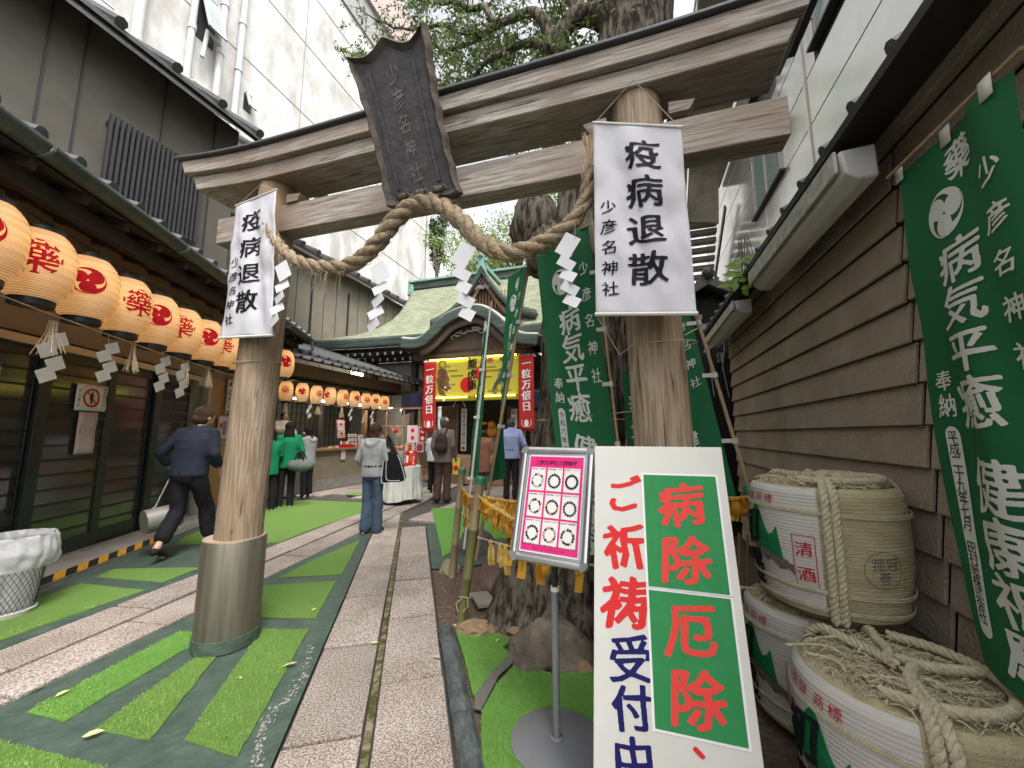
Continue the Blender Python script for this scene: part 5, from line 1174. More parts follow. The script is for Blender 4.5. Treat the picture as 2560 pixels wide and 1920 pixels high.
x,y=PG(1290,1582); rock(x,y+.02,(.07,.04,.025),'small flat pale stone between ochre rock and largest rock',rk2,2.2,.01)
x,y=PG(1125,1425); rock(x,y,(.12,.10,.085),'rounded pale mossy stone at the foot of the first bamboo post',rk4,5.5,.02)
x,y=PG(1190,1390); rock(x,y+.2,(.26,.2,.26),'dark grey rock behind the bamboo posts',rk3,9.4,.06)
x,y=PG(1250,1480); rock(x,y+.2,(.22,.2,.30),'reddish brown rock leaning on the tree roots',mat('red_rock',(.12,.07,.05),.9,vs=6,bump=.9,bs=26,col2=(.22,.15,.115)),11.2,.06)
x,y=PG(1570,1480); rock(x,y,(.22,.2,.20),'dark brown rock beside the pole knob',rk3,14.2,.05)
x,y=PG(1455,1680); rock(x+.02,y+.02,(.05,.05,.045),'small tan stone half hidden by the big white sign',rk2,4.2,.01)
mb=MB(); q=px(*[R8(*p) for p in((838,560),(945,545),(1015,630),(888,648))]); mb.sheet(q,.035,.02).build('stone_tile',mat('pale_stone_tile',(.22,.20,.17),.8,vs=8,bump=.3),th=0,label='square pale stone tile lying on the soil by the roots',cat='tile')
# gravelly litter on soil
m=MB()
for _ in range(1500):
    u=R.uniform(1095,1480); v=R.uniform(1400,1620); x,y=PG(u,v); s=R.uniform(.002,.007); a=R.uniform(0,6); m.add([(x+s*math.cos(a+k*2.1),y+s*math.sin(a+k*2.1),-.016+R.uniform(0,.004)) for k in range(3)],[(0,1,2)])
m.build('leaf_litter',mat('litter',(.30,.26,.18),.9,vs=30,col2=(.48,.44,.36)),th=0,kind='stuff',smooth=False,label='tiny pale leaf scraps scattered over the soil bed',cat='litter')
# =================== BAMBOO POSTS AND PRAYER RIBBONS ===================
bam=mat('bamboo_dry',(.16,.12,.065),.55,vs=5,stretch=(1,1,.2),bump=.2,bs=30,col2=(.33,.26,.15)); bamg=mat('bamboo_green',(.09,.10,.03),.4,vs=5,stretch=(1,1,.2),col2=(.17,.17,.06)); gcap=mat('green_cap',(.015,.16,.09),.4)
def bamboo(p,q,r,name,lab,cat,grp=None,m=bam,cap=True,seg=.28,lower=None):
    p=Vector(p);q=Vector(q); L=(q-p).length; d=(q-p)/L; t=root(name,p.x,p.y,p.z,lab,cat,grp); n=max(2,int(L/seg)); 
    for k in range(n):
        a=p+d*L*k/n; b_=p+d*L*(k+1)/n; e=.012
        MB().tube([a,a+d*e,a+d*e*1.8,b_-d*e*1.8,b_-d*e,b_],[r*1.12,r*1.10,r*.97,r*.97,r*1.1,r*1.12],16).build('internode',lower if lower and k<n*.42 else m,t)
    if cap: MB().tube([q-d*.01,q+d*.03,q+d*.042],[r*1.18,r*1.16,r*.9],16).build('cap',gcap,t)
    return t
def gp2(u,v,th=TH): return PG(u,v,th)
a,b=gp2(1130,1438); a2,z2=PB(1155,1180,b); bamboo((a,b,-.05),(a2,b,z2),.035,'bamboo_post','grey bamboo post with green cap nearest to the path','post','bamboo posts round the tree bed')
a,b=gp2(1152,1548); a3,z3=PB(1200,1205,b); bamboo((a,b,-.05),(a3,b,z3),.036,'bamboo_post','bamboo post with green lower half and white string knot','post','bamboo posts round the tree bed',lower=bamg)
PA1=(a2,gp2(1130,1438)[1],z2); PA2=(a3,b,z3)
kn_=root('string_knot',a,b,.3,'white string knotted round the green bamboo post','string')
k0=PB(1162,1490,b); MB().tube([(k0[0]+.045*math.cos(t*.6),b+.045*math.sin(t*.6),k0[1]+.01*math.sin(t)) for t in range(12)],.004,5).tube([(k0[0]+.04,b-.04,k0[1]),(k0[0]+.05,b-.05,k0[1]-.05),(k0[0]+.01,b-.05,k0[1]-.09)],.004,5).tube([(k0[0],b-.045,k0[1]),(k0[0]-.05,b-.05,k0[1]-.04),(k0[0]-.03,b-.05,k0[1]-.10)],.004,5).build('string',cord,kn_)
a,b=gp2(1890,1420) if False else (.62,3.0); bamboo((.78,2.95,0),(.70,2.98,1.02),.03,'bamboo_post','bamboo post with green cap behind the stacked sake barrel','post','bamboo posts round the tree bed')
rib=[mat('ribbon_yellow',(.66,.34,.03),.75,vs=6,var=.1,trans=.25),mat('ribbon_amber',(.58,.25,.015),.75,vs=6,var=.1,trans=.25),mat('ribbon_pale',(.66,.47,.12),.75,vs=6,var=.1,trans=.25)]
inkr=mat('ribbon_ink',(.10,.05,.02),.8,spec=.12,var=0)
def sagrope(p,q,sag,name,lab):
    p=Vector(p);q=Vector(q); P=[p.lerp(q,t/20)+Vector((0,0,-sag*4*(t/20)*(1-t/20))) for t in range(21)]
    r=root(name,p.x,p.y,p.z,lab,'rope'); 
    c=curve(P,80)
    for k in range(2):
        pts,rad=strand(c,k,2,.004,.0045,150,n=6); MB().tube(pts,.0048,6).build('strand',cord,r)
    return P
def ribbon(p,L,w,yaw,style,lab,grp,wr=False,mi=0):
    p=Vector(p); r=root('prayer_ribbon',p.x,p.y,p.z-L,lab,'ribbon',grp); dx=Vector((math.cos(yaw),math.sin(yaw),0)); dn=Vector((-math.sin(yaw),math.cos(yaw),0)); sd=R.uniform(0,9)
    def f(s,t,off=0):
        k=.35+.65*min(1,t*2.6)
        wav=.010*math.sin(t*6+sd)+.006*math.sin(s*5+sd+t*3)
        return tuple(p+dx*((s-.5)*w*k+.02*math.sin(sd)*t)+dn*(wav+off+.012*(style if t<.15 else 0))+Vector((0,0,-L*t)))
    MB().grid(f,5,10).build('cloth_strip',rib[mi],r)
    if style!=0 or R.random()<.6:
        o=R.uniform(-.6,.6); L2=L*R.uniform(.4,.8)
        MB().grid(lambda s,t:tuple(p+dx*((s-.5)*w*(.3+.6*min(1,t*2))+o*w*t)+dn*(-.014-.008*math.sin(t*5+sd))+Vector((0,0,-L2*t))),4,8).build('cloth_strip',rib[mi],r)
    m=MB(); m.ball(tuple(p+Vector((0,0,-.006))),(.018,.016,.016),8,6); m.v=[tuple(Vector(q)+Vector((1,1,1))*.006*noise.noise(Vector(q)*60)) for q in m.v]; m.build('knot',rib[mi],r)
    if wr:
        m=MB(); g=lambda x,y:f(.5+x/(w),(.0-y)/L,.0)
        def g2(x,y): q=Vector(f(.5+x/w,max(0,min(1,-y/L)),0)); return tuple(q-dn*.0015*(1 if dn.y>0 else -1))
        vtext(m,'病気平癒祈願',g2,0,-L*.2,.016,pitch=.018,off=.01,brush=.6); m.build('lettering',inkr,r)
yawr=0.15
# lower rope (near), from the second post towards behind the sign
P1=sagrope((PA2[0],PA2[1]-.04,PB(1186,1342,PA2[1]-.04)[1]),(.55,2.35,.62),.04,'lower_rope','lower straw cord with a few long yellow ribbons in front of the trunk')
def onrope(P,u):
    best=None
    for k in range(200):
        f=k/200*20; i=int(f); q=P[i].lerp(P[i+1],f-i); w=toW(q.x,q.y,TH); d=w[1]*math.cos(PITCH)+(q.z-EYE)*math.sin(PITCH); uu=1280+FP*w[0]/d
        if best is None or abs(uu-u)<best[0]: best=(abs(uu-u),q)
    return best[1]
for i,(u,L,w,st_,mi,wr) in enumerate(((1226,.135,.05,0,2,True),(1252,.13,.04,1,2,False),(1263,.165,.045,1,2,False),(1281,.10,.04,0,0,False),(1310,.15,.06,0,0,True),(1332,.05,.04,0,2,False),(1348,.16,.06,0,1,False),(1362,.10,.05,1,0,False),(1438,.09,.03,0,2,False),(1453,.14,.05,0,0,False))):
    q=onrope(P1,u); ribbon((q.x,q.y-.004,q.z),L*1.25,w,yawr,st_,['long pale yellow ribbon with writing, leftmost on the lower cord','short pale ribbon tied second on the lower cord','pale twisted ribbon third on the lower cord','narrow yellow ribbon just left of the sign frame','broad yellow written ribbon below the sign frame','tiny folded ribbon below the sign frame','broad amber ribbon left of the sign pole','looped yellow ribbon left of the sign pole','thin pale ribbon right of the sign pole','pointed yellow ribbon nearest the white board'][i],'ribbons on the lower cord',wr,mi)
ax,bx,zx=PA2[0],PA2[1],PB(1195,1238,PA2[1])[1]
P2=sagrope((ax,bx-.03,zx),(-.45,2.1,.86),.02,'middle_rope','straw cord slanting forward with dense yellow ribbons')
P3=sagrope((ax,bx,zx),(-.2,3.2,zx+.06),.08,'rear_rope','rear straw cord crowded with yellow ribbons')
P4=sagrope((PA1[0],PA1[1],PB(1160,1215,PA1[1])[1]),(ax,bx,zx),.05,'side_rope','straw cord between the two capped bamboo posts'); P5=sagrope((PA1[0],PA1[1],PB(1150,1282,PA1[1])[1]),(ax,bx,PB(1180,1285,bx)[1]),.03,'side_rope','second lower straw cord between the two capped bamboo posts')
n=0
for P,N,L0,L1,lo,hi,gname in ((P2,26,.10,.17,.05,.8,'ribbons on the slanting cord'),(P3,44,.10,.19,.03,.75,'ribbons on the rear cord'),(P4,12,.12,.2,.1,.9,'ribbons between the two posts'),(P5,7,.08,.14,.1,.9,'ribbons on the short lower side cord')):
    for k in range(N):
        t=lo+(hi-lo)*(k+R.uniform(.1,.9))/N; f=t*20; i=int(f); q=P[i].lerp(P[i+1],f-i); d=(P[i+1]-P[i]).normalized()
        ribbon((q.x,q.y+R.uniform(-.012,.012),q.z),R.uniform(L0,L1),R.uniform(.03,.055),math.atan2(d.y,d.x)+R.uniform(-.4,.4),R.choice((0,1)),'yellow prayer ribbon tied in the dense row '+gname.replace('ribbons ',''),gname,k%6==2,R.choice((0,0,1,1,2)))
P6=sagrope((.35,2.95,1.02),(.72,2.95,1.0),.03,'far_rope','straw cord with ribbons between white board and barrels')
for k in range(9):
    f=(.3+.65*k/9)*20; i=int(f); q=P6[i].lerp(P6[i+1],f-i); ribbon(q,R.uniform(.1,.16),.04,R.uniform(-.4,.4),k%2,'yellow prayer ribbon in the bunch between white board and sake barrels','ribbons beside the barrels',False,R.choice((0,1)))
for k in range(5): MB().tube([(.5+.03*k,3.,.0),(.47+.05*k,2.97,.75)],.008,6).build('thin_stake',bam,th=TH,label='thin bamboo stake in the shade left of the barrels',cat='stake',group='thin stakes beside the barrels')
# =================== GREEN PRAYER BANNERS ===================
green=mat('banner_green',(.014,.165,.060),.75,vs=2.5,var=.12,trans=.30,bump=.1,bs=300); wprint=mat('banner_white',(.74,.76,.72),.75,var=.04,trans=.15); inkb=mat('banner_ink',(.02,.02,.02),.7,spec=.12,var=0); tab=mat('white_tab',(.62,.61,.57),.6)
def banner(f,W,Hh,parent,seed,small='令和六年二月 橋本 咲季',fold=None,off=.004,tilt=0,yflip=1,head=True,nx=26,ny=80,sname='少彦名神社',mt=.235,msx=1.,ms=.089):
    MB().grid(lambda s,t:f(s*W,Hh*(t-1)),nx,ny).build('cloth',green,parent,sharp=180)
    g=lambda x,y:f(x,y,off)
    m=MB(); s=Hh*ms
    vtext(m,'病気平癒',g,W*.48,-Hh*mt,s,pitch=Hh*.093,off=.022,brush=1.3,sx=msx)
    vtext(m,'健康祈願',g,W*.50,-Hh*(mt+.41),s,pitch=Hh*.088,off=.022,brush=1.3,sx=msx)
    vtext(m,sname,g,W*.83,-Hh*.09,W*.17,pitch=Hh*.082,off=.02,brush=1.3,sub=.3)
    vtext(m,'奉納',g,W*.17,-Hh*.47,W*.15,pitch=Hh*.046,off=.016,brush=1.3,sub=.3)
    if head:
        put(m,'藥',g,W*.56,-Hh*.060,W*.30,off=.02,brush=.4,disc=True,sub=.2); tomoe(m,g,W*.40,-Hh*.150,W*.165,rot=.4)
    # white name capsule
    P=[]; x0,x1=W*.115,W*.225; y1=-Hh*.575; y0=-Hh*.93; r=(x1-x0)/2
    rect2(m,g,x0,x1,y0+r,y1-r,2,16)
    for (cy,a0) in ((y1-r,0),(y0+r,math.pi)):
        m.add([g((x0+x1)/2,cy)]+[g((x0+x1)/2+r*math.cos(a0+k*math.pi/8),cy+r*math.sin(a0+k*math.pi/8)) for k in range(9)],[(0,k+1,k+2) for k in range(8)])
    m.build('white_print',wprint,parent,smooth=False)
    m=MB(); vtext(m,small,lambda x,y:f(x,y,off*1.8),W*.17,y1-r*.5,W*.085,pitch=(y1-y0-r*2)/max(10,len(small)),off=.01,brush=1.,sub=.4); m.build('name_lettering',inkb,parent)
def fbanner(TLc,TRc,BLc,BRc,W,Hh,seed,amp,nrm=(0,-1,0)):
    TLc,TRc,BLc,BRc=map(Vector,(TLc,TRc,BLc,BRc)); N_=Vector(nrm)
    def f(x,y,d=0):
        s=x/W; t=1+y/Hh; p=(TLc*(1-s)+TRc*s)*t+(BLc*(1-s)+BRc*s)*(1-t)
        w=amp*(math.sin(s*7+seed+t*2.2)+.5*math.sin(s*15+seed*2-t*5)+1.2*noise.noise(Vector((s*2.5,t*5,seed))))*(1-.75*s**4)
        return tuple(p+N_*(w+d))
    return f
def bb_(u,v,b): a,z=PB(u,v,b); return (a,b,z)
# widest banner, beside the camphor trunk
b=2.75; p3=root('prayer_banner',-.35,b,0,'widest green banner with white writing, between camphor trunk and gate rope','banner','green prayer banners')
top=bb_(1477,562,b); low=bb_(1556,1240,b)
d_=Vector(low)-Vector(top); BR3=Vector(top)+d_*1.28; f3=fbanner(bb_(1338,622,b),bb_(1470,560,b),Vector(bb_(1405,1250,b))+Vector((0.02,0,-.25)),BR3,.48,1.8,1.,.020)
banner(f3,.48,1.8,p3,1.,msx=1.12,ms=.098)
def pole(par,p,q,r,m,name='pole',ties=(),dirx=-1,tm=tab,tw=.07):
    p=Vector(p);q=Vector(q); L=(q-p).length; d=(q-p)/L
    MB().tube([p,q],[r,r*.8],10).build(name,m,par)
    for t in ties:
        c=q.lerp(p,t); MB().tube([c-d*.018,c+d*.018],r*1.5,10).build('tie_ring',tm,par)
        MB().obox(c+Vector((dirx*tw/2,-.004,0)),(tw/2,0,.001),(0,.003,0),(0,0,.014)).build('tie_tab',tm,par)
bp3=Vector(top); ex=Vector((.012,0,0)); pole(p3,Vector(top)+d_*1.9+ex,Vector(top)-d_*.02+ex,.010,mat('pale_bamboo',(.33,.23,.12),.5,vs=4,col2=(.45,.33,.19)),ties=(.11,.225,.33,.44,.56,.7),tw=.06)
pole(p3,bb_(1336,621,b),bb_(1482,558,b),.006,mat('pale_bamboo',(.3,.2,.1)),name='crossbar')
# banner on the white pole (seen edge on)
b=3.75; p1=root('prayer_banner',-1.5,b,0,'narrow edge-on green banner on the white pole, leftmost banner','banner','green prayer banners')
T1=bb_(1226,768,b); L1_=bb_(1160,1372,b); L1_=(L1_[0],L1_[1],max(0,L1_[2])); pole(p1,L1_,T1,.013,mat('white_pole',(.60,.60,.62),.35),ties=(.27,.47,.72),tw=.05)
MB().tube([T1,bb_(1229,752,b)],.005,6).build('pole_tip',pvc,p1)
f1=fbanner(bb_(1211,806,b+.10),bb_(1224,785,b),Vector(bb_(1172,1195,b+.40)),Vector(bb_(1196,1192,b-.1)),.45,1.6,2.2,.014,nrm=(-.8,-.6,0)); banner(f1,.45,1.6,p1,2.2,nx=14,ny=50,off=.005)
# banner on the bamboo pole
b=3.45; p2=root('prayer_banner',-1.1,b,0,'green banner leaning on the brown bamboo pole, second from the left','banner','green prayer banners')
T2=bb_(1325,648,b); L2_=bb_(1190,1400,b); brb=mat('brown_bamboo',(.22,.15,.085),.5,vs=5,col2=(.34,.25,.15)); pole(p2,L2_,T2,.017,brb,ties=(.22,.40,.57,.82),tm=mat('grey_tie',(.40,.40,.38),.5),tw=.05,dirx=1)
fb=fbanner(bb_(1266,698,b-.05),bb_(1316,672,b),Vector(bb_(1168,1215,b+.35)),Vector(bb_(1232,1215,b)),.48,1.95,3.3,.012,nrm=(-.6,-.8,0))
def f2(x,y,d=0):
    t=-y/1.95; 
    s=x/.48; TLp,TRp=Vector(bb_(1266,698,b-.04)),Vector(bb_(1316,670,b)); 
    pr=Vector(T2).lerp(Vector(L2_),.03+.72*t); pr.y-=.02
    wl=(.20*(1-t)**1.0+.10) if t<.55 else .10+.28*(t-.55)
    wl=.22*(1-t*.85) if t<.62 else .22*(1-.62*.85)-.26*(t-.62)*1.6
    edge=pr+Vector((-wl,.06+.25*t,0))+Vector((0,0,-.04*(1-t)))
    p=edge.lerp(pr,s); w=.014*math.sin(s*9+t*4)+.006*math.sin(s*21)
    return tuple(p+Vector((-.5,-.85,0))*(w+d))
banner(f2,.48,1.95,p2,3.3,nx=20,ny=60,off=.005)
MB().tube([bb_(1262,698,b-.05),bb_(1326,655,b)],.004,6).build('crossbar',brb,p2)
# banner behind the right torii pillar
b=3.05; p4=root('prayer_banner',.4,b,0,'green banner on bamboo pole between right pillar and siding house','banner','green prayer banners')
T4=bb_(1738,780,b); L4=bb_(1880,1245,b); d4=Vector(L4)-Vector(T4); pole(p4,Vector(L4)+d4*.6,Vector(T4)-d4*.25,.014,mat('pale_bamboo',(.3,.2,.1)),ties=(.17,.33,.52,.70,.83),tw=.08)
TR4=Vector(T4)-d4*.2+Vector((-.03,0,0)); BR4=Vector(bb_(1845,1225,b)); f4=fbanner(TR4+Vector((-.45,0,-.12)),TR4,BR4+Vector((-.38,0,-.30)),BR4+Vector((0,0,-.12)),.46,1.75,4.4,.014); banner(f4,.46,1.75,p4,4.4)
b=3.2; p6=root('prayer_banner',.05,b,0,'sliver of a green banner between camphor trunk and right torii pillar','banner','green prayer banners')
f6=fbanner(bb_(1556,930,b),bb_(1700,900,b),bb_(1580,1300,b),bb_(1760,1300,b),.46,1.3,5.4,.012); MB().grid(lambda s,t:f6(s*.46,1.3*(t-1)),16,30).build('cloth',green,p6,sharp=180)
m=MB(); vtext(m,'病気願祈',lambda x,y:f6(x,y,.005),.11,-.15,.16,pitch=.25,off=.02,sub=.3); m.build('white_print',wprint,p6)
# big near banner in front of the siding
p5=root('prayer_banner',1.05,1.6,.7,'large near green banner hanging in front of the brown siding at the right edge','banner','green prayer banners')
W5,H5=.54,1.85
E5=[PA(u,v,1.05) for u,v in ((2247,437),(2277,700),(2313,960),(2372,1313),(2455,1660))]
def f5(x,y,d=0):
    s=x/W5; t=-y/H5
    q_=min(3.999,max(0,t*4)); i_=int(q_); q_-=i_; bt=E5[i_][0]*(1-q_)+E5[i_+1][0]*q_; zt=E5[i_][1]*(1-q_)+E5[i_+1][1]*q_
    w=.014*math.sin(s*6+t*3)+.008*math.sin(s*13-t*4)+.020*noise.noise(Vector((s*3,t*4,9)))
    return (1.05-.02*s+w-d, bt-s*W5*.97, zt-s*.045)
banner(f5,W5,H5,p5,6.,small='平成二十九年七月 田村紙株式会社',off=.003,nx=30,mt=.205,msx=1.3,ms=.092)
MB().tube([(1.03,f5(-.03,0)[1],f5(0,0)[2]+.012),(1.01,f5(W5*1.1,0)[1],f5(W5,0)[2]+.02)],.006,8).build('crossbar',mat('pale_bamboo',(.3,.2,.1)),p5)
for s in (.02,.46,.9): q=f5(s*W5,0); MB().add([(q[0]-.006,q[1]+.022,q[2]+.03),(q[0]-.006,q[1]-.022,q[2]+.03),(q[0]-.008,q[1]-.022,q[2]-.035),(q[0]-.008,q[1]+.022,q[2]-.035)],[(0,1,2,3)]).build('tie_tab',tab,p5,solid=.002)
# =================== WHITE BOARD ===================
bdm=mat('board_white_paint',(.60,.59,.55),.5,spec=.12,vs=3,var=.05,bump=.05); pgreen=mat('print_green',(.03,.22,.07),.4,spec=.12,var=.08,vs=14); pred=mat('print_red',(.60,.03,.03),.45,spec=.12,var=.03); pblue=mat('print_blue',(.012,.012,.10),.45,spec=.12,var=.03); wedge_=mat('white_edge',(.75,.76,.75),.45,spec=.12,var=.02); redorange=mat('print_vermilion',(.68,.06,.05),.45,spec=.12,var=.03)
cTL=bb_(1487,1115,1.72); cTR=bb_(1803,1115,1.72)
wb=root('prayer_board',0,1.5,0,'big white upright board with red and blue writing about prayers','sign')
TLb=Vector(cTL); TRb=Vector((cTR[0],1.72,cTL[2])); Wb=(TRb-TLb).x; dn_=Vector((0,-.32,-1)).normalized(); Hb=TLb.z/abs(dn_.z)
def wf(x,y,d=0): return tuple(TLb+Vector((x,0,0))+dn_*(-y)+Vector((0,-1,.32)).normalized()*d)
m=MB(); m.add([wf(0,0),wf(Wb,0),wf(Wb,-Hb),wf(0,-Hb),wf(0,0,-.02),wf(Wb,0,-.02),wf(Wb,-Hb,-.02),wf(0,-Hb,-.02)],[(0,3,2,1),(4,5,6,7),(0,1,5,4),(1,2,6,5),(2,3,7,6),(3,0,4,7)]).build('board',bdm,wb,bev=.002)
for x0,x1 in ((-.0,.03),(Wb-.03,Wb)):
    m=MB(); m.add([wf(x0,0,-.022),wf(x1,0,-.022),wf(x1,-Hb,-.022),wf(x0,-Hb,-.022),wf(x0,0,-.045),wf(x1,0,-.045),wf(x1,-Hb,-.045),wf(x0,-Hb,-.045)],[(0,3,2,1),(4,5,6,7),(0,1,5,4),(1,2,6,5),(2,3,7,6),(3,0,4,7)]).build('rear_batten',bdm,wb)
MB().beam((Wb*.5+TLb.x,1.75,1.25),(Wb*.5+TLb.x,1.93,1.28),.03,.03).build('rear_prop',bdm,wb)
g=lambda x,y:wf(x,y,.0012)
x1=Wb*.24
m=MB(); yt=-.075
for ch,y_,s_ in (('ご',-.200,.145),('祈',-.392,.165),('祷',-.580,.175)): put(m,ch,g,x1-.004,y_,s_,off=.034,brush=1.4)
m.build('red_lettering',pred,wb); m=MB()
for ch,y_,s_ in (('受',-.750,.145),('付',-.884,.132),('中',-1.017,.128)): put(m,ch,g,x1+.006,y_,s_,off=.026,brush=1.4)
m.build('blue_lettering',pblue,wb)
gx0,gx1=Wb*.395,Wb*.93
for k,(y1,y0,t) in enumerate(((-.118,-.520,'病除'),(-.532,-.925,'厄除'))):
    rect2(mm:=MB(),lambda x,y:wf(x,y,.0015),gx0-.008,gx1+.008,y0-.008,y1+.008); pp=mm.build('poster_border',wedge_,wb)
    rect2(mm:=MB(),lambda x,y:wf(x,y,.0028),gx0,gx1,y0,y1); mm.build('green_poster',pgreen,wb)
    h=(y1-y0)/2; mm=MB(); vtext(mm,t,lambda x,y:wf(x,y,.0040),(gx0+gx1)/2,y1-.012,h*.84,pitch=h*.96,off=.032,brush=1.3,sx=1.0); mm.build('poster_lettering',redorange,wb)
mm=MB(); put(mm,'、',lambda x,y:wf(x,y,.0012),(gx0+gx1)/2+.02,-.93,.10,off=.03); mm.build('covered_letter',pred,wb)
# =================== BRACELET SIGN STAND ===================
stand=root('sign_stand',-.38,1.93,0,'framed magenta bracelet price sign on a grey pole with round base','sign')
pgrey=mat('stand_grey',(.23,.25,.25),.4,.3,var=.05); baseg=mat('base_grey',(.17,.175,.19),.4,.2,vs=200,var=.1,bump=.05,bs=300); chrome=mat('frame_silver',(.60,.61,.62),.28,.85,var=.04); mag=mat('print_magenta',(.70,.03,.20),.25,var=.04); pinkedge=mat('print_paper',(.72,.68,.70),.3,var=.03)
sa,sb_=-.40,1.93
MB().lathe([(0,.012),(.06,.016),(.205,.008),(.212,.004),(.212,0)],(sa,sb_,.006),56,cap=False).build('base_disc',baseg,stand,sharp=60)
MB().lathe([(.032,0),(.032,.006),(.020,.012)],(sa,sb_,.018),24,cap=False).build('collar',baseg,stand)
MB().tube([(sa,sb_,.02),(sa,sb_,.66)],.017,20).build('pole_lower',pgrey,stand); MB().tube([(sa,sb_,.655),(sa,sb_,.675)],.0215,20).build('clamp_ring',white,stand)
MB().tube([(sa,sb_,.67),(sa,sb_+.01,.98)],.0135,16).build('pole_upper',lring,stand); MB().tube([(sa+.02,sb_,.64),(sa+.05,sb_,.635)],.006,8).tube([(sa+.04,sb_,.645),(sa+.055,sb_,.63)],.016,10).build('clamp_knob',lring,stand)
ya=math.radians(-11.5); tb_=math.radians(16)
ux=Vector((math.cos(ya),math.sin(ya),0)); nn_=Vector((math.sin(ya)*1,-math.cos(ya),0)); uz=(Vector((0,0,1))*math.cos(tb_)-nn_*math.sin(tb_)).normalized(); nrm=(nn_*math.cos(tb_)+Vector((0,0,1))*math.sin(tb_)).normalized()
c0=Vector((PB(1382,1258,1.88)[0],1.88,PB(1382,1258,1.88)[1])); Wp,Hp=.385,.545
def sf(x,y,d=0): return tuple(c0+ux*x+uz*y+nrm*d)
fw=.032; hw,hh=Wp/2,Hp/2
def bar(x0,x1,y0,y1,vert):
    m=MB(); n=10; P=[]
    prof=[(0,-.012),(0,.006),(.15,.014),(.4,.0165),(.6,.0165),(.85,.014),(1,.006),(1,-.012)]
    if vert: m.add([sf(x0+(x1-x0)*a,y,d) for y in(y0,y1) for a,d in prof],[(k,k+1,k+9,k+8) for k in range(7)]+[(7,0,8,15)])
    else: m.add([sf(x,y0+(y1-y0)*a,d) for x in(x0,x1) for a,d in prof],[(k,k+1,k+9,k+8) for k in range(7)]+[(7,0,8,15)])
    return m.build('frame_bar',chrome,stand,sharp=25)
bar(-hw,-hw+fw,-hh+fw,hh-fw,True); bar(hw-fw,hw,-hh+fw,hh-fw,True); bar(-hw+fw,hw-fw,hh-fw,hh,False); bar(-hw+fw,hw-fw,-hh,-hh+fw,False)
for sx_ in(-1,1):
    for sy in(-1,1):
        cx,cy=sx_*(hw-fw),sy*(hh-fw); m=MB(); P=[(cx,cy)]+[(cx+sx_*fw*math.cos(t*math.pi/12)*1.02,cy+sy*fw*math.sin(t*math.pi/12)*1.02) for t in range(7)]
        m.add([sf(x,y,.017) for x,y in P]+[sf(x,y,-.013) for x,y in P],[tuple(range(8)),tuple(range(15,7,-1))]+[(k,(k+1)%8,(k+1)%8+8,k+8) for k in range(8)]); m.build('frame_corner',pgrey,stand,bev=.003)
m=MB(); m.add([sf(x,y,d) for d in(.004,-.014) for x,y in((-hw+.01,-hh+.01),(hw-.01,-hh+.01),(hw-.01,hh-.01),(-hw+.01,hh-.01))],[(0,1,2,3),(7,6,5,4),(0,4,5,1),(1,5,6,2),(2,6,7,3),(3,7,4,0)]); m.build('backing',chrome,stand)
iw,ih=hw-fw-.012,hh-fw-.010
rect2(m:=MB(),lambda x,y:sf(x,y,.0065),-iw,iw,-ih,ih,1,1); m.build('poster',pinkedge,stand)
iw-=.006; ih-=.008
rect2(m:=MB(),lambda x,y:sf(x,y,.0078),-iw,iw,-ih,ih); m.build('magenta_print',mag,stand)
m=MB(); htext(m,'少彦名神社の腕輪守',lambda x,y:sf(x,y,.0090),-iw+.03,ih-.030,.027,pitch=(2*iw-.06)/9,off=.01,brush=1.2)
htext(m,'守護の腕輪守は中心に五種の神器・勾玉が付いております',lambda x,y:sf(x,y,.0090),-iw+.006,-ih+.030,.0095,pitch=(2*iw-.012)/26,off=.012,brush=.5)
htext(m,'お身かんでどうぞご覧くださいませ',lambda x,y:sf(x,y,.0090),-iw+.06,-ih+.014,.0095,pitch=(2*iw-.12)/16,off=.012,brush=.5)
cw_=(2*iw-.045)/3; chh=(2*ih-.060-.045)/3; boxes=[]
beadm=[mat('bead_black',(.02,.02,.022),.25,var=.1),mat('bead_clear',(.45,.44,.42),.2,var=.1),mat('bead_rose',(.42,.25,.25),.25),mat('bead_blue',(.04,.045,.08),.25),mat('bead_gold',(.35,.30,.08),.25),mat('bead_red',(.28,.03,.04),.25)]
bm_=[MB() for _ in range(6)]; wm=MB(); cloudm=MB()
pat=[[1,0,1,1],[0],[0],[0,0,1,1],[0,0,5,4],[3,3,3,0],[0,0,0,1],[2,2,0,2],[0,1,0,0]]
names=['家内安全守 一万五千円','厄除の腕輪 一万円','縁結守 五千円','五色の腕輪守 五千円','開運の腕輪 五千円','学業成就守 五千円','健康長寿守 五千円','しあわせ守 五千円','病気平癒 健康大願守']
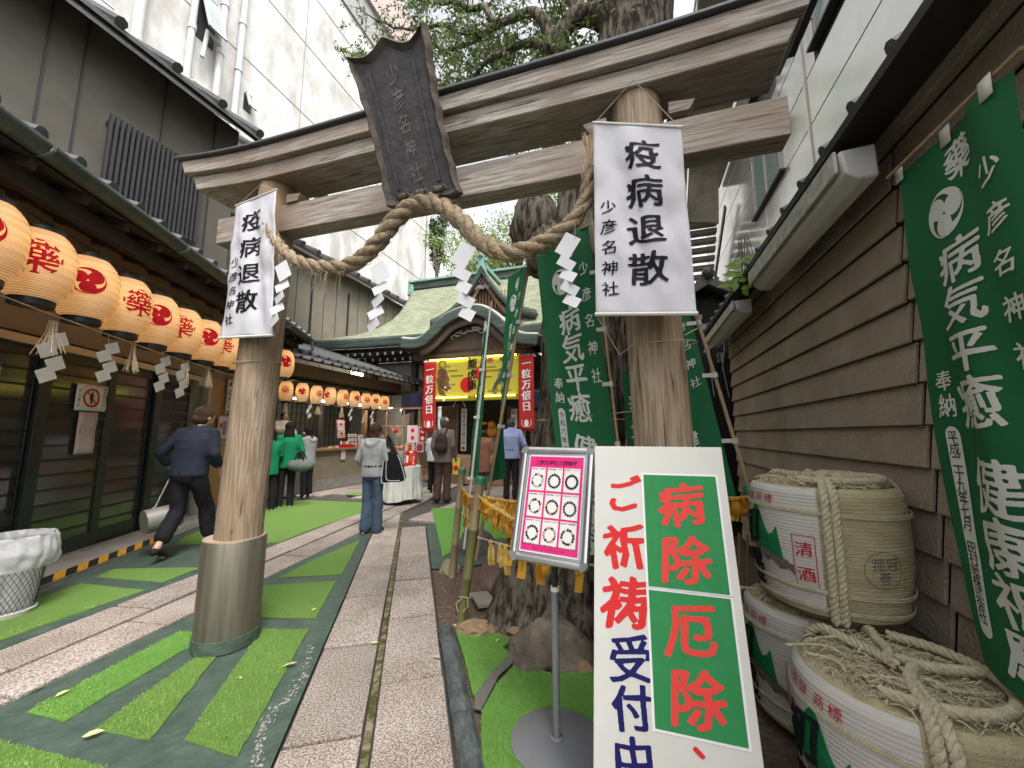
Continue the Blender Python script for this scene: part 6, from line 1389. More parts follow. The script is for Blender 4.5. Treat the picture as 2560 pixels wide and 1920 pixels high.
for r_ in range(3):
    for c_ in range(3):
        x0=-iw+.013+c_*(cw_+.010); y1=ih-.055-r_*(chh+.010); k=r_*3+c_
        rect2(wm,lambda x,y:sf(x,y,.0086),x0,x0+cw_,y1-chh,y1)
        htext(m,names[k],lambda x,y:sf(x,y,.0100),x0+.003,y1-.0075,.0085,pitch=(cw_-.006)/len(names[k]),off=.02,brush=.3)
        cx,cy=x0+cw_/2,y1-chh*.57; nb=15 if k!=2 else 20
        for q in range(nb):
            a=2*math.pi*q/nb+math.pi/2; rr=cw_*.36; mi=pat[k][q%len(pat[k])]; br=.0066
            bx_,by_=cx+rr*math.cos(a),cy+rr*1.05*math.sin(a); bm_[mi].add([sf(bx_,by_,.0135)]+[sf(bx_+br*math.cos(t*.785),by_+br*math.sin(t*.785),.0095) for t in range(8)],[(0,t+1,(t+1)%8+1) for t in range(8)])
        bm_[1 if k not in(1,2,8) else 0].add([sf(cx-.0025,cy+cw_*.36,.0100),sf(cx+.0025,cy+cw_*.36,.0100),sf(cx+.002,cy+cw_*.50,.0100),sf(cx-.002,cy+cw_*.50,.0100)],[(0,1,2,3)])
wm.build('picture_panel',white,stand); m.build('lettering',blackink,stand)
for k in range(6): bm_[k].build('printed_beads',beadm[k],stand,kind='stuff')
# =================== SAKE BARRELS ===================
straww=mat('straw_mat',(.44,.37,.21),.9,vs=9,bump=.9,bs=140,col2=(.60,.53,.34),stretch=(1,1,3)); canvas=mat('barrel_canvas',(.53,.505,.465),.85,vs=4,var=.06,bump=.4,bs=160,stretch=(1,1,3)); strawr=mat('barrel_rope',(.44,.39,.26),.85,vs=30,bump=.7,bs=160,col2=(.62,.57,.40)); bgreen=mat('barrel_green',(.012,.17,.06),.8,spec=.12,var=.2,vs=30); bbrown=mat('barrel_brown',(.13,.095,.07),.85,vs=20,var=.3); bred=mat('barrel_red',(.45,.02,.04),.7,spec=.12); bink=mat('barrel_ink',(.012,.02,.018),.7,spec=.12,var=.2,vs=40); stampm=mat('faint_stamp',(.14,.13,.10),.8)
def prof(z,Hb_,Rb):
    t=z/Hb_; return Rb*(.80+.24*math.sin(math.pi*(.10+.62*min(1,t)+.0))**.8) if t<.93 else Rb*(.80+.24*math.sin(math.pi*(.10+.62*.93))**.8)*(1-((t-.93)/.07)**2*.10)
def barrel(a,b,z0,Hb_,Rb,face,lab,detail=True):
    r=root('sake_barrel',a,b,z0,lab,'barrel','straw wrapped sake barrels')
    def sp(phi,z,d=0):
        rr=prof(z,Hb_,Rb)+d; rr+=.0009*math.sin(z*2*math.pi/.0150)+.004*noise.noise(Vector((phi*2,z*9,a*5))); return (a+rr*math.cos(phi),b+rr*math.sin(phi),z0+z)
    MB().grid(lambda s,t:sp(2*math.pi*s,.03+t*(Hb_-.03)),72,150).build('straw_wrap',straww,r,sharp=180)
    MB().lathe([(Rb*.78,0),(Rb*.80,.04),(Rb*.86,.045)],(a,b,z0),48).build('wooden_foot',mat('cedar',(.22,.16,.09),.7),r)
    # white printed canvas on the left part
    c0,c1=face-1.55,face+.62
    MB().grid(lambda s,t:sp(c0+(c1-c0)*s,.05+t*(Hb_-.055),.006),60,140).build('printed_canvas',canvas,r,sharp=180)
    f=lambda x,y:sp(c1+x/Rb,y,.0085)   # x negative = to the left
    def fl(x,y,d=.0085): return sp(c1-x/Rb,y,d)
    return r,sp,fl,c0,c1
def barrel_full(a,b,z0,Hb_,Rb,face,lab,ropes=True):
    r,sp,fl_,c0,c1=barrel(a,b,z0,Hb_,Rb,face,lab)
    # text x measured leftwards; mirrored mapping keeps reading direction from outside (phi decreases to the left seen from outside -> x to right = phi increase)
    g=lambda x,y:sp(c1+(x)/Rb,y,.0112)
    m=MB(); put(m,'商',g,-.245,Hb_*.885,.044,off=.014,brush=.2,sub=.3); put(m,'標',g,-.192,Hb_*.88,.046,off=.014,brush=.2,sub=.3); put(m,'登',g,-.365,Hb_*.89,.044,off=.014,brush=.2,sub=.3); put(m,'録',g,-.312,Hb_*.885,.044,off=.014,brush=.2,sub=.3); m.build('trademark_lettering',bred,r)
    m=MB(); x0,x1,y0,y1=-.098,-.016,Hb_*.25,Hb_*.64
    for q in ((x0,x1,y0,y0+.003),(x0,x1,y1-.003,y1),(x0,x0+.003,y0,y1),(x1-.003,x1,y0,y1)): rect2(m,g,*q,4,4)
    put(m,'清',g,(x0+x1)/2,y1-Hb_*.105,.068,off=.012,brush=.8,sub=.2); put(m,'酒',g,(x0+x1)/2,y0+Hb_*.10,.068,off=.012,brush=.8,sub=.2); m.build('red_lettering',bred,r)
    # green mountain: polygon strip
    def strip(m,xs,lo,hi,d=.0088):
        P=[]; 
        for x,l,h in zip(xs,lo,hi):
            for k in range(9): P.append(sp(c1+x/Rb,(l+(h-l)*k/8)*Hb_,d+.0012))
        m.add(P,[(i*9+k,i*9+k+1,i*9+9+k+1,i*9+9+k) for i in range(len(xs)-1) for k in range(8)])
    xs=[-.60+.02*i for i in range(26)]
    def hgt(x): 
        return .66+.16*math.exp(-((x+.27)/.05)**2)-.10*math.exp(-((x+.20)/.035)**2)+.04*math.exp(-((x+.15)/.035)**2)
    def base(x): return .40-.55*(x+.35)*.9
    xg=[x for x in xs if -.42<x<-.10]
    m=MB(); strip(m,xg,[base(x)+.12 for x in xg],[max(base(x)+.13,(hgt(x)*(1-max(0,(x+.16)/.05)) if x>-.16 else hgt(x))) for x in xg]); m.build('green_print',bgreen,r,smooth=False)
    xb=[x for x in xs if -.52<x<-.09]
    m=MB(); strip(m,xb,[base(x)+.05+.02*math.sin(x*90) for x in xb],[base(x)+.12 for x in xb]); m.build('brown_print',bbrown,r,smooth=False)
    m=MB(); put(m,'初',g,-.335,Hb_*.62,.19,off=.035,brush=2.2,sub=.15); put(m,'霞',g,-.345,Hb_*.28,.19,off=.025,brush=2.2,sub=.15); m.v=[tuple(Vector(p)+(Vector(p)-Vector((a,b,p[2]))).normalized()*.002) for p in m.v]; m.build('black_brush_lettering',bink,r)
    # faint stamp
    gs_=lambda x,y:sp(c1+x/Rb,y,.0035); m=MB(); ring(m,lambda x,y:gs_(x+.21,y+Hb_*.44),0,0,.074,.0765); put(m,'菰',gs_,.185,Hb_*.48,.055,off=0,brush=.4,sub=.4); put(m,'冠',gs_,.24,Hb_*.48,.055,off=0,brush=.4,sub=.4); put(m,'巻',gs_,.21,Hb_*.39,.055,off=0,brush=.4,sub=.4); m.build('stamp',stampm,r)
    # cords
    m=MB()
    for zc in (.80,.225,.10):
        for k in range(3): m.tube([sp(2*math.pi*i/64,Hb_*zc+.006*k+.004*math.sin(i*.2),.010) for i in range(65)],.003,5,cap=False)
    m.build('binding_cord',strawr,r)
    # top: disc of straw strands
    zt=z0+Hb_
    def topf(s,t):
        rr=prof(Hb_,Hb_,Rb)*t; x,y=rr*math.cos(2*math.pi*s),rr*math.sin(2*math.pi*s); return (a+x,b+y,zt-.004+.012*noise.noise(Vector((x*14,y*14,z0)))+.006*(1-t))
    MB().grid(topf,60,14).build('straw_top',straww,r,sharp=180)
    m=MB()
    for k in range(620):
        an=R.uniform(0,6.28); rr=Rb*.88*math.sqrt(R.random()); x,y=a+rr*math.cos(an),b+rr*math.sin(an); dd=R.uniform(0,6.28) if k%3 else R.gauss(.5,.3); d=Vector((math.cos(dd),math.sin(dd),0)); L=R.uniform(.02,.075); h=R.uniform(.003,.016)
        if math.hypot(x+d.x*L-a,y+d.y*L-b)>Rb*.97: L*=.3
        m.tube([(x,y,zt+h),(x+d.x*L*.5,y+d.y*L*.5,zt+h+R.uniform(0,.012)),(x+d.x*L,y+d.y*L,zt+h-.006)],R.uniform(.0012,.0030),4,cap=False)
    for k in range(13):
        an=R.uniform(0,6.28); rr=Rb*.7*R.random(); x,y=a+rr*math.cos(an),b+rr*math.sin(an); d=R.uniform(0,6.28); L=R.uniform(.10,.2)
        c=curve([(x,y,zt+.015),(x+L*.4*math.cos(d),y+L*.4*math.sin(d),zt+.026),(x+L*math.cos(d+.5),y+L*math.sin(d+.5),zt+.014)],16)
        for q in range(2): m.tube(strand(c,q,2,.0035,.004,160,n=5)[0],.004,5,cap=False)
    m.build('loose_straw',strawr,r)
    if ropes:
        for (ph,n_) in ((c1+.09,2),(c1+2.05,1),(c1-2.2,1),(c1+3.4,1)):
            for j in range(n_):
                p_=ph+j*.105
                path=[(a+.03*math.cos(ph+1.5),b+.03*math.sin(ph+1.5),zt+.035)]+[(a+q*Rb*math.cos(p_),b+q*Rb*math.sin(p_),zt+.028) for q in (.3,.6,.86)]+[sp(p_,Hb_*q,.020) for q in (.96,.85,.7,.5,.3,.12,.03)]
                c=curve(path,110); mm=MB()
                for q in range(3): mm.tube(strand(c,q,3,.0085,.0098,85,n=7)[0],.0098,7)
                mm.build('thick_rope',strawr,r)
        c=curve([(a+(Rb*.80)*math.cos(t*.5+c1-.3),b+(Rb*.80)*math.sin(t*.5+c1-.3),zt+.03) for t in range(8)],80); mm=MB()
        for q in range(3): mm.tube(strand(c,q,3,.0085,.0098,85,n=7)[0],.0098,7)
        mm.build('thick_rope',strawr,r)
    return r
FA=math.radians(-147)
barrel_full(.85,1.80,0.0,.575,.31,FA,'nearest straw wrapped sake barrel at the bottom right corner')
barrel_full(.82,2.46,0.0,.56,.29,FA,'lower rear sake barrel standing under another barrel',ropes=False)
barrel_full(.87,2.36,.585,.575,.295,FA-.04,'upper sake barrel stacked on top of the rear barrel')
# =================== PEOPLE ===================
skinm=mat('skin',(.50,.31,.22),.55,vs=8,var=.06); lipm=mat('lips',(.40,.13,.11),.5)
def vox(mb,vs,sm=4,fold=0,fs=6,seed=0):
    me=bpy.data.meshes.new('tmp'); me.from_pydata(mb.v,[],mb.f); me.validate(); o=bpy.data.objects.new('tmp',me); C.objects.link(o)
    r=o.modifiers.new('r','REMESH'); r.mode='VOXEL'; r.voxel_size=vs
    s=o.modifiers.new('s','SMOOTH'); s.factor=.5; s.iterations=sm
    dg=bpy.context.evaluated_depsgraph_get(); ev=o.evaluated_get(dg); m2=ev.to_mesh(); V=[tuple(v.co) for v in m2.vertices]; N=[tuple(v.normal) for v in m2.vertices]; F=[tuple(p.vertices) for p in m2.polygons]; ev.to_mesh_clear(); bpy.data.objects.remove(o); bpy.data.meshes.remove(me)
    if fold:
        W=[]
        for v,n in zip(V,N):
            q=Vector(v); k=abs(noise.noise(Vector((q.x*fs,q.y*fs,q.z*fs*.55+seed))))*1.4+.5*noise.noise(Vector((q.x*fs*2.6,q.y*fs*2.6,q.z*fs*2+seed))); W.append(tuple(q+Vector(n)*(k-.25)*fold))
        V=W
    out=MB(); out.v=V; out.f=F; return out
def cap_(m,p,q,r0,r1,n=12):
    p=Vector(p);q=Vector(q)
    if (q-p).length<1e-4: m.ball(p,r0,12,8); return
    m.tube([p,q],[r0,r1],n); m.ball(p,r0,n,8); m.ball(q,r1,n,8)
def human(lab,x,y,hd,H,J=None,top=None,legs=None,hair=None,shoe=None,z0=0,long_skirt=None,group=None,face=False,fold=.010,bulk=1.,name='person',mask=False):
    s=H/1.70; a=math.radians(hd); c_,s_=math.cos(a),math.sin(a)
    def L(p): px_,py_,pz=p[0]*s,p[1]*s,p[2]*s; return Vector((x+px_*c_+py_*s_, y-px_*s_+py_*c_, z0+pz))
    D={'pel':(0,0,.93),'che':(0,.01,1.26),'sh':(0,0,1.40),'nek':(0,.01,1.47),'hea':(0,.03,1.585),
       'LS':(-.175,0,1.385),'RS':(.175,0,1.385),'LE':(-.215,-.02,1.12),'RE':(.215,-.02,1.12),'LW':(-.22,.10,.90),'RW':(.22,.10,.90),
       'LH':(-.085,0,.90),'RH':(.085,0,.90),'LK':(-.09,.02,.50),'RK':(.09,.02,.50),'LA':(-.095,-.01,.085),'RA':(.095,-.01,.085),'LT':(-.105,.14,.03),'RT':(.105,.14,.03)}
    if J: D.update(J)
    P={k:L(v) for k,v in D.items() if isinstance(v,tuple)}; r=root(name,x,y,z0,lab,'person',group,th=0)
    fwd=Vector((s_,c_,0)); rgt=Vector((c_,-s_,0)); up=Vector((0,0,1))
    m=MB()
    cap_(m,P['pel'],P['che'],.10*s,.11*s); cap_(m,P['LS'],P['RS'],.05*s,.05*s); cap_(m,P['nek']-up*.05*s,P['hea']-up*.04*s,.048*s,.046*s)
    hc=P['hea']; hd_up=(P['hea']-P['nek']).normalized()
    mm=MB(); mm.ball((0,0,0),(.072*s,.088*s,.108*s),18,14); mm.ball((0,.025*s,-.055*s),(.052*s,.058*s,.05*s),12,8); mm.ball((0,.092*s,-.018*s),(.012*s,.016*s,.02*s),8,6)
    for q in(-1,1): mm.ball((q*.075*s,-.005*s,-.012*s),(.010*s,.020*s,.028*s),8,6)
    hy=J.get('yaw',0) if J else 0; hp=J.get('pitch',0) if J else 0
    RM=Matrix.Rotation(-a-math.radians(hy),4,'Z')@Matrix.Rotation(-math.radians(hp),4,'X')
    HM=Matrix.Translation(hc)@RM
    m.add([tuple(HM@Vector(v)) for v in mm.v],mm.f)
    for q in 'LR':
        cap_(m,P[q+'S'],P[q+'E'],.045*s,.036*s); cap_(m,P[q+'E'],P[q+'W'],.036*s,.025*s)
        d=(P[q+'W']-P[q+'E']).normalized(); w=P[q+'W']; si=d.cross(up); si=si.normalized() if si.length>.1 else rgt; fr=si.cross(d)
        cap_(m,w,w+d*.06*s,.026*s,.030*s)
        for k in range(4):
            b0=w+d*.075*s+si*(k-1.5)*.018*s; L_=(.060,.070,.065,.05)[k]*s; mid=b0+d*L_*.5-fr*.006*s*(1 if q=='L' else -1); e=mid+(d*.7+fwd*.25-up*.25).normalized()*L_*.55
            cap_(m,b0-d*.02*s,mid,.0085*s,.0082*s,8); cap_(m,mid,e,.0082*s,.007*s,8)
        cap_(m,w+d*.02*s+fwd*.02*s,w+d*.06*s+fwd*.045*s,.010*s,.008*s,8)
        cap_(m,P[q+'H'],P[q+'K'],.075*s,.052*s); cap_(m,P[q+'K'],P[q+'A'],.052*s,.034*s); cap_(m,P[q+'A'],P[q+'T'],.036*s,.028*s)
    vox(m,.0105,3).build('body',skinm,r)
    # eyes and mouth
    for q in(-1,1):
        e=MB(); e.ball((q*.030*s,.082*s,.008*s),(.012*s,.006*s,.006*s),8,6); e.v=[tuple(HM@Vector(v)) for v in e.v]; e.build('eye',mat('eye_dark',(.02,.015,.015),.3),r)
    e=MB(); e.ball((0,.083*s,-.052*s),(.020*s,.006*s,.005*s),8,6); e.v=[tuple(HM@Vector(v)) for v in e.v]; e.build('mouth',lipm,r)
    if mask:
        e=MB(); e.ball((0,.055*s,-.045*s),(.066*s,.052*s,.045*s),14,8); e.v=[tuple(HM@Vector(v)) for v in e.v]; e.build('face_mask',white,r)
    # hair
    if hair:
        hm=MB(); col=hair['m']; ln=hair.get('len',0)
        hm.ball((0,-.012*s,.022*s),(.086*s,.098*s,.104*s),20,14); hm.ball((0,-.045*s,-.02*s),(.078*s,.062*s,.085*s),14,10)
        if hair.get('bun'): hm.ball((0,-.11*s,-.02*s),(.045*s,.04*s,.05*s),10,8)
        if hair.get('tail'):
            for k in range(6): hm.ball((.0,-(.10+.012*k)*s,(-.01-.03*k)*s),(.03*s,.028*s,.035*s),10,8)
        if ln:
            n=int(ln/.05)+1
            for k in range(n+1):
                t=k/n; hm.ball((.0,(-.055-.02*math.sin(t*3))*s,-(.04+t*ln)*s),((.088-.02*t)*s,(.05-.012*t)*s,.055*s),14,9)
        hm=vox(hm,.0105,2); V=[]
        # cut face opening
        for v in hm.v:
            q=Vector(v)
            if q.y>.045*s and q.z<.055*s: q.y=.045*s-(q.y-.045*s)*.3
            an=math.atan2(q.x,-q.y); st_=.0035*s*math.sin(an*34+q.z*9)+.005*s*noise.noise(Vector((q.x*22,q.y*22,q.z*6)))
            n_=Vector((q.x,q.y,0)); n_=n_.normalized() if n_.length>1e-4 else Vector((0,0,1)); V.append(tuple(HM@(q+n_*st_)))
        hm.v=V; hm.build('hair',col,r,sharp=180)
        sm=MB()
        for k in range(150):
            an=R.uniform(0,6.28); el=R.uniform(.1,1.45); q=[]
            for t_ in (0,.35,.7): e_=el-t_*.9; q.append((.089*s*math.cos(e_)*math.sin(an),-.014*s-.102*s*math.cos(e_)*math.cos(an),.022*s+.108*s*math.sin(e_)))
            if q[2][1]>.05*s: continue
            sm.tube([tuple(HM@Vector(v)) for v in q],[.004*s,.005*s,.0012*s],4,cap=False)
        sm.build('hair_strands',col,r)
        if ln>.1:
            sm=MB()
            for k in range(70):
                xx=R.uniform(-.085,.085)*s; z_=-R.uniform(.02,.08)*s; zz=-(ln+R.uniform(-.06,.05))*s; p=[(xx,-.07*s-R.uniform(0,.03)*s,z_),(xx*1.15,-.095*s-R.uniform(0,.02)*s,zz*.55),(xx*R.uniform(.6,1.25),-.08*s-R.uniform(0,.03)*s,zz)]
                sm.tube([tuple(HM@Vector(q)) for q in p],[.006*s,.006*s,.0015*s],5,cap=False)
            sm.build('hair_strands',col,r)
    # upper garment
    if top:
        t=MB(); lo=top.get('len',.0); e=top.get('ease',.018)*s; w_=bulk
        pel,che,sh=P['pel'],P['che'],P['sh']
        ax=(sh-pel).normalized()
        Mx=Matrix.Rotation(-a,4,'Z'); n_=26
        rings=[(-.10-lo,.166,.118),(-.06-lo,.168,.122),(.06,.160,.118),(.18,.156,.114),(.30,.168,.120),(.38,.176,.116),(.43,.172,.098),(.475,.13,.080),(.515,.075,.066),(.545,.062,.060)]
        Lt=(P['nek']-pel).length/s/.545; vs_=[]; 
        for (q_,rx,ry) in rings:
            f_=q_/.545; c_0=pel+(P['nek']-pel)*f_ if f_<=0 else (pel.lerp(che,min(1,f_/.6)) if f_<.6 else che.lerp(P['nek'],(f_-.6)/.4))
            if f_<=0: c_0=pel+up*q_*s
            for k in range(n_):
                an=2*math.pi*k/n_; co,si_=math.cos(an),math.sin(an); sq=(abs(co)**2.6+abs(si_)**2.6)**(-1/2.6); wv=1+.018*math.sin(an*5+x*9)+.012*math.sin(an*11+y*5)
                vs_.append(tuple(c_0+Mx@Vector(((rx*s*(w_ if f_<.7 else 1)+e*.6)*co*sq*wv,(ry*s*(w_ if f_<.7 else 1)+e*.6)*si_*sq*wv,0))))
        t.add(vs_,[(r_*n_+k,r_*n_+(k+1)%n_,(r_+1)*n_+(k+1)%n_,(r_+1)*n_+k) for r_ in range(len(rings)-1) for k in range(n_)]+[tuple(range(n_-1,-1,-1)),tuple((len(rings)-1)*n_+k for k in range(n_))])
        cap_(t,P['LS'].lerp(P['nek'],.35)-up*.012*s,P['LS'],.055*s,.050*s+e*.4); cap_(t,P['RS'].lerp(P['nek'],.35)-up*.012*s,P['RS'],.055*s,.050*s+e*.4)
        sl=top.get('sleeve',1.)
        for q in 'LR':
            E_,W_=P[q+'E'],P[q+'W']; cap_(t,P[q+'S'],E_,.052*s+e*.6,.043*s+e*.7)
            if sl>.5: W2=E_.lerp(W_,(sl-.5)*2*.97); cap_(t,E_,W2,.043*s+e*.7,(.036+top.get('flare',0))*s+e*.5)
        if top.get('hood'):
            back=P['nek']-fwd*.075*s-up*.045*s
            for k in range(9):
                an=math.pi*k/8; t.ball(tuple(back+rgt*math.cos(an)*.095*s-fwd*math.sin(an)*.035*s-up*math.sin(an)*.075*s),(.040*s,.040*s,.045*s),10,8)
        g_=vox(t,.0125 if H>0 else .02,5,fold=fold*s*.55,fs=6/s,seed=x*3); 
        # trim neck hole and bottom
        g_.build(top.get('name','jacket'),top['m'],r,sharp=180)
        if top.get('collar'): 
            q=MB(); 
            for k in range(14): an=2*math.pi*k/14; q.ball(tuple(P['nek']-up*.002*s+rgt*math.cos(an)*.058*s+fwd*math.sin(an)*.055*s),(.016*s,.016*s,.024*s),8,6)
            vox(q,.009,2).build('collar',top['collar'],r)
    if legs:
        t=MB(); e=legs.get('ease',.016)*s; cut=legs.get('cut',1.)
        q=MB(); q.ball((0,0,0),(.158*bulk*s+e*.5,.118*bulk*s+e*.5,.13*s),16,12); Mx=Matrix.Rotation(-a,4,'Z'); t.add([tuple(P['pel']-up*.02*s+Mx@Vector(v)) for v in q.v],q.f)
        if not legs.get('skirt'):
            for q in 'LR':
                cap_(t,P[q+'H'],P[q+'K'],.086*s*bulk+e*.3,.062*s+e*.6); A_=P[q+'K'].lerp(P[q+'A'],min(1,cut)); cap_(t,P[q+'K'],A_,.062*s+e*.6,(.044+legs.get('hem',.012))*s+e*.6)
                if cut>=1: cap_(t,A_,A_-up*.03*s+fwd*.01*s,(.040+legs.get('hem',.012))*s+e*.6,(.04+legs.get('hem',.012))*s+e*.6)
        else:
            for k in range(6): tt=k/5; t.ball(tuple(P['pel'].lerp((P['LA']+P['RA'])/2,tt*.85)),((.16+.05*tt)*s,(.13+.05*tt)*s,.12*s),14,8)
        vox(t,.0125,3,fold=fold*s*.7,fs=8/s,seed=y*3).build(legs.get('name','trousers'),legs['m'],r,sharp=180)
        if legs.get('belt'):
            q=MB(); 
            for k in range(20): an=2*math.pi*k/20; q.ball(tuple(P['pel']+up*.10*s+rgt*math.cos(an)*(.145*bulk*s+e)+fwd*math.sin(an)*(.108*bulk*s+e)),(.02*s,.02*s,.018*s),8,6)
            vox(q,.01,1).build('belt',legs['belt'],r)
    if shoe:
        for q in 'LR':
            t=MB(); A_,T_=P[q+'A'],P[q+'T']; d=(T_-A_); h=Vector((d.x,d.y,0)).normalized() if Vector((d.x,d.y,0)).length>.01 else fwd
            heel=A_-h*.045*s-(A_-T_)*0; cap_(t,A_-h*.035*s+(T_-A_)*.35*Vector((0,0,1)).z*0-up*.035*s,A_+h*.02*s-up*.03*s,.040*s,.042*s); cap_(t,A_+h*.02*s-up*.03*s if True else A_,T_+h*.01*s+up*.008*s,.042*s,.034*s); 
            if not shoe.get('low'): cap_(t,A_-up*.01*s,A_+up*.01*s,.040*s,.042*s)
            vox(t,.009,2).build('shoe',shoe['m'],r,sharp=180)
            if shoe.get('sole'):
                t=MB(); cap_(t,A_-h*.04*s-up*.066*s,T_+h*.015*s-up*.012*s,.026*s,.026*s); vox(t,.009,1).build('sole',shoe['sole'],r)
    return r,P
def cmat(n,c,**k): return mat(n,c,.85,**dict(dict(vs=7,var=.12,bump=.25,bs=180,spec=.2),**k))
hblack=cmat('hair_black',(.012,.010,.010),vs=20); hbrown=cmat('hair_brown',(.035,.018,.013),vs=24,col2=(.075,.038,.028)); hgrey=cmat('hair_grey',(.10,.095,.095),vs=30,var=.4)
navy=cmat('navy_cotton',(.017,.021,.034)); blackc=cmat('black_cloth',(.012,.012,.014)); greenc=cmat('green_cotton',(.006,.17,.075)); greyc=cmat('grey_jersey',(.27,.28,.28)); jean=cmat('blue_denim',(.055,.085,.125),vs=12,var=.3); taupe=cmat('taupe_jacket',(.165,.135,.115)); brownc=cmat('brown_trousers',(.075,.045,.036)); whitec=cmat('white_kimono',(.62,.58,.52)); bluec=cmat('blue_shirt',(.33,.38,.62)); coat=cmat('rust_coat',(.22,.095,.06)); olive=cmat('olive_trousers',(.09,.10,.075)); whsh=cmat('white_shoe',(.55,.55,.53)); darksh=cmat('dark_shoe',(.02,.018,.017)); capc=cmat('beige_cap',(.40,.36,.25))
human('woman in navy top and cropped black trousers striding past the slatted doors',-3.83,4.66,-4,1.76,
 J={'pel':(0,0,.92),'che':(.0,.05,1.24),'sh':(0,.08,1.38),'nek':(0,.10,1.45),'hea':(.02,.15,1.56),'yaw':25,'pitch':-8,'LS':(-.18,.07,1.365),'RS':(.18,.08,1.365),'LE':(-.31,-.02,1.14),'LW':(-.30,.14,.95),'RE':(.25,.02,1.12),'RW':(.22,.18,.93),
    'LH':(-.09,0,.88),'RH':(.09,0,.88),'LK':(-.09,.03,.50),'LA':(-.07,-.24,.16),'LT':(-.075,-.13,.045),'RK':(.10,.20,.50),'RA':(.10,.30,.10),'RT':(.11,.45,.04)},
 top=dict(m=navy,name='top',sleeve=.8,ease=.018,len=-.05,flare=.012),legs=dict(m=blackc,cut=.72,ease=.026,hem=.02),hair=dict(m=hbrown,bun=True),shoe=dict(m=darksh,low=True),bulk=1.06,fold=.016)
human('woman in green shirt standing leftmost at the shop, half behind the left pillar',-4.55,7.36,-35,1.50,J={'hea':(0,.05,1.58),'RE':(.21,.05,1.13),'RW':(.14,.24,1.08)},top=dict(m=greenc,name='shirt',len=.10,ease=.02),legs=dict(m=blackc),hair=dict(m=hblack,len=.16),shoe=dict(m=darksh,sole=whsh))
human('woman in green shirt with long black hair and a duffel bag at her side',-4.42,7.72,-30,1.63,J={'RE':(.25,-.02,1.12),'RW':(.27,.05,.98)},top=dict(m=greenc,name='shirt',len=.06,ease=.02),legs=dict(m=blackc),hair=dict(m=hblack,len=.34),shoe=dict(m=darksh,sole=whsh))
human('girl in grey hooded jacket and white shoes facing the shop counter',-4.60,8.84,-75,1.56,J={'pitch':-10,'LE':(-.22,.06,1.12),'LW':(-.16,.28,1.10),'RE':(.22,.04,1.12),'RW':(.16,.26,1.06),'hea':(0,.06,1.58)},top=dict(m=greyc,name='jacket',len=.06,ease=.022,hood=True),legs=dict(m=blackc),hair=dict(m=hblack,tail=True),shoe=dict(m=whsh,sole=whsh),mask=True)
w=toW(-8.55,7.62,TH)
human('shrine attendant in white robe smiling behind the shop counter',w[0],w[1],118,1.56,J={'pitch':-12,'LE':(-.24,.10,1.16),'LW':(-.12,.30,1.12),'RE':(.24,.12,1.16),'RW':(.10,.34,1.14),'hea':(0,.06,1.58)},top=dict(m=whitec,name='robe',len=.12,ease=.04,flare=.04,collar=mat('red_ink',(.5,.02,.02))),legs=dict(m=mat('red_ink',(.5,.02,.02)),skirt=True,name='skirt'),hair=dict(m=hblack,len=.1),z0=.40,face=True)
human('woman in grey hoodie and blue jeans with long brown hair walking up the path',-2.02,5.72,10,1.555,J={'LE':(-.26,-.02,1.13),'LW':(-.20,.14,.96),'RE':(.25,-.03,1.13),'RW':(.20,.12,.98),'hea':(0,.05,1.585),'pitch':-8,'RT':(.115,.13,.03),'RA':(.09,.02,.085)},top=dict(m=greyc,name='hoodie',len=-.03,ease=.026,hood=True),legs=dict(m=jean,ease=.024,hem=.026,belt=blackc,name='jeans'),hair=dict(m=hbrown,len=.30),shoe=dict(m=darksh,sole=whsh),fold=.016)
human('man in taupe jacket, brown trousers and beige cap walking to the shrine',-1.46,8.30,12,1.755,J={'RK':(.09,.03,.50),'LA':(-.09,-.08,.09),'LT':(-.10,.07,.03)},top=dict(m=taupe,len=.05,ease=.022),legs=dict(m=brownc,ease=.026,hem=.02),hair=dict(m=hgrey),shoe=dict(m=darksh,sole=darksh),bulk=1.05)
human('person with white sleeve and navy bag half hidden left of the man in the cap',-1.90,9.48,30,1.53,J={'hea':(.03,.10,1.56),'pitch':-20},top=dict(m=cmat('white_shirt',(.55,.57,.62)),name='shirt',ease=.02),legs=dict(m=blackc),hair=dict(m=hblack),shoe=dict(m=whsh))
human('woman in rust brown coat praying behind the leftmost banner',-.72,9.95,-8,1.52,J={'LW':(-.1,.24,1.18),'RW':(.1,.24,1.18),'hea':(0,.08,1.56),'pitch':-15},top=dict(m=coat,name='coat',len=.34,ease=.03),legs=dict(m=olive),hair=dict(m=hbrown,len=.05),shoe=dict(m=darksh))
human('grey haired man in light blue shirt bowing his head before the shrine',-.02,8.36,8,1.76,J={'hea':(-.02,.12,1.55),'pitch':-28,'LW':(-.12,.24,1.15),'RW':(.12,.24,1.15),'LE':(-.28,-.02,1.14),'RE':(.28,-.02,1.14)},top=dict(m=bluec,name='shirt',ease=.022,len=-.02,collar=bluec),legs=dict(m=cmat('charcoal_trousers',(.022,.02,.022)),belt=darksh),hair=dict(m=hgrey),shoe=dict(m=darksh),bulk=1.08,fold=.016)
# things carried
def wthing(name,x,y,z,lab,cat): return root(name,x,y,z,lab,cat,th=0)
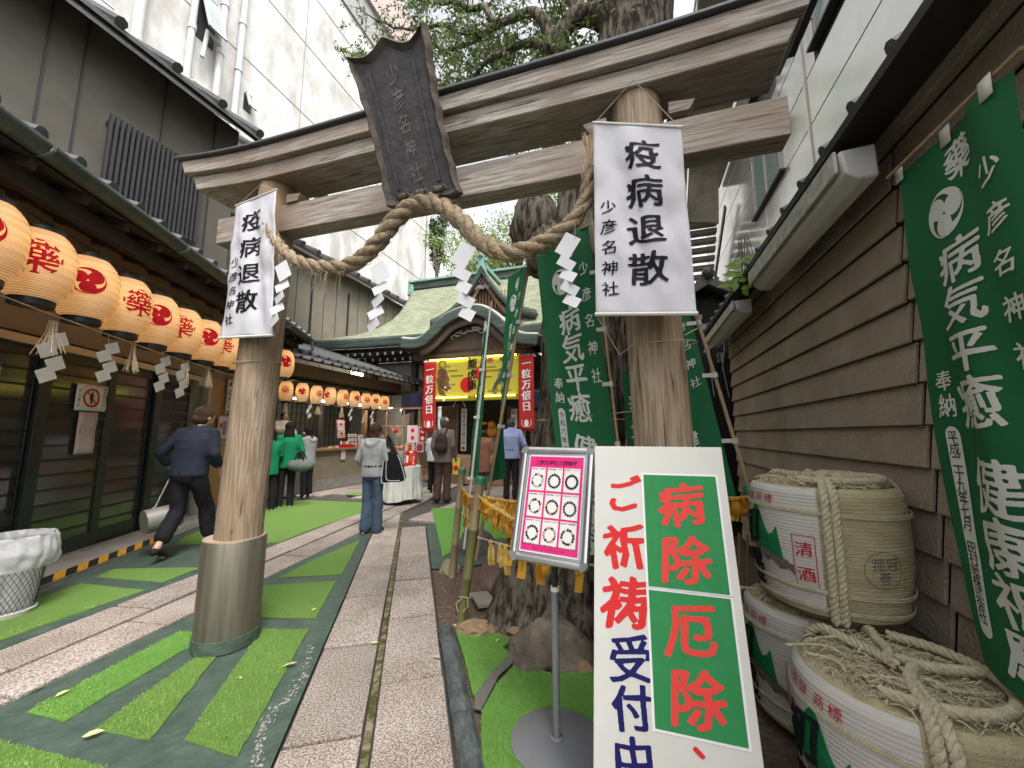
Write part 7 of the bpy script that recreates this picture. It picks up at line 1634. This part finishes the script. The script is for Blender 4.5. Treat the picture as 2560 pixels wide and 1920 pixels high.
# cap
x,y=-1.455,8.33; cp=wthing('cap',x,y,1.66,'beige cap on the head of the man with the backpack','cap'); m=MB(); m.ball((x,y,1.685),(.098,.108,.085),18,12); m.v=[(p[0],p[1],max(p[2],1.672)) for p in m.v]; m.build('crown',capc,cp,sharp=60); MB().lathe([(.099,0),(.101,.016),(.097,.02)],(x,y,1.665),24,cap=False,fn=lambda a,z:1+.06*abs(math.sin(a))).build('band',capc,cp)
m=MB(); m.grid(lambda s,t:(x+(s-.5)*.15,y+.08+.09*t*math.sin(math.pi*(.15+.7*s)),1.672-.012*t),8,4).build('brim',capc,cp,solid=.004)
# backpack
bpm=cmat('backpack_plum',(.045,.028,.030)); x,y=-1.475,8.12; bk=wthing('backpack',x,y,1.1,'dark plum backpack on the back of the man in the cap','backpack')
m=MB(); m.ball((x,y,1.22),(.135,.085,.20),16,12); m.ball((x,y-.02,1.12),(.145,.09,.12),14,10); vox(m,.012,3,fold=.006,fs=14).build('bag',bpm,bk,sharp=180)
m=MB(); m.ball((x,y-.075,1.13),(.105,.04,.085),14,9); vox(m,.010,2,fold=.004,fs=14).build('front_pocket',bpm,bk,sharp=180)
for q in(-1,1): MB().tube(curve([(x+q*.07,y-.02,1.40),(x+q*.10,y+.09,1.50),(x+q*.12,y+.26,1.44),(x+q*.13,y+.30,1.25)],14),.013,8).build('shoulder_strap',bpm,bk)
MB().tube([(x-.03,y-.03,1.41),(x,y-.05,1.45),(x+.03,y-.03,1.41)],.006,6).build('handle',bpm,bk)
# tote
tm_=cmat('black_nylon',(.010,.010,.011)); tw_=mat('white_piping',(.55,.55,.53),.7); x,y=-1.70,5.64; tt=wthing('tote_bag',x,y,.72,'black shoulder bag with white piping on the hoodie woman','bag')
pts=[(-.17,0),(.16,.02),(.20,.08),(.12,.30),(.05,.42),(-.14,.44),(-.16,.2)]
def tb2(p,d): return (x+p[0]*.97,y+d+p[0]*-.25,.71+p[1])
m=MB(); n=len(pts); m.add([tb2(p,-.05) for p in pts]+[tb2(p,.05) for p in pts],[tuple(range(n)),tuple(range(2*n-1,n-1,-1))]+[(i,i+n,(i+1)%n+n,(i+1)%n) for i in range(n)]); vox(m,.012,3,fold=.006,fs=10).build('bag',tm_,tt,sharp=180)
MB().tube(curve([tb2(p,-.048) for p in ((-.14,.44),(-.158,.2),(-.165,.01),(-.05,.0),(.16,.025),(.195,.08),(.12,.30),(.07,.40))],50),.0055,6).build('piping',tw_,tt)
MB().tube(curve([tb2(p,-.052) for p in ((-.10,.43),(-.10,.15),(-.07,.04),(.12,.04))],30),.005,6).build('piping',tw_,tt)
for dx in(-.10,.02): MB().tube(curve([tb2((dx,.42),-.02),(x-.09+dx*.2,y+.01,1.28),(x-.13,y+.08,1.375),(x-.10+dx*.1,y+.16,1.28),tb2((dx,.42),.04)],26),.017,8,sx=.5).build('strap',tm_,tt)
# duffel
dm_=cmat('sage_nylon',(.12,.14,.12)); x,y=-4.10,7.62; df=wthing('duffel_bag',x,y,.75,'grey green duffel bag hanging beside the green shirted women','bag'); m=MB(); m.tube([(x-.15,y-.03,.80),(x,y,.79),(x+.14,y+.03,.80)],[.10,.13,.10],16); m.ball((x-.15,y-.03,.80),.098); m.ball((x+.14,y+.03,.80),.098); vox(m,.014,3,fold=.005,fs=9).build('bag',dm_,df,sharp=180)
for q in(-.05,.05): MB().tube(curve([(x-.10,y+q,.88),(x-.07,y+q,1.0),(x-.02,y,1.06),(x+.04,y+q,1.0),(x+.08,y+q,.88)],20),.010,6).build('handle',blackc,df)
MB().tube([(x-.17,y-.06,.87),(x,y-.02,.915),(x+.15,y,.88)],.008,6).build('zip',blackc,df)
# dustpan
x,y=-4.10,4.72; du=wthing('dustpan',x,y,.2,'long handled dustpan with grey metal drum carried by the walking woman','dustpan')
m=MB(); m.tube([(x-.10,y-.16,.40),(x+.06,y+.12,.44)],.135,24,cap=True); m.build('drum',mat('drum_metal',(.30,.29,.26),.45,.4,vs=30,stretch=(1,1,8)),du,sharp=30)
MB().lathe([(.0,0),(.134,.0)],(0,0,0),24,cap=False).add([],[])
MB().tube([(x-.10,y-.16,.50),(x-.06,y-.08,.56),(x-.035,y+.10,1.00)],.009,8).build('handle',alu,du)
MB().tube([(x-.035,y+.08,.96),(x-.03,y+.12,1.06)],.015,8).build('grip',blackc,du)
# =================== TRASH BASKET ===================
x,y=-3.98,3.22; tb_r=wthing('wire_bin',x,y,0,'wire waste basket lined with a translucent white bag at the left edge','bin'); wirem=mat('bin_wire',(.03,.03,.03),.4,.3)
m=MB(); N_=36
def bw(a,t): r_=.155+.05*t; return (x+r_*math.cos(a),y+r_*math.sin(a),.03+.52*t)
for k in range(N_):
    a0=2*math.pi*k/N_
    for dr in(-1,1): m.tube([bw(a0+dr*t*1.5,t) for t in [i/12 for i in range(13)]],.0018,4,cap=False)
m.build('wire_mesh',wirem,tb_r)
for t in(0,1): MB().tube([bw(2*math.pi*i/40,t) for i in range(41)],.005,6).build('rim_wire',wirem,tb_r)
MB().lathe([(.165,0),(.172,.03),(.160,.035)],(x,y,0),32).build('base',mat('bin_base',(.45,.45,.42),.5),tb_r)
bagm=bpy.data.materials.new('bag_plastic'); bagm.use_nodes=True; n_=bagm.node_tree; n_.nodes['Principled BSDF'].inputs['Base Color'].default_value=(.78,.79,.8,1); n_.nodes['Principled BSDF'].inputs['Roughness'].default_value=.12
tr_=n_.nodes.new('ShaderNodeBsdfTransparent'); tl=n_.nodes.new('ShaderNodeBsdfTranslucent'); tl.inputs[0].default_value=(.7,.7,.72,1); m1=n_.nodes.new('ShaderNodeMixShader'); m1.inputs[0].default_value=.35; m2=n_.nodes.new('ShaderNodeMixShader'); m2.inputs[0].default_value=.30
n_.links.new(n_.nodes['Principled BSDF'].outputs[0],m1.inputs[1]); n_.links.new(tl.outputs[0],m1.inputs[2]); n_.links.new(m1.outputs[0],m2.inputs[1]); n_.links.new(tr_.outputs[0],m2.inputs[2]); n_.links.new(m2.outputs[0],n_.nodes['Material Output'].inputs[0])
def bagf(s,t):
    a=2*math.pi*s
    if t<.55: q=t/.55; r_=.15+.05*q+.006*noise.noise(Vector((a*2,q*6,0))); z=.06+.52*q
    elif t<.62: r_=.222; z=.60
    else: q=(t-.62)/.38; r_=.225+.03*math.sin(q*3)+.02*noise.noise(Vector((math.cos(a)*3,math.sin(a)*3,q*3))); z=.60-.25*q
    w_=.004*math.sin(a*13+t*5)+.014*noise.noise(Vector((math.cos(a)*3,math.sin(a)*3,t*3)))-.022*abs(noise.noise(Vector((math.cos(a)*5+t,math.sin(a)*5,t*6))))-.010*abs(noise.noise(Vector((math.cos(a)*12,math.sin(a)*12+t*2,t*12))))
    return (x+(r_+w_)*math.cos(a),y+(r_+w_)*math.sin(a),z)
MB().grid(bagf,110,50).build('bag',bagm,tb_r,sharp=180); MB().tube([(x+.232*math.cos(i*.2),y+.232*math.sin(i*.2),.535+.004*math.sin(i)) for i in range(33)],.003,5).build('bag_tie',pvc,tb_r)
# =================== WHITE TABLE ===================
tc=(-4.68,7.12); tcl=mat('table_cloth',(.58,.58,.55),.85,vs=5,var=.05,bump=.1,bs=200)
tbl=root('round_table',tc[0],tc[1],0,'small round table on the path in front of the shrine','table'); MB().lathe([(0,.71),(.37,.71),(.37,.735),(0,.735)],(tc[0],tc[1],0),40,cap=False).build('tabletop',white,tbl)
for k in range(4): a=k*1.57+.6; MB().tube([(tc[0]+.27*math.cos(a),tc[1]+.27*math.sin(a),.71),(tc[0]+.30*math.cos(a),tc[1]+.30*math.sin(a),0)],.013,8).build('leg',dark,tbl)
ck=root('tablecloth',tc[0],tc[1],.1,'cream white cloth draped round the small table','tablecloth')
def clf(s,t):
    a=2*math.pi*s; r_=.385+.03*t+(.022*math.sin(a*11+1)+.012*math.sin(a*23))*t+.03*noise.noise(Vector((math.cos(a)*2,math.sin(a)*2,t*3)))*t; return (tc[0]+r_*math.cos(a),tc[1]+r_*math.sin(a),.742-t*(.66+.03*math.sin(a*3)))
MB().grid(clf,140,24).build('drape',tcl,ck,sharp=180); MB().lathe([(0,.740),(.385,.741)],(tc[0],tc[1],0),48,cap=False).build('top_cloth',tcl,ck)
ph=math.radians(-135)
def onc(x_,y_,d=.012): a=ph+x_/.40; return (tc[0]+(.405+d)*math.cos(a),tc[1]+(.405+d)*math.sin(a),y_)
ns=root('paper_notice',onc(0,.5)[0],onc(0,.5)[1],.25,'narrow white paper strip with black writing on the tablecloth','notice'); rect2(m:=MB(),lambda x_,y_:onc(x_,y_,.035),-.035,.035,.20,.70,3,6); m.build('sheet',white,ns); m=MB(); vtext(m,'一粒万倍守あります',lambda x_,y_:onc(x_,y_,.040),0,.68,.045,pitch=.052,off=.01,brush=1); m.build('lettering',blackink,ns)
tr2=root('charm_tray',tc[0]+.0,tc[1]-.1,.745,'red tray heaped with small white charms on the round table','tray'); MB().box(tc[0]-.22,tc[0]+.17,tc[1]-.26,tc[1]-.02,.745,.785).build('tray',redink,tr2,bev=.005); cm=None
for k in range(26):
    xx=tc[0]+R.uniform(-.19,.14); yy=tc[1]+R.uniform(-.24,-.04); MB().obox((xx,yy,.80),(.018,.008*R.uniform(-1,1),.003),(0,.010,0),(0,0,.010)).build('charm',white if k%3 else redink,tr2)
rs=root('red_price_sign',tc[0]+.12,tc[1]+.05,.745,'red sign with white lettering standing on the round table','sign'); f_=lambda x_,y_,d=0:(tc[0]+.02+x_,tc[1]+.06+.10*y_-d,.75+y_); m=MB(); m.extr([f_(0,0),f_(.26,0),f_(.26,.30),f_(0,.30)],(0,.012,0)).build('board',redink,rs); m=MB(); vtext(m,'一粒万倍',lambda a_,b_:f_(a_,b_,.003),.20,.25,.055,off=.014); m.build('lettering',white,rs)
m=MB(); vtext(m,'御守授与',lambda a_,b_:f_(a_,b_,.003),.13,.24,.040,off=.014); m.build('lettering',mat('yellow_ink',(.7,.5,.03),.6),rs); rect2(m:=MB(),lambda a_,b_:f_(a_,b_,.003),.02,.075,.05,.20); m.build('white_panel',white,rs); m=MB(); m.add([f_(.13+.045*math.cos(t*.4),.275+.02*math.sin(t*.4),.003) for t in range(16)],[tuple(range(16))]); m.build('oval',white,rs)
fp=root('flower_pot',tc[0]-.14,tc[1]+.12,.745,'ribbed pale grey flower pot on the table behind the red tray','pot'); MB().lathe([(.10,0),(.105,.02),(.102,.04),(.11,.06),(.107,.09),(.115,.11),(.112,.14),(.12,.16),(.122,.30),(.11,.30)],(tc[0]-.16,tc[1]+.10,.745),28).build('pot',mat('pot_grey',(.36,.37,.34),.5),fp)
fl=MB(); fl2=MB()
for k in range(26): a=R.uniform(0,6.28); q=R.uniform(0,.10); (fl if k%2 else fl2).ball((tc[0]-.16+q*math.cos(a),tc[1]+.10+q*math.sin(a),1.07+R.uniform(-.02,.07)),(.028,.028,.022),7,5)
fl.build('blossoms',mat('flower_peach',(.62,.34,.24),.7),fp); fl2.build('blossoms',mat('flower_mix',(.35,.28,.08),.7,col2=(.5,.06,.08)),fp)
for k,(dx,dy) in enumerate(((-.32,.10),(-.01,.14))):
    bt=root('pump_bottle',tc[0]+dx,tc[1]+dy,.745,['clear hand gel pump bottle left of the flower pot','clear hand gel pump bottle right of the flower pot'][k],'bottle'); MB().lathe([(.035,0),(.036,.12),(.03,.15),(.012,.165)],(tc[0]+dx,tc[1]+dy,.745),16).build('bottle',mat('clear_plastic',(.45,.48,.48),.15),bt); MB().tube([(tc[0]+dx,tc[1]+dy,.90),(tc[0]+dx,tc[1]+dy,.96),(tc[0]+dx-.04,tc[1]+dy,.955)],.007,6).build('pump',white,bt)
# =================== SHOP COUNTER GOODS ===================
def board(a,b0,b1,z0,z1,lab,cells,frame=None,m0=white,name='display_board',cat='display',lean=.12,txt=None,redpanel=False,dk=None):
    r=root(name,a,(b0+b1)/2,z0,lab,cat); W_=b1-b0; H_=z1-z0
    f=lambda x_,y_,d=0:(a-lean*y_/max(.3,H_)*H_+d,b1-x_ if False else b0+x_,z0+y_)
    m=MB(); m.extr([f(0,0),f(W_,0),f(W_,H_),f(0,H_)],(-.012,0,0)).build('board',m0,r)
    nx,ny=cells; 
    for i in range(nx):
        for j in range(ny):
            x0=W_*(i+.12)/nx; x1=W_*(i+.88)/nx; y0=H_*(j+.12)/ny; y1=H_*(j+.88)/ny
            rect2(m:=MB(),lambda p,q:f(p,q,.003),x0,x1,y0,y1); m.build('card',(R.choice([pinkp,mat('card_cream',(.55,.50,.40),.7),mat('card_grey',(.38,.36,.32),.7),white]) if dk is None else white),r)
            q_=MB(); ring(q_,lambda p,q:f(p,q,.005),(x0+x1)/2,(y0+y1)/2,0,min(x1-x0,y1-y0)*.22,10); q_.build('print',R.choice([redink,mat('card_brown',(.25,.12,.06),.7),mat('card_dark',(.10,.08,.08),.7)]),r)
    if frame: frame2(m:=MB(),lambda p,q:f(p,q,.006),0,W_,0,H_,.02); m.build('frame',frame,r)
    if txt: m=MB(); vtext(m,txt,lambda p,q:f(p,q,.006),W_*.5,H_*.97,min(W_*.5,H_/len(txt)*.8),pitch=H_/len(txt)*.95,off=.015); m.build('lettering',blackink,r)
    return r
board(-7.66,8.55,8.85,1.28,1.80,'white poster with red framed picture behind the girl in grey',(1,2),redink)
board(-7.68,8.98,9.38,1.06,1.42,'black rack holding nine small white cards on the counter',(3,3),None,m0=mat('rack_black',(.02,.02,.02),.5),dk=1)
board(-7.66,9.40,9.62,1.06,1.38,'small pink charm board next to the black card rack',(1,2),None,m0=pinkp)
board(-7.72,10.02,10.38,1.40,1.78,'brown framed picture standing above the large charm board',(2,1),mat('brown_frame',(.20,.10,.06),.6))
board(-7.68,9.95,10.9,1.06,1.42,'wide charm display board left of the hoodie woman',(6,2),mat('brown_frame',(.20,.10,.06),.6),m0=mat('card_cream',(.5,.46,.38),.7))
board(-7.66,11.2,12.3,1.06,1.45,'wide pale charm display board right of the hoodie woman',(5,2),None,m0=mat('card_grey',(.36,.34,.30),.7))
cnt=0
for k in range(30):
    b=8.2+k*.135; r=root('amulet',-7.58,b,1.042,'tiny amulet lying on the shop counter','amulet','amulets laid out on the counter'); MB().box(-7.62+R.uniform(-.05,.02),-7.57,b,b+R.uniform(.04,.08),1.042,1.042+R.uniform(.02,.07)).build('pouch',R.choice([redink,white,pinkp,mat('gold_cloth',(.45,.30,.06),.5),mat('purple_cloth',(.12,.03,.16),.6)]),r)
r=root('red_tray',-7.55,8.75,1.042,'red lacquer tray with figures beside the girl in grey','tray'); MB().box(-7.62,-7.50,8.52,9.0,1.042,1.12).build('tray',redink,r,bev=.005)
for k in range(4): MB().lathe([(.02,0),(.03,.02),(.022,.05),(.025,.07),(.0,.10)],(-7.56,8.58+.11*k,1.12),12).build('figure',mat('figure_gold',(.5,.35,.1),.5) if k%2 else white,r)
for k,(b,z) in enumerate(((8.6,.72),(9.2,.9),(9.7,.85),(10.4,.87))):
    r=root('hanging_tag',-7.56,b,z,['pink paper tag hanging at the counter edge by the girl','small white tag hanging from the counter edge, second one','small white tag hanging from the counter edge, third one','white tag hanging from the counter edge near the hoodie woman'][k],'tag'); MB().box(-7.562,-7.555,b,b+(.16 if k==0 else .05),z,z+(.28 if k==0 else .15)).build('paper',pinkp if k==0 else white,r)
# shelf stand before the shrine
fr=root('wooden_rack',-6.6,10.3,0,'pale wooden rack with shelves between shop and red banner','rack')
for a in (-7.35,-6.75,-6.2): MB().box(a,a+.05,10.2,10.25,0,2.15).build('upright',counterw,fr)
for z in (1.0,1.62,2.15): MB().box(-7.5,-5.75,10.18,10.27,z,z+.05).build('shelf_rail',counterw,fr)
for k,(a0,a1,z0,z1,mt,lb) in enumerate(((-6.5,-6.15,1.15,1.65,pinkp,'pink and white charm poster left of the first red banner'),(-6.12,-5.85,1.15,1.6,redink,'red poster tucked behind the first red banner'),(-6.55,-6.25,.88,1.12,mat('gold_paper',(.40,.33,.15),.6),'gold pine tree picture card on the rack'),(-6.2,-5.95,.88,1.12,mat('purple_print',(.07,.03,.16),.5),'purple picture card on the rack'))):
    r=root('poster',(a0+a1)/2,10.1,z0,lb,'poster'); MB().box(a0,a1,10.10,10.11,z0,z1).build('sheet',mt,r); 
    for j in range(2): q_=MB(); ring(q_,lambda p,q:(p,10.094,q),(a0+a1)/2,z0+(z1-z0)*(.28+.44*j),0,.06,12); q_.build('print',redink if mt is not redink else white,r)
    frame2(m:=MB(),lambda p,q:(p,10.095,q),a0,a1,z0,z1,.02); m.build('border',white,r)
r=root('straw_wreath',-6.85,10.1,1.35,'straw and leaf ornament on the wooden rack','ornament'); m=MB()
for k in range(30): a=R.uniform(0,6.28); L_=R.uniform(.12,.26); m.tube([(-6.85,10.08,1.5),(-6.85+L_*.6*math.cos(a),10.02,1.5+L_*.6*math.sin(a)),(-6.85+L_*math.cos(a),10.05,1.45+L_*math.sin(a))],.008,4)
m.build('straw',strawp,r); MB().ball((-6.85,10.0,1.5),(.07,.05,.07)).build('knot',redink,r)
# =================== SHRINE FRONT DRESSING ===================
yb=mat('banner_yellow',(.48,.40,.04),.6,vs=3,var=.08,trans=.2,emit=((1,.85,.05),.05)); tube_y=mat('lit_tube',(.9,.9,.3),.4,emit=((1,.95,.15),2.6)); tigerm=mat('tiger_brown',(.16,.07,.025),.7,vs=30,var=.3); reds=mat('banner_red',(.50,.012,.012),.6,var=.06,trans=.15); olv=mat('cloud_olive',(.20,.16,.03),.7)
bY=10.0; A=[PB(1068,897,bY),PB(1300,886,bY),PB(1083,1002,bY),PB(1300,1000,bY)]
ya0,ya1,yz0,yz1=A[0][0],A[1][0],(A[2][1]+A[3][1])/2,(A[0][1]+A[1][1])/2
r=root('yellow_banner',(ya0+ya1)/2,bY,yz0,'wide yellow banner with tiger, dragon and black brush writing over the shrine entrance','banner')
WY,HY=ya1-ya0,yz1-yz0; fy=lambda x_,y_,d=0:(ya0+x_,bY-.01*math.sin(x_*5)-d,yz0+y_)
MB().grid(lambda s,t:fy(WY*s,HY*t),30,8).build('cloth',yb,r,solid=.003)
m=MB()
for (x0,x1,y_) in ((.15,.62,.80),(.05,.40,.70),(.55,.80,.70),(.30,.75,.38),(.62,.95,.58),(1.3,1.75,.74),(1.5,1.95,.66),(1.2,1.65,.52),(1.55,2.1,.20),(.1,.5,.14),(.9,1.5,.10),(1.1,1.55,.9),(.0,.35,.52)):
    rect2(m,lambda p,q:fy(p*WY/2.3,q*HY,.006),x0,x1,y_-.018,y_+.018)
m.build('cloud_bands',olv,r,kind='stuff')
def blob(m,fn,c,pts,d): m.add([fn(c[0]+p[0],c[1]+p[1],d) for p in pts],[tuple(range(len(pts)))])
m=MB(); k_=WY/2.3
for (cx,cy,rx,ry,a) in ((.42,.64,.13,.17,.2),(.40,.50,.12,.20,0),(.47,.38,.11,.14,-.5),(.55,.30,.09,.09,0),(.36,.26,.045,.16,.2),(.47,.15,.04,.15,.5),(.53,.55,.05,.12,.5)):
    blob(m,fy,(cx*k_,cy*HY),[((rx*math.cos(t*.4)*math.cos(a)-ry*math.sin(t*.4)*math.sin(a))*k_,(rx*math.cos(t*.4)*math.sin(a)+ry*math.sin(t*.4)*math.cos(a))) for t in range(16)],.009+.001*cx)
m.tube([fy(.38*k_,.78*HY,.012),fy(.33*k_,.88*HY,.012),fy(.40*k_,.96*HY,.012),fy(.48*k_,.92*HY,.012),fy(.50*k_,.84*HY,.012)],.020,6); m.build('tiger_print',tigerm,r)
m=MB()
for k in range(12): y_=.2+.055*k; x_=.30+.03*math.sin(k); m.add([fy(x_*k_,y_*HY,.014),fy((x_+.11)*k_,(y_-.03)*HY,.014),fy((x_+.24)*k_,(y_+.01)*HY,.014),fy((x_+.11)*k_,(y_-.012)*HY,.014)],[(0,1,2,3)])
m.build('tiger_stripes',blackink,r); m=MB()
for (cx,cy,q) in ((.34,.10,.035),(.47,.03,.04),(.60,.24,.03),(.50,.32,.03),(.62,.36,.02)): blob(m,fy,(cx*k_,cy*HY),[(q*math.cos(t*.6),q*math.sin(t*.6)) for t in range(10)],.016)
m.build('tiger_white',white,r)
m=MB(); blob(m,fy,(WY*.455,HY*.36),[(.22*math.cos(t*.25),.22*math.sin(t*.25)) for t in range(25)],.009); blob(m,fy,(WY*.60,HY*.60),[(.17*math.cos(t*.25)*(1+.12*(t%2)),.20*math.sin(t*.25)*(1+.12*(t%2))) for t in range(25)],.009); m.build('red_sun',redink,r)
m=MB(); vtext(m,'龍虎詣',lambda p,q:fy(p,q,.018),WY*.51,HY*.95,.30,pitch=.30,off=.03,brush=1.4); m.build('lettering',blackink,r)
m=MB()
for k in range(9): 
    c=[fy((WY*.73)+(.2+.17*math.sin(t*.55+k*.2))*1.0+.03*k*math.cos(t),HY*(.92-.08*t)+.03*math.sin(k*2+t),.02) for t in range(11)]
    if k<3: m.tube(curve(c,40),[.045*(1-.6*abs(i/40-.4)) for i in range(41)],6)
    else: p=c[k]; m.tube([p,(p[0]+R.uniform(-.16,.16),p[1],p[2]+R.uniform(-.13,.13))],[.022,.004],5)
m.build('dragon_print',mat('dragon_ink',(.02,.035,.03),.6,vs=20,col2=(.12,.18,.14)),r); m=MB(); blob(m,fy,(WY*.70,HY*.9),[(.09*math.cos(t*.4),.06*math.sin(t*.4)) for t in range(16)],.03); m.build('dragon_head',mat('dragon_red',(.45,.05,.04),.6),r)
for (x0,x1,z) in ((.10,WY*.48,yz1-.05),(WY*.62,WY*.98,yz1-.03),(.2,WY*.48,yz0+.10),(WY*.55,WY*.97,yz0+.11)):
    t_=root('fluorescent_tube',ya0+x0,bY-.07,z,'yellow glowing tube '+('above' if z>yz0+.5 else 'along the bottom of')+' the tiger banner, '+('left' if x0<.5 else 'right')+' one','lamp'); MB().tube([(ya0+x0,bY-.07,z),(ya0+x1,bY-.07,z)],.016,10).build('tube',tube_y,t_)
    for x_ in (x0,x1): MB().box(ya0+x_-.02,ya0+x_+.02,bY-.09,bY-.02,z-.02,z+.02).build('end_fitting',dark,t_)
def redb(u0,v0,u1,v1,lab):
    b=9.9; a0,z1=PB(u0,v0,b); a1,_=PB(u0+40,v0,b); _,z0=PB(u1,v1,b); r=root('red_banner',a0,b,z0,lab,'banner','red lucky day banners'); W_=.42; f=lambda x_,y_,d=0:(a0+x_,b-.012*math.sin(x_*9+y_*3)-d,z0+y_); H_=z1-z0
    MB().grid(lambda s,t:f(W_*s,H_*t),12,24).build('cloth',reds,r,solid=.003); m=MB(); vtext(m,'一粒万倍日',lambda p,q:f(p,q,.008),W_*.5,H_*.96,.27,pitch=.292,off=.03,brush=1.3)
    m.add([f(W_/2+.06*math.cos(t*.4),.20+.10*math.sin(t*.4),.008) for t in range(16)],[tuple(range(16))])
    for s_ in(-1,1): m.tube([f(W_/2+s_*.04,.10,.01),f(W_/2+s_*.13,.16,.01),f(W_/2+s_*.12,.30,.01)],.008,4)
    m.build('white_print',white,r); MB().tube([f(-.02,H_,0),f(W_+.02,H_,0)],.012,6).build('rod',pvc,r)
redb(1060,906,1060,1078,'red banner with white brush writing left of the tiger banner'); redb(1297,888,1297,1077,'red banner with white brush writing right of the tiger banner')
# navy curtain
nv=mat('navy_curtain',(.012,.012,.045),.8,vs=3); r=root('entrance_curtain',-4.9,10.3,2.0,'navy curtain with white crest hanging behind the tiger banner','curtain')
MB().grid(lambda s,t:(-6.9+4.6*s,10.35+.03*math.sin(s*60),2.62-(.35+.30*abs(2*s-1)**2)*t),80,6).build('cloth',nv,r,solid=.004)
m=MB(); c0x=PB(1148,1008,10.28)[0]
for k in range(14): a=k*math.pi/13; m.add([(c0x+.08*math.cos(a-.08),10.28,2.28+.08*math.sin(a)+.1),(c0x+.2*math.cos(a-.09),10.28,2.38+.2*math.sin(a-.09)-.2),(c0x+.2*math.cos(a+.09),10.28,2.38+.2*math.sin(a+.09)-.2)],[(0,1,2)])
m.build('crest',white,r)
# side jambs, offering table, inner glow
for u,t_,lb in ((1160,'開運金運招福厄除','white vertical strip with writing on a post right of the man in the cap'),(1285,'祈病平癒健康','white vertical strip with writing right of the blue shirted man')):
    a,z1=PB(u,1022,10.9); _,z0=PB(u,1127,10.9); r=root('vertical_sign',a,10.9,z0,lb,'sign'); MB().box(a-.085,a+.085,10.9,10.93,z0,z1).build('board',white,r); m=MB(); vtext(m,t_,lambda p,q:(p,10.896,q),a,z1-.03,.13,pitch=(z1-z0-.2)/len(t_),off=.015); m.build('lettering',blackink,r); m=MB(); ring(m,lambda p,q:(p,10.896,q),a,z0+.08,0,.055,16); m.build('red_seal',redink,r)
ob=root('offertory_box',-4.5,10.2,0,'wooden slatted offertory box with black characters before the shrine','offertory box'); MB().box(-5.6,-3.4,10.15,10.55,0,.78).build('chest',swood2,ob,bev=.01)
for k in range(16): MB().box(-5.55+.134*k,-5.50+.134*k,10.15,10.55,.782,.81).build('slat',counterw,ob)
m=MB(); put(m,'奉',lambda p,q:(p,10.143,q),-5.0,.42,.36,off=.03); put(m,'納',lambda p,q:(p,10.143,q),-3.9,.42,.36,off=.03); m.build('lettering',blackink,ob)
ys=root('yellow_sign',-5.3,10.0,.35,'small yellow sign with red sun beside the man in the cap','sign'); a,z1=PB(1140,1145,10.0); MB().box(a-.10,a+.12,10.0,10.01,z1-.45,z1).build('board',yb,ys); m=MB(); ring(m,lambda p,q:(p,9.995,q),a,z1-.28,0,.08,16); m.build('red_sun',redink,ys)
og=root('tiger_ornament',-3.95,10.9,.9,'orange papier mache tiger figure inside the shrine opening','figure'); a,z=PB(1232,1075,11.0); orm=mat('tiger_orange',(.55,.22,.02),.6,vs=8,var=.3); m=MB(); m.ball((a,11.0,z-.05),(.20,.15,.19)); m.ball((a+.0,10.9,z+.15),(.13,.12,.12)); m.ball((a-.3,11.,z+.2),(.14,.05,.05)); vox(m,.02,2).build('body',orm,og); MB().box(a-.4,a+.4,10.85,11.2,0,z-.22).build('stand',swood2,og)
hl=root('hanging_lamp',PB(893,930,9.9)[0],9.9,PB(893,945,9.9)[1],'small black hanging shrine lamp with lit paper panes under the eave','lamp'); a,z=PB(893,930,9.9)
lit=mat('lamp_pane',(.8,.7,.5),.6,emit=((1,.82,.5),2.2)); MB().box(a-.13,a+.13,9.77,10.03,z-.13,z+.13).build('pane',lit,hl)
for sx_,sy in((-1,-1),(1,-1),(1,1),(-1,1),(0,-1)): MB().box(a+sx_*.135-.012,a+sx_*.135+.012,9.9+sy*.135-.012,9.9+sy*.135+.012,z-.15,z+.15).build('frame_bar',dark,hl)
MB().lathe([(.23,0),(.12,.07),(.03,.16),(.02,.30)],(a,9.9,z+.14),4).build('lamp_roof',dark,hl); m=MB(); ring(m,lambda p,q:(p,9.765,q),a-.06,z,0,.035,10); ring(m,lambda p,q:(p,9.765,q),a+.07,z,0,.03,10); m.build('crest',dark,hl)
w=bpy.data.objects.new('shrine_lamp_light',bpy.data.lights.new('shrine_lamp_light','POINT')); C.objects.link(w); q=toW(a,9.72,TH); w.location=(q[0],q[1],z-.25); w.data.energy=4; w.data.color=(1,.8,.5); w.data.shadow_soft_size=.1; w.parent=None
# wires and small street clutter near the gate
MB().tube(curve([(PB(1795,830,5.9)[0],5.9,PB(1795,830,5.9)[1]),(PB(1760,880,5.5)[0],5.5,PB(1760,880,5.5)[1]),(PB(1790,860,5.2)[0],5.2,PB(1790,860,5.2)[1]),(PB(1830,840,5.)[0],5.,PB(1830,840,5.)[1])],24),.008,6).build('white_cable',pvc,label='loose white cable hanging in front of the meter shed',cat='cable')
m=MB(); m.tube([(-.35,2.74,1.52),(.35,2.9,1.6)],.004,5); m.build('twine',cord,label='thin twine tied from the widest banner pole round the camphor trunk',cat='twine')
MB().tube([(-.45+.42*math.cos(t*.35),3.55+.42*math.sin(t*.35),1.52) for t in range(19)],.005,5).build('trunk_twine',cord,tr)
bpy.data.objects.remove(_to)
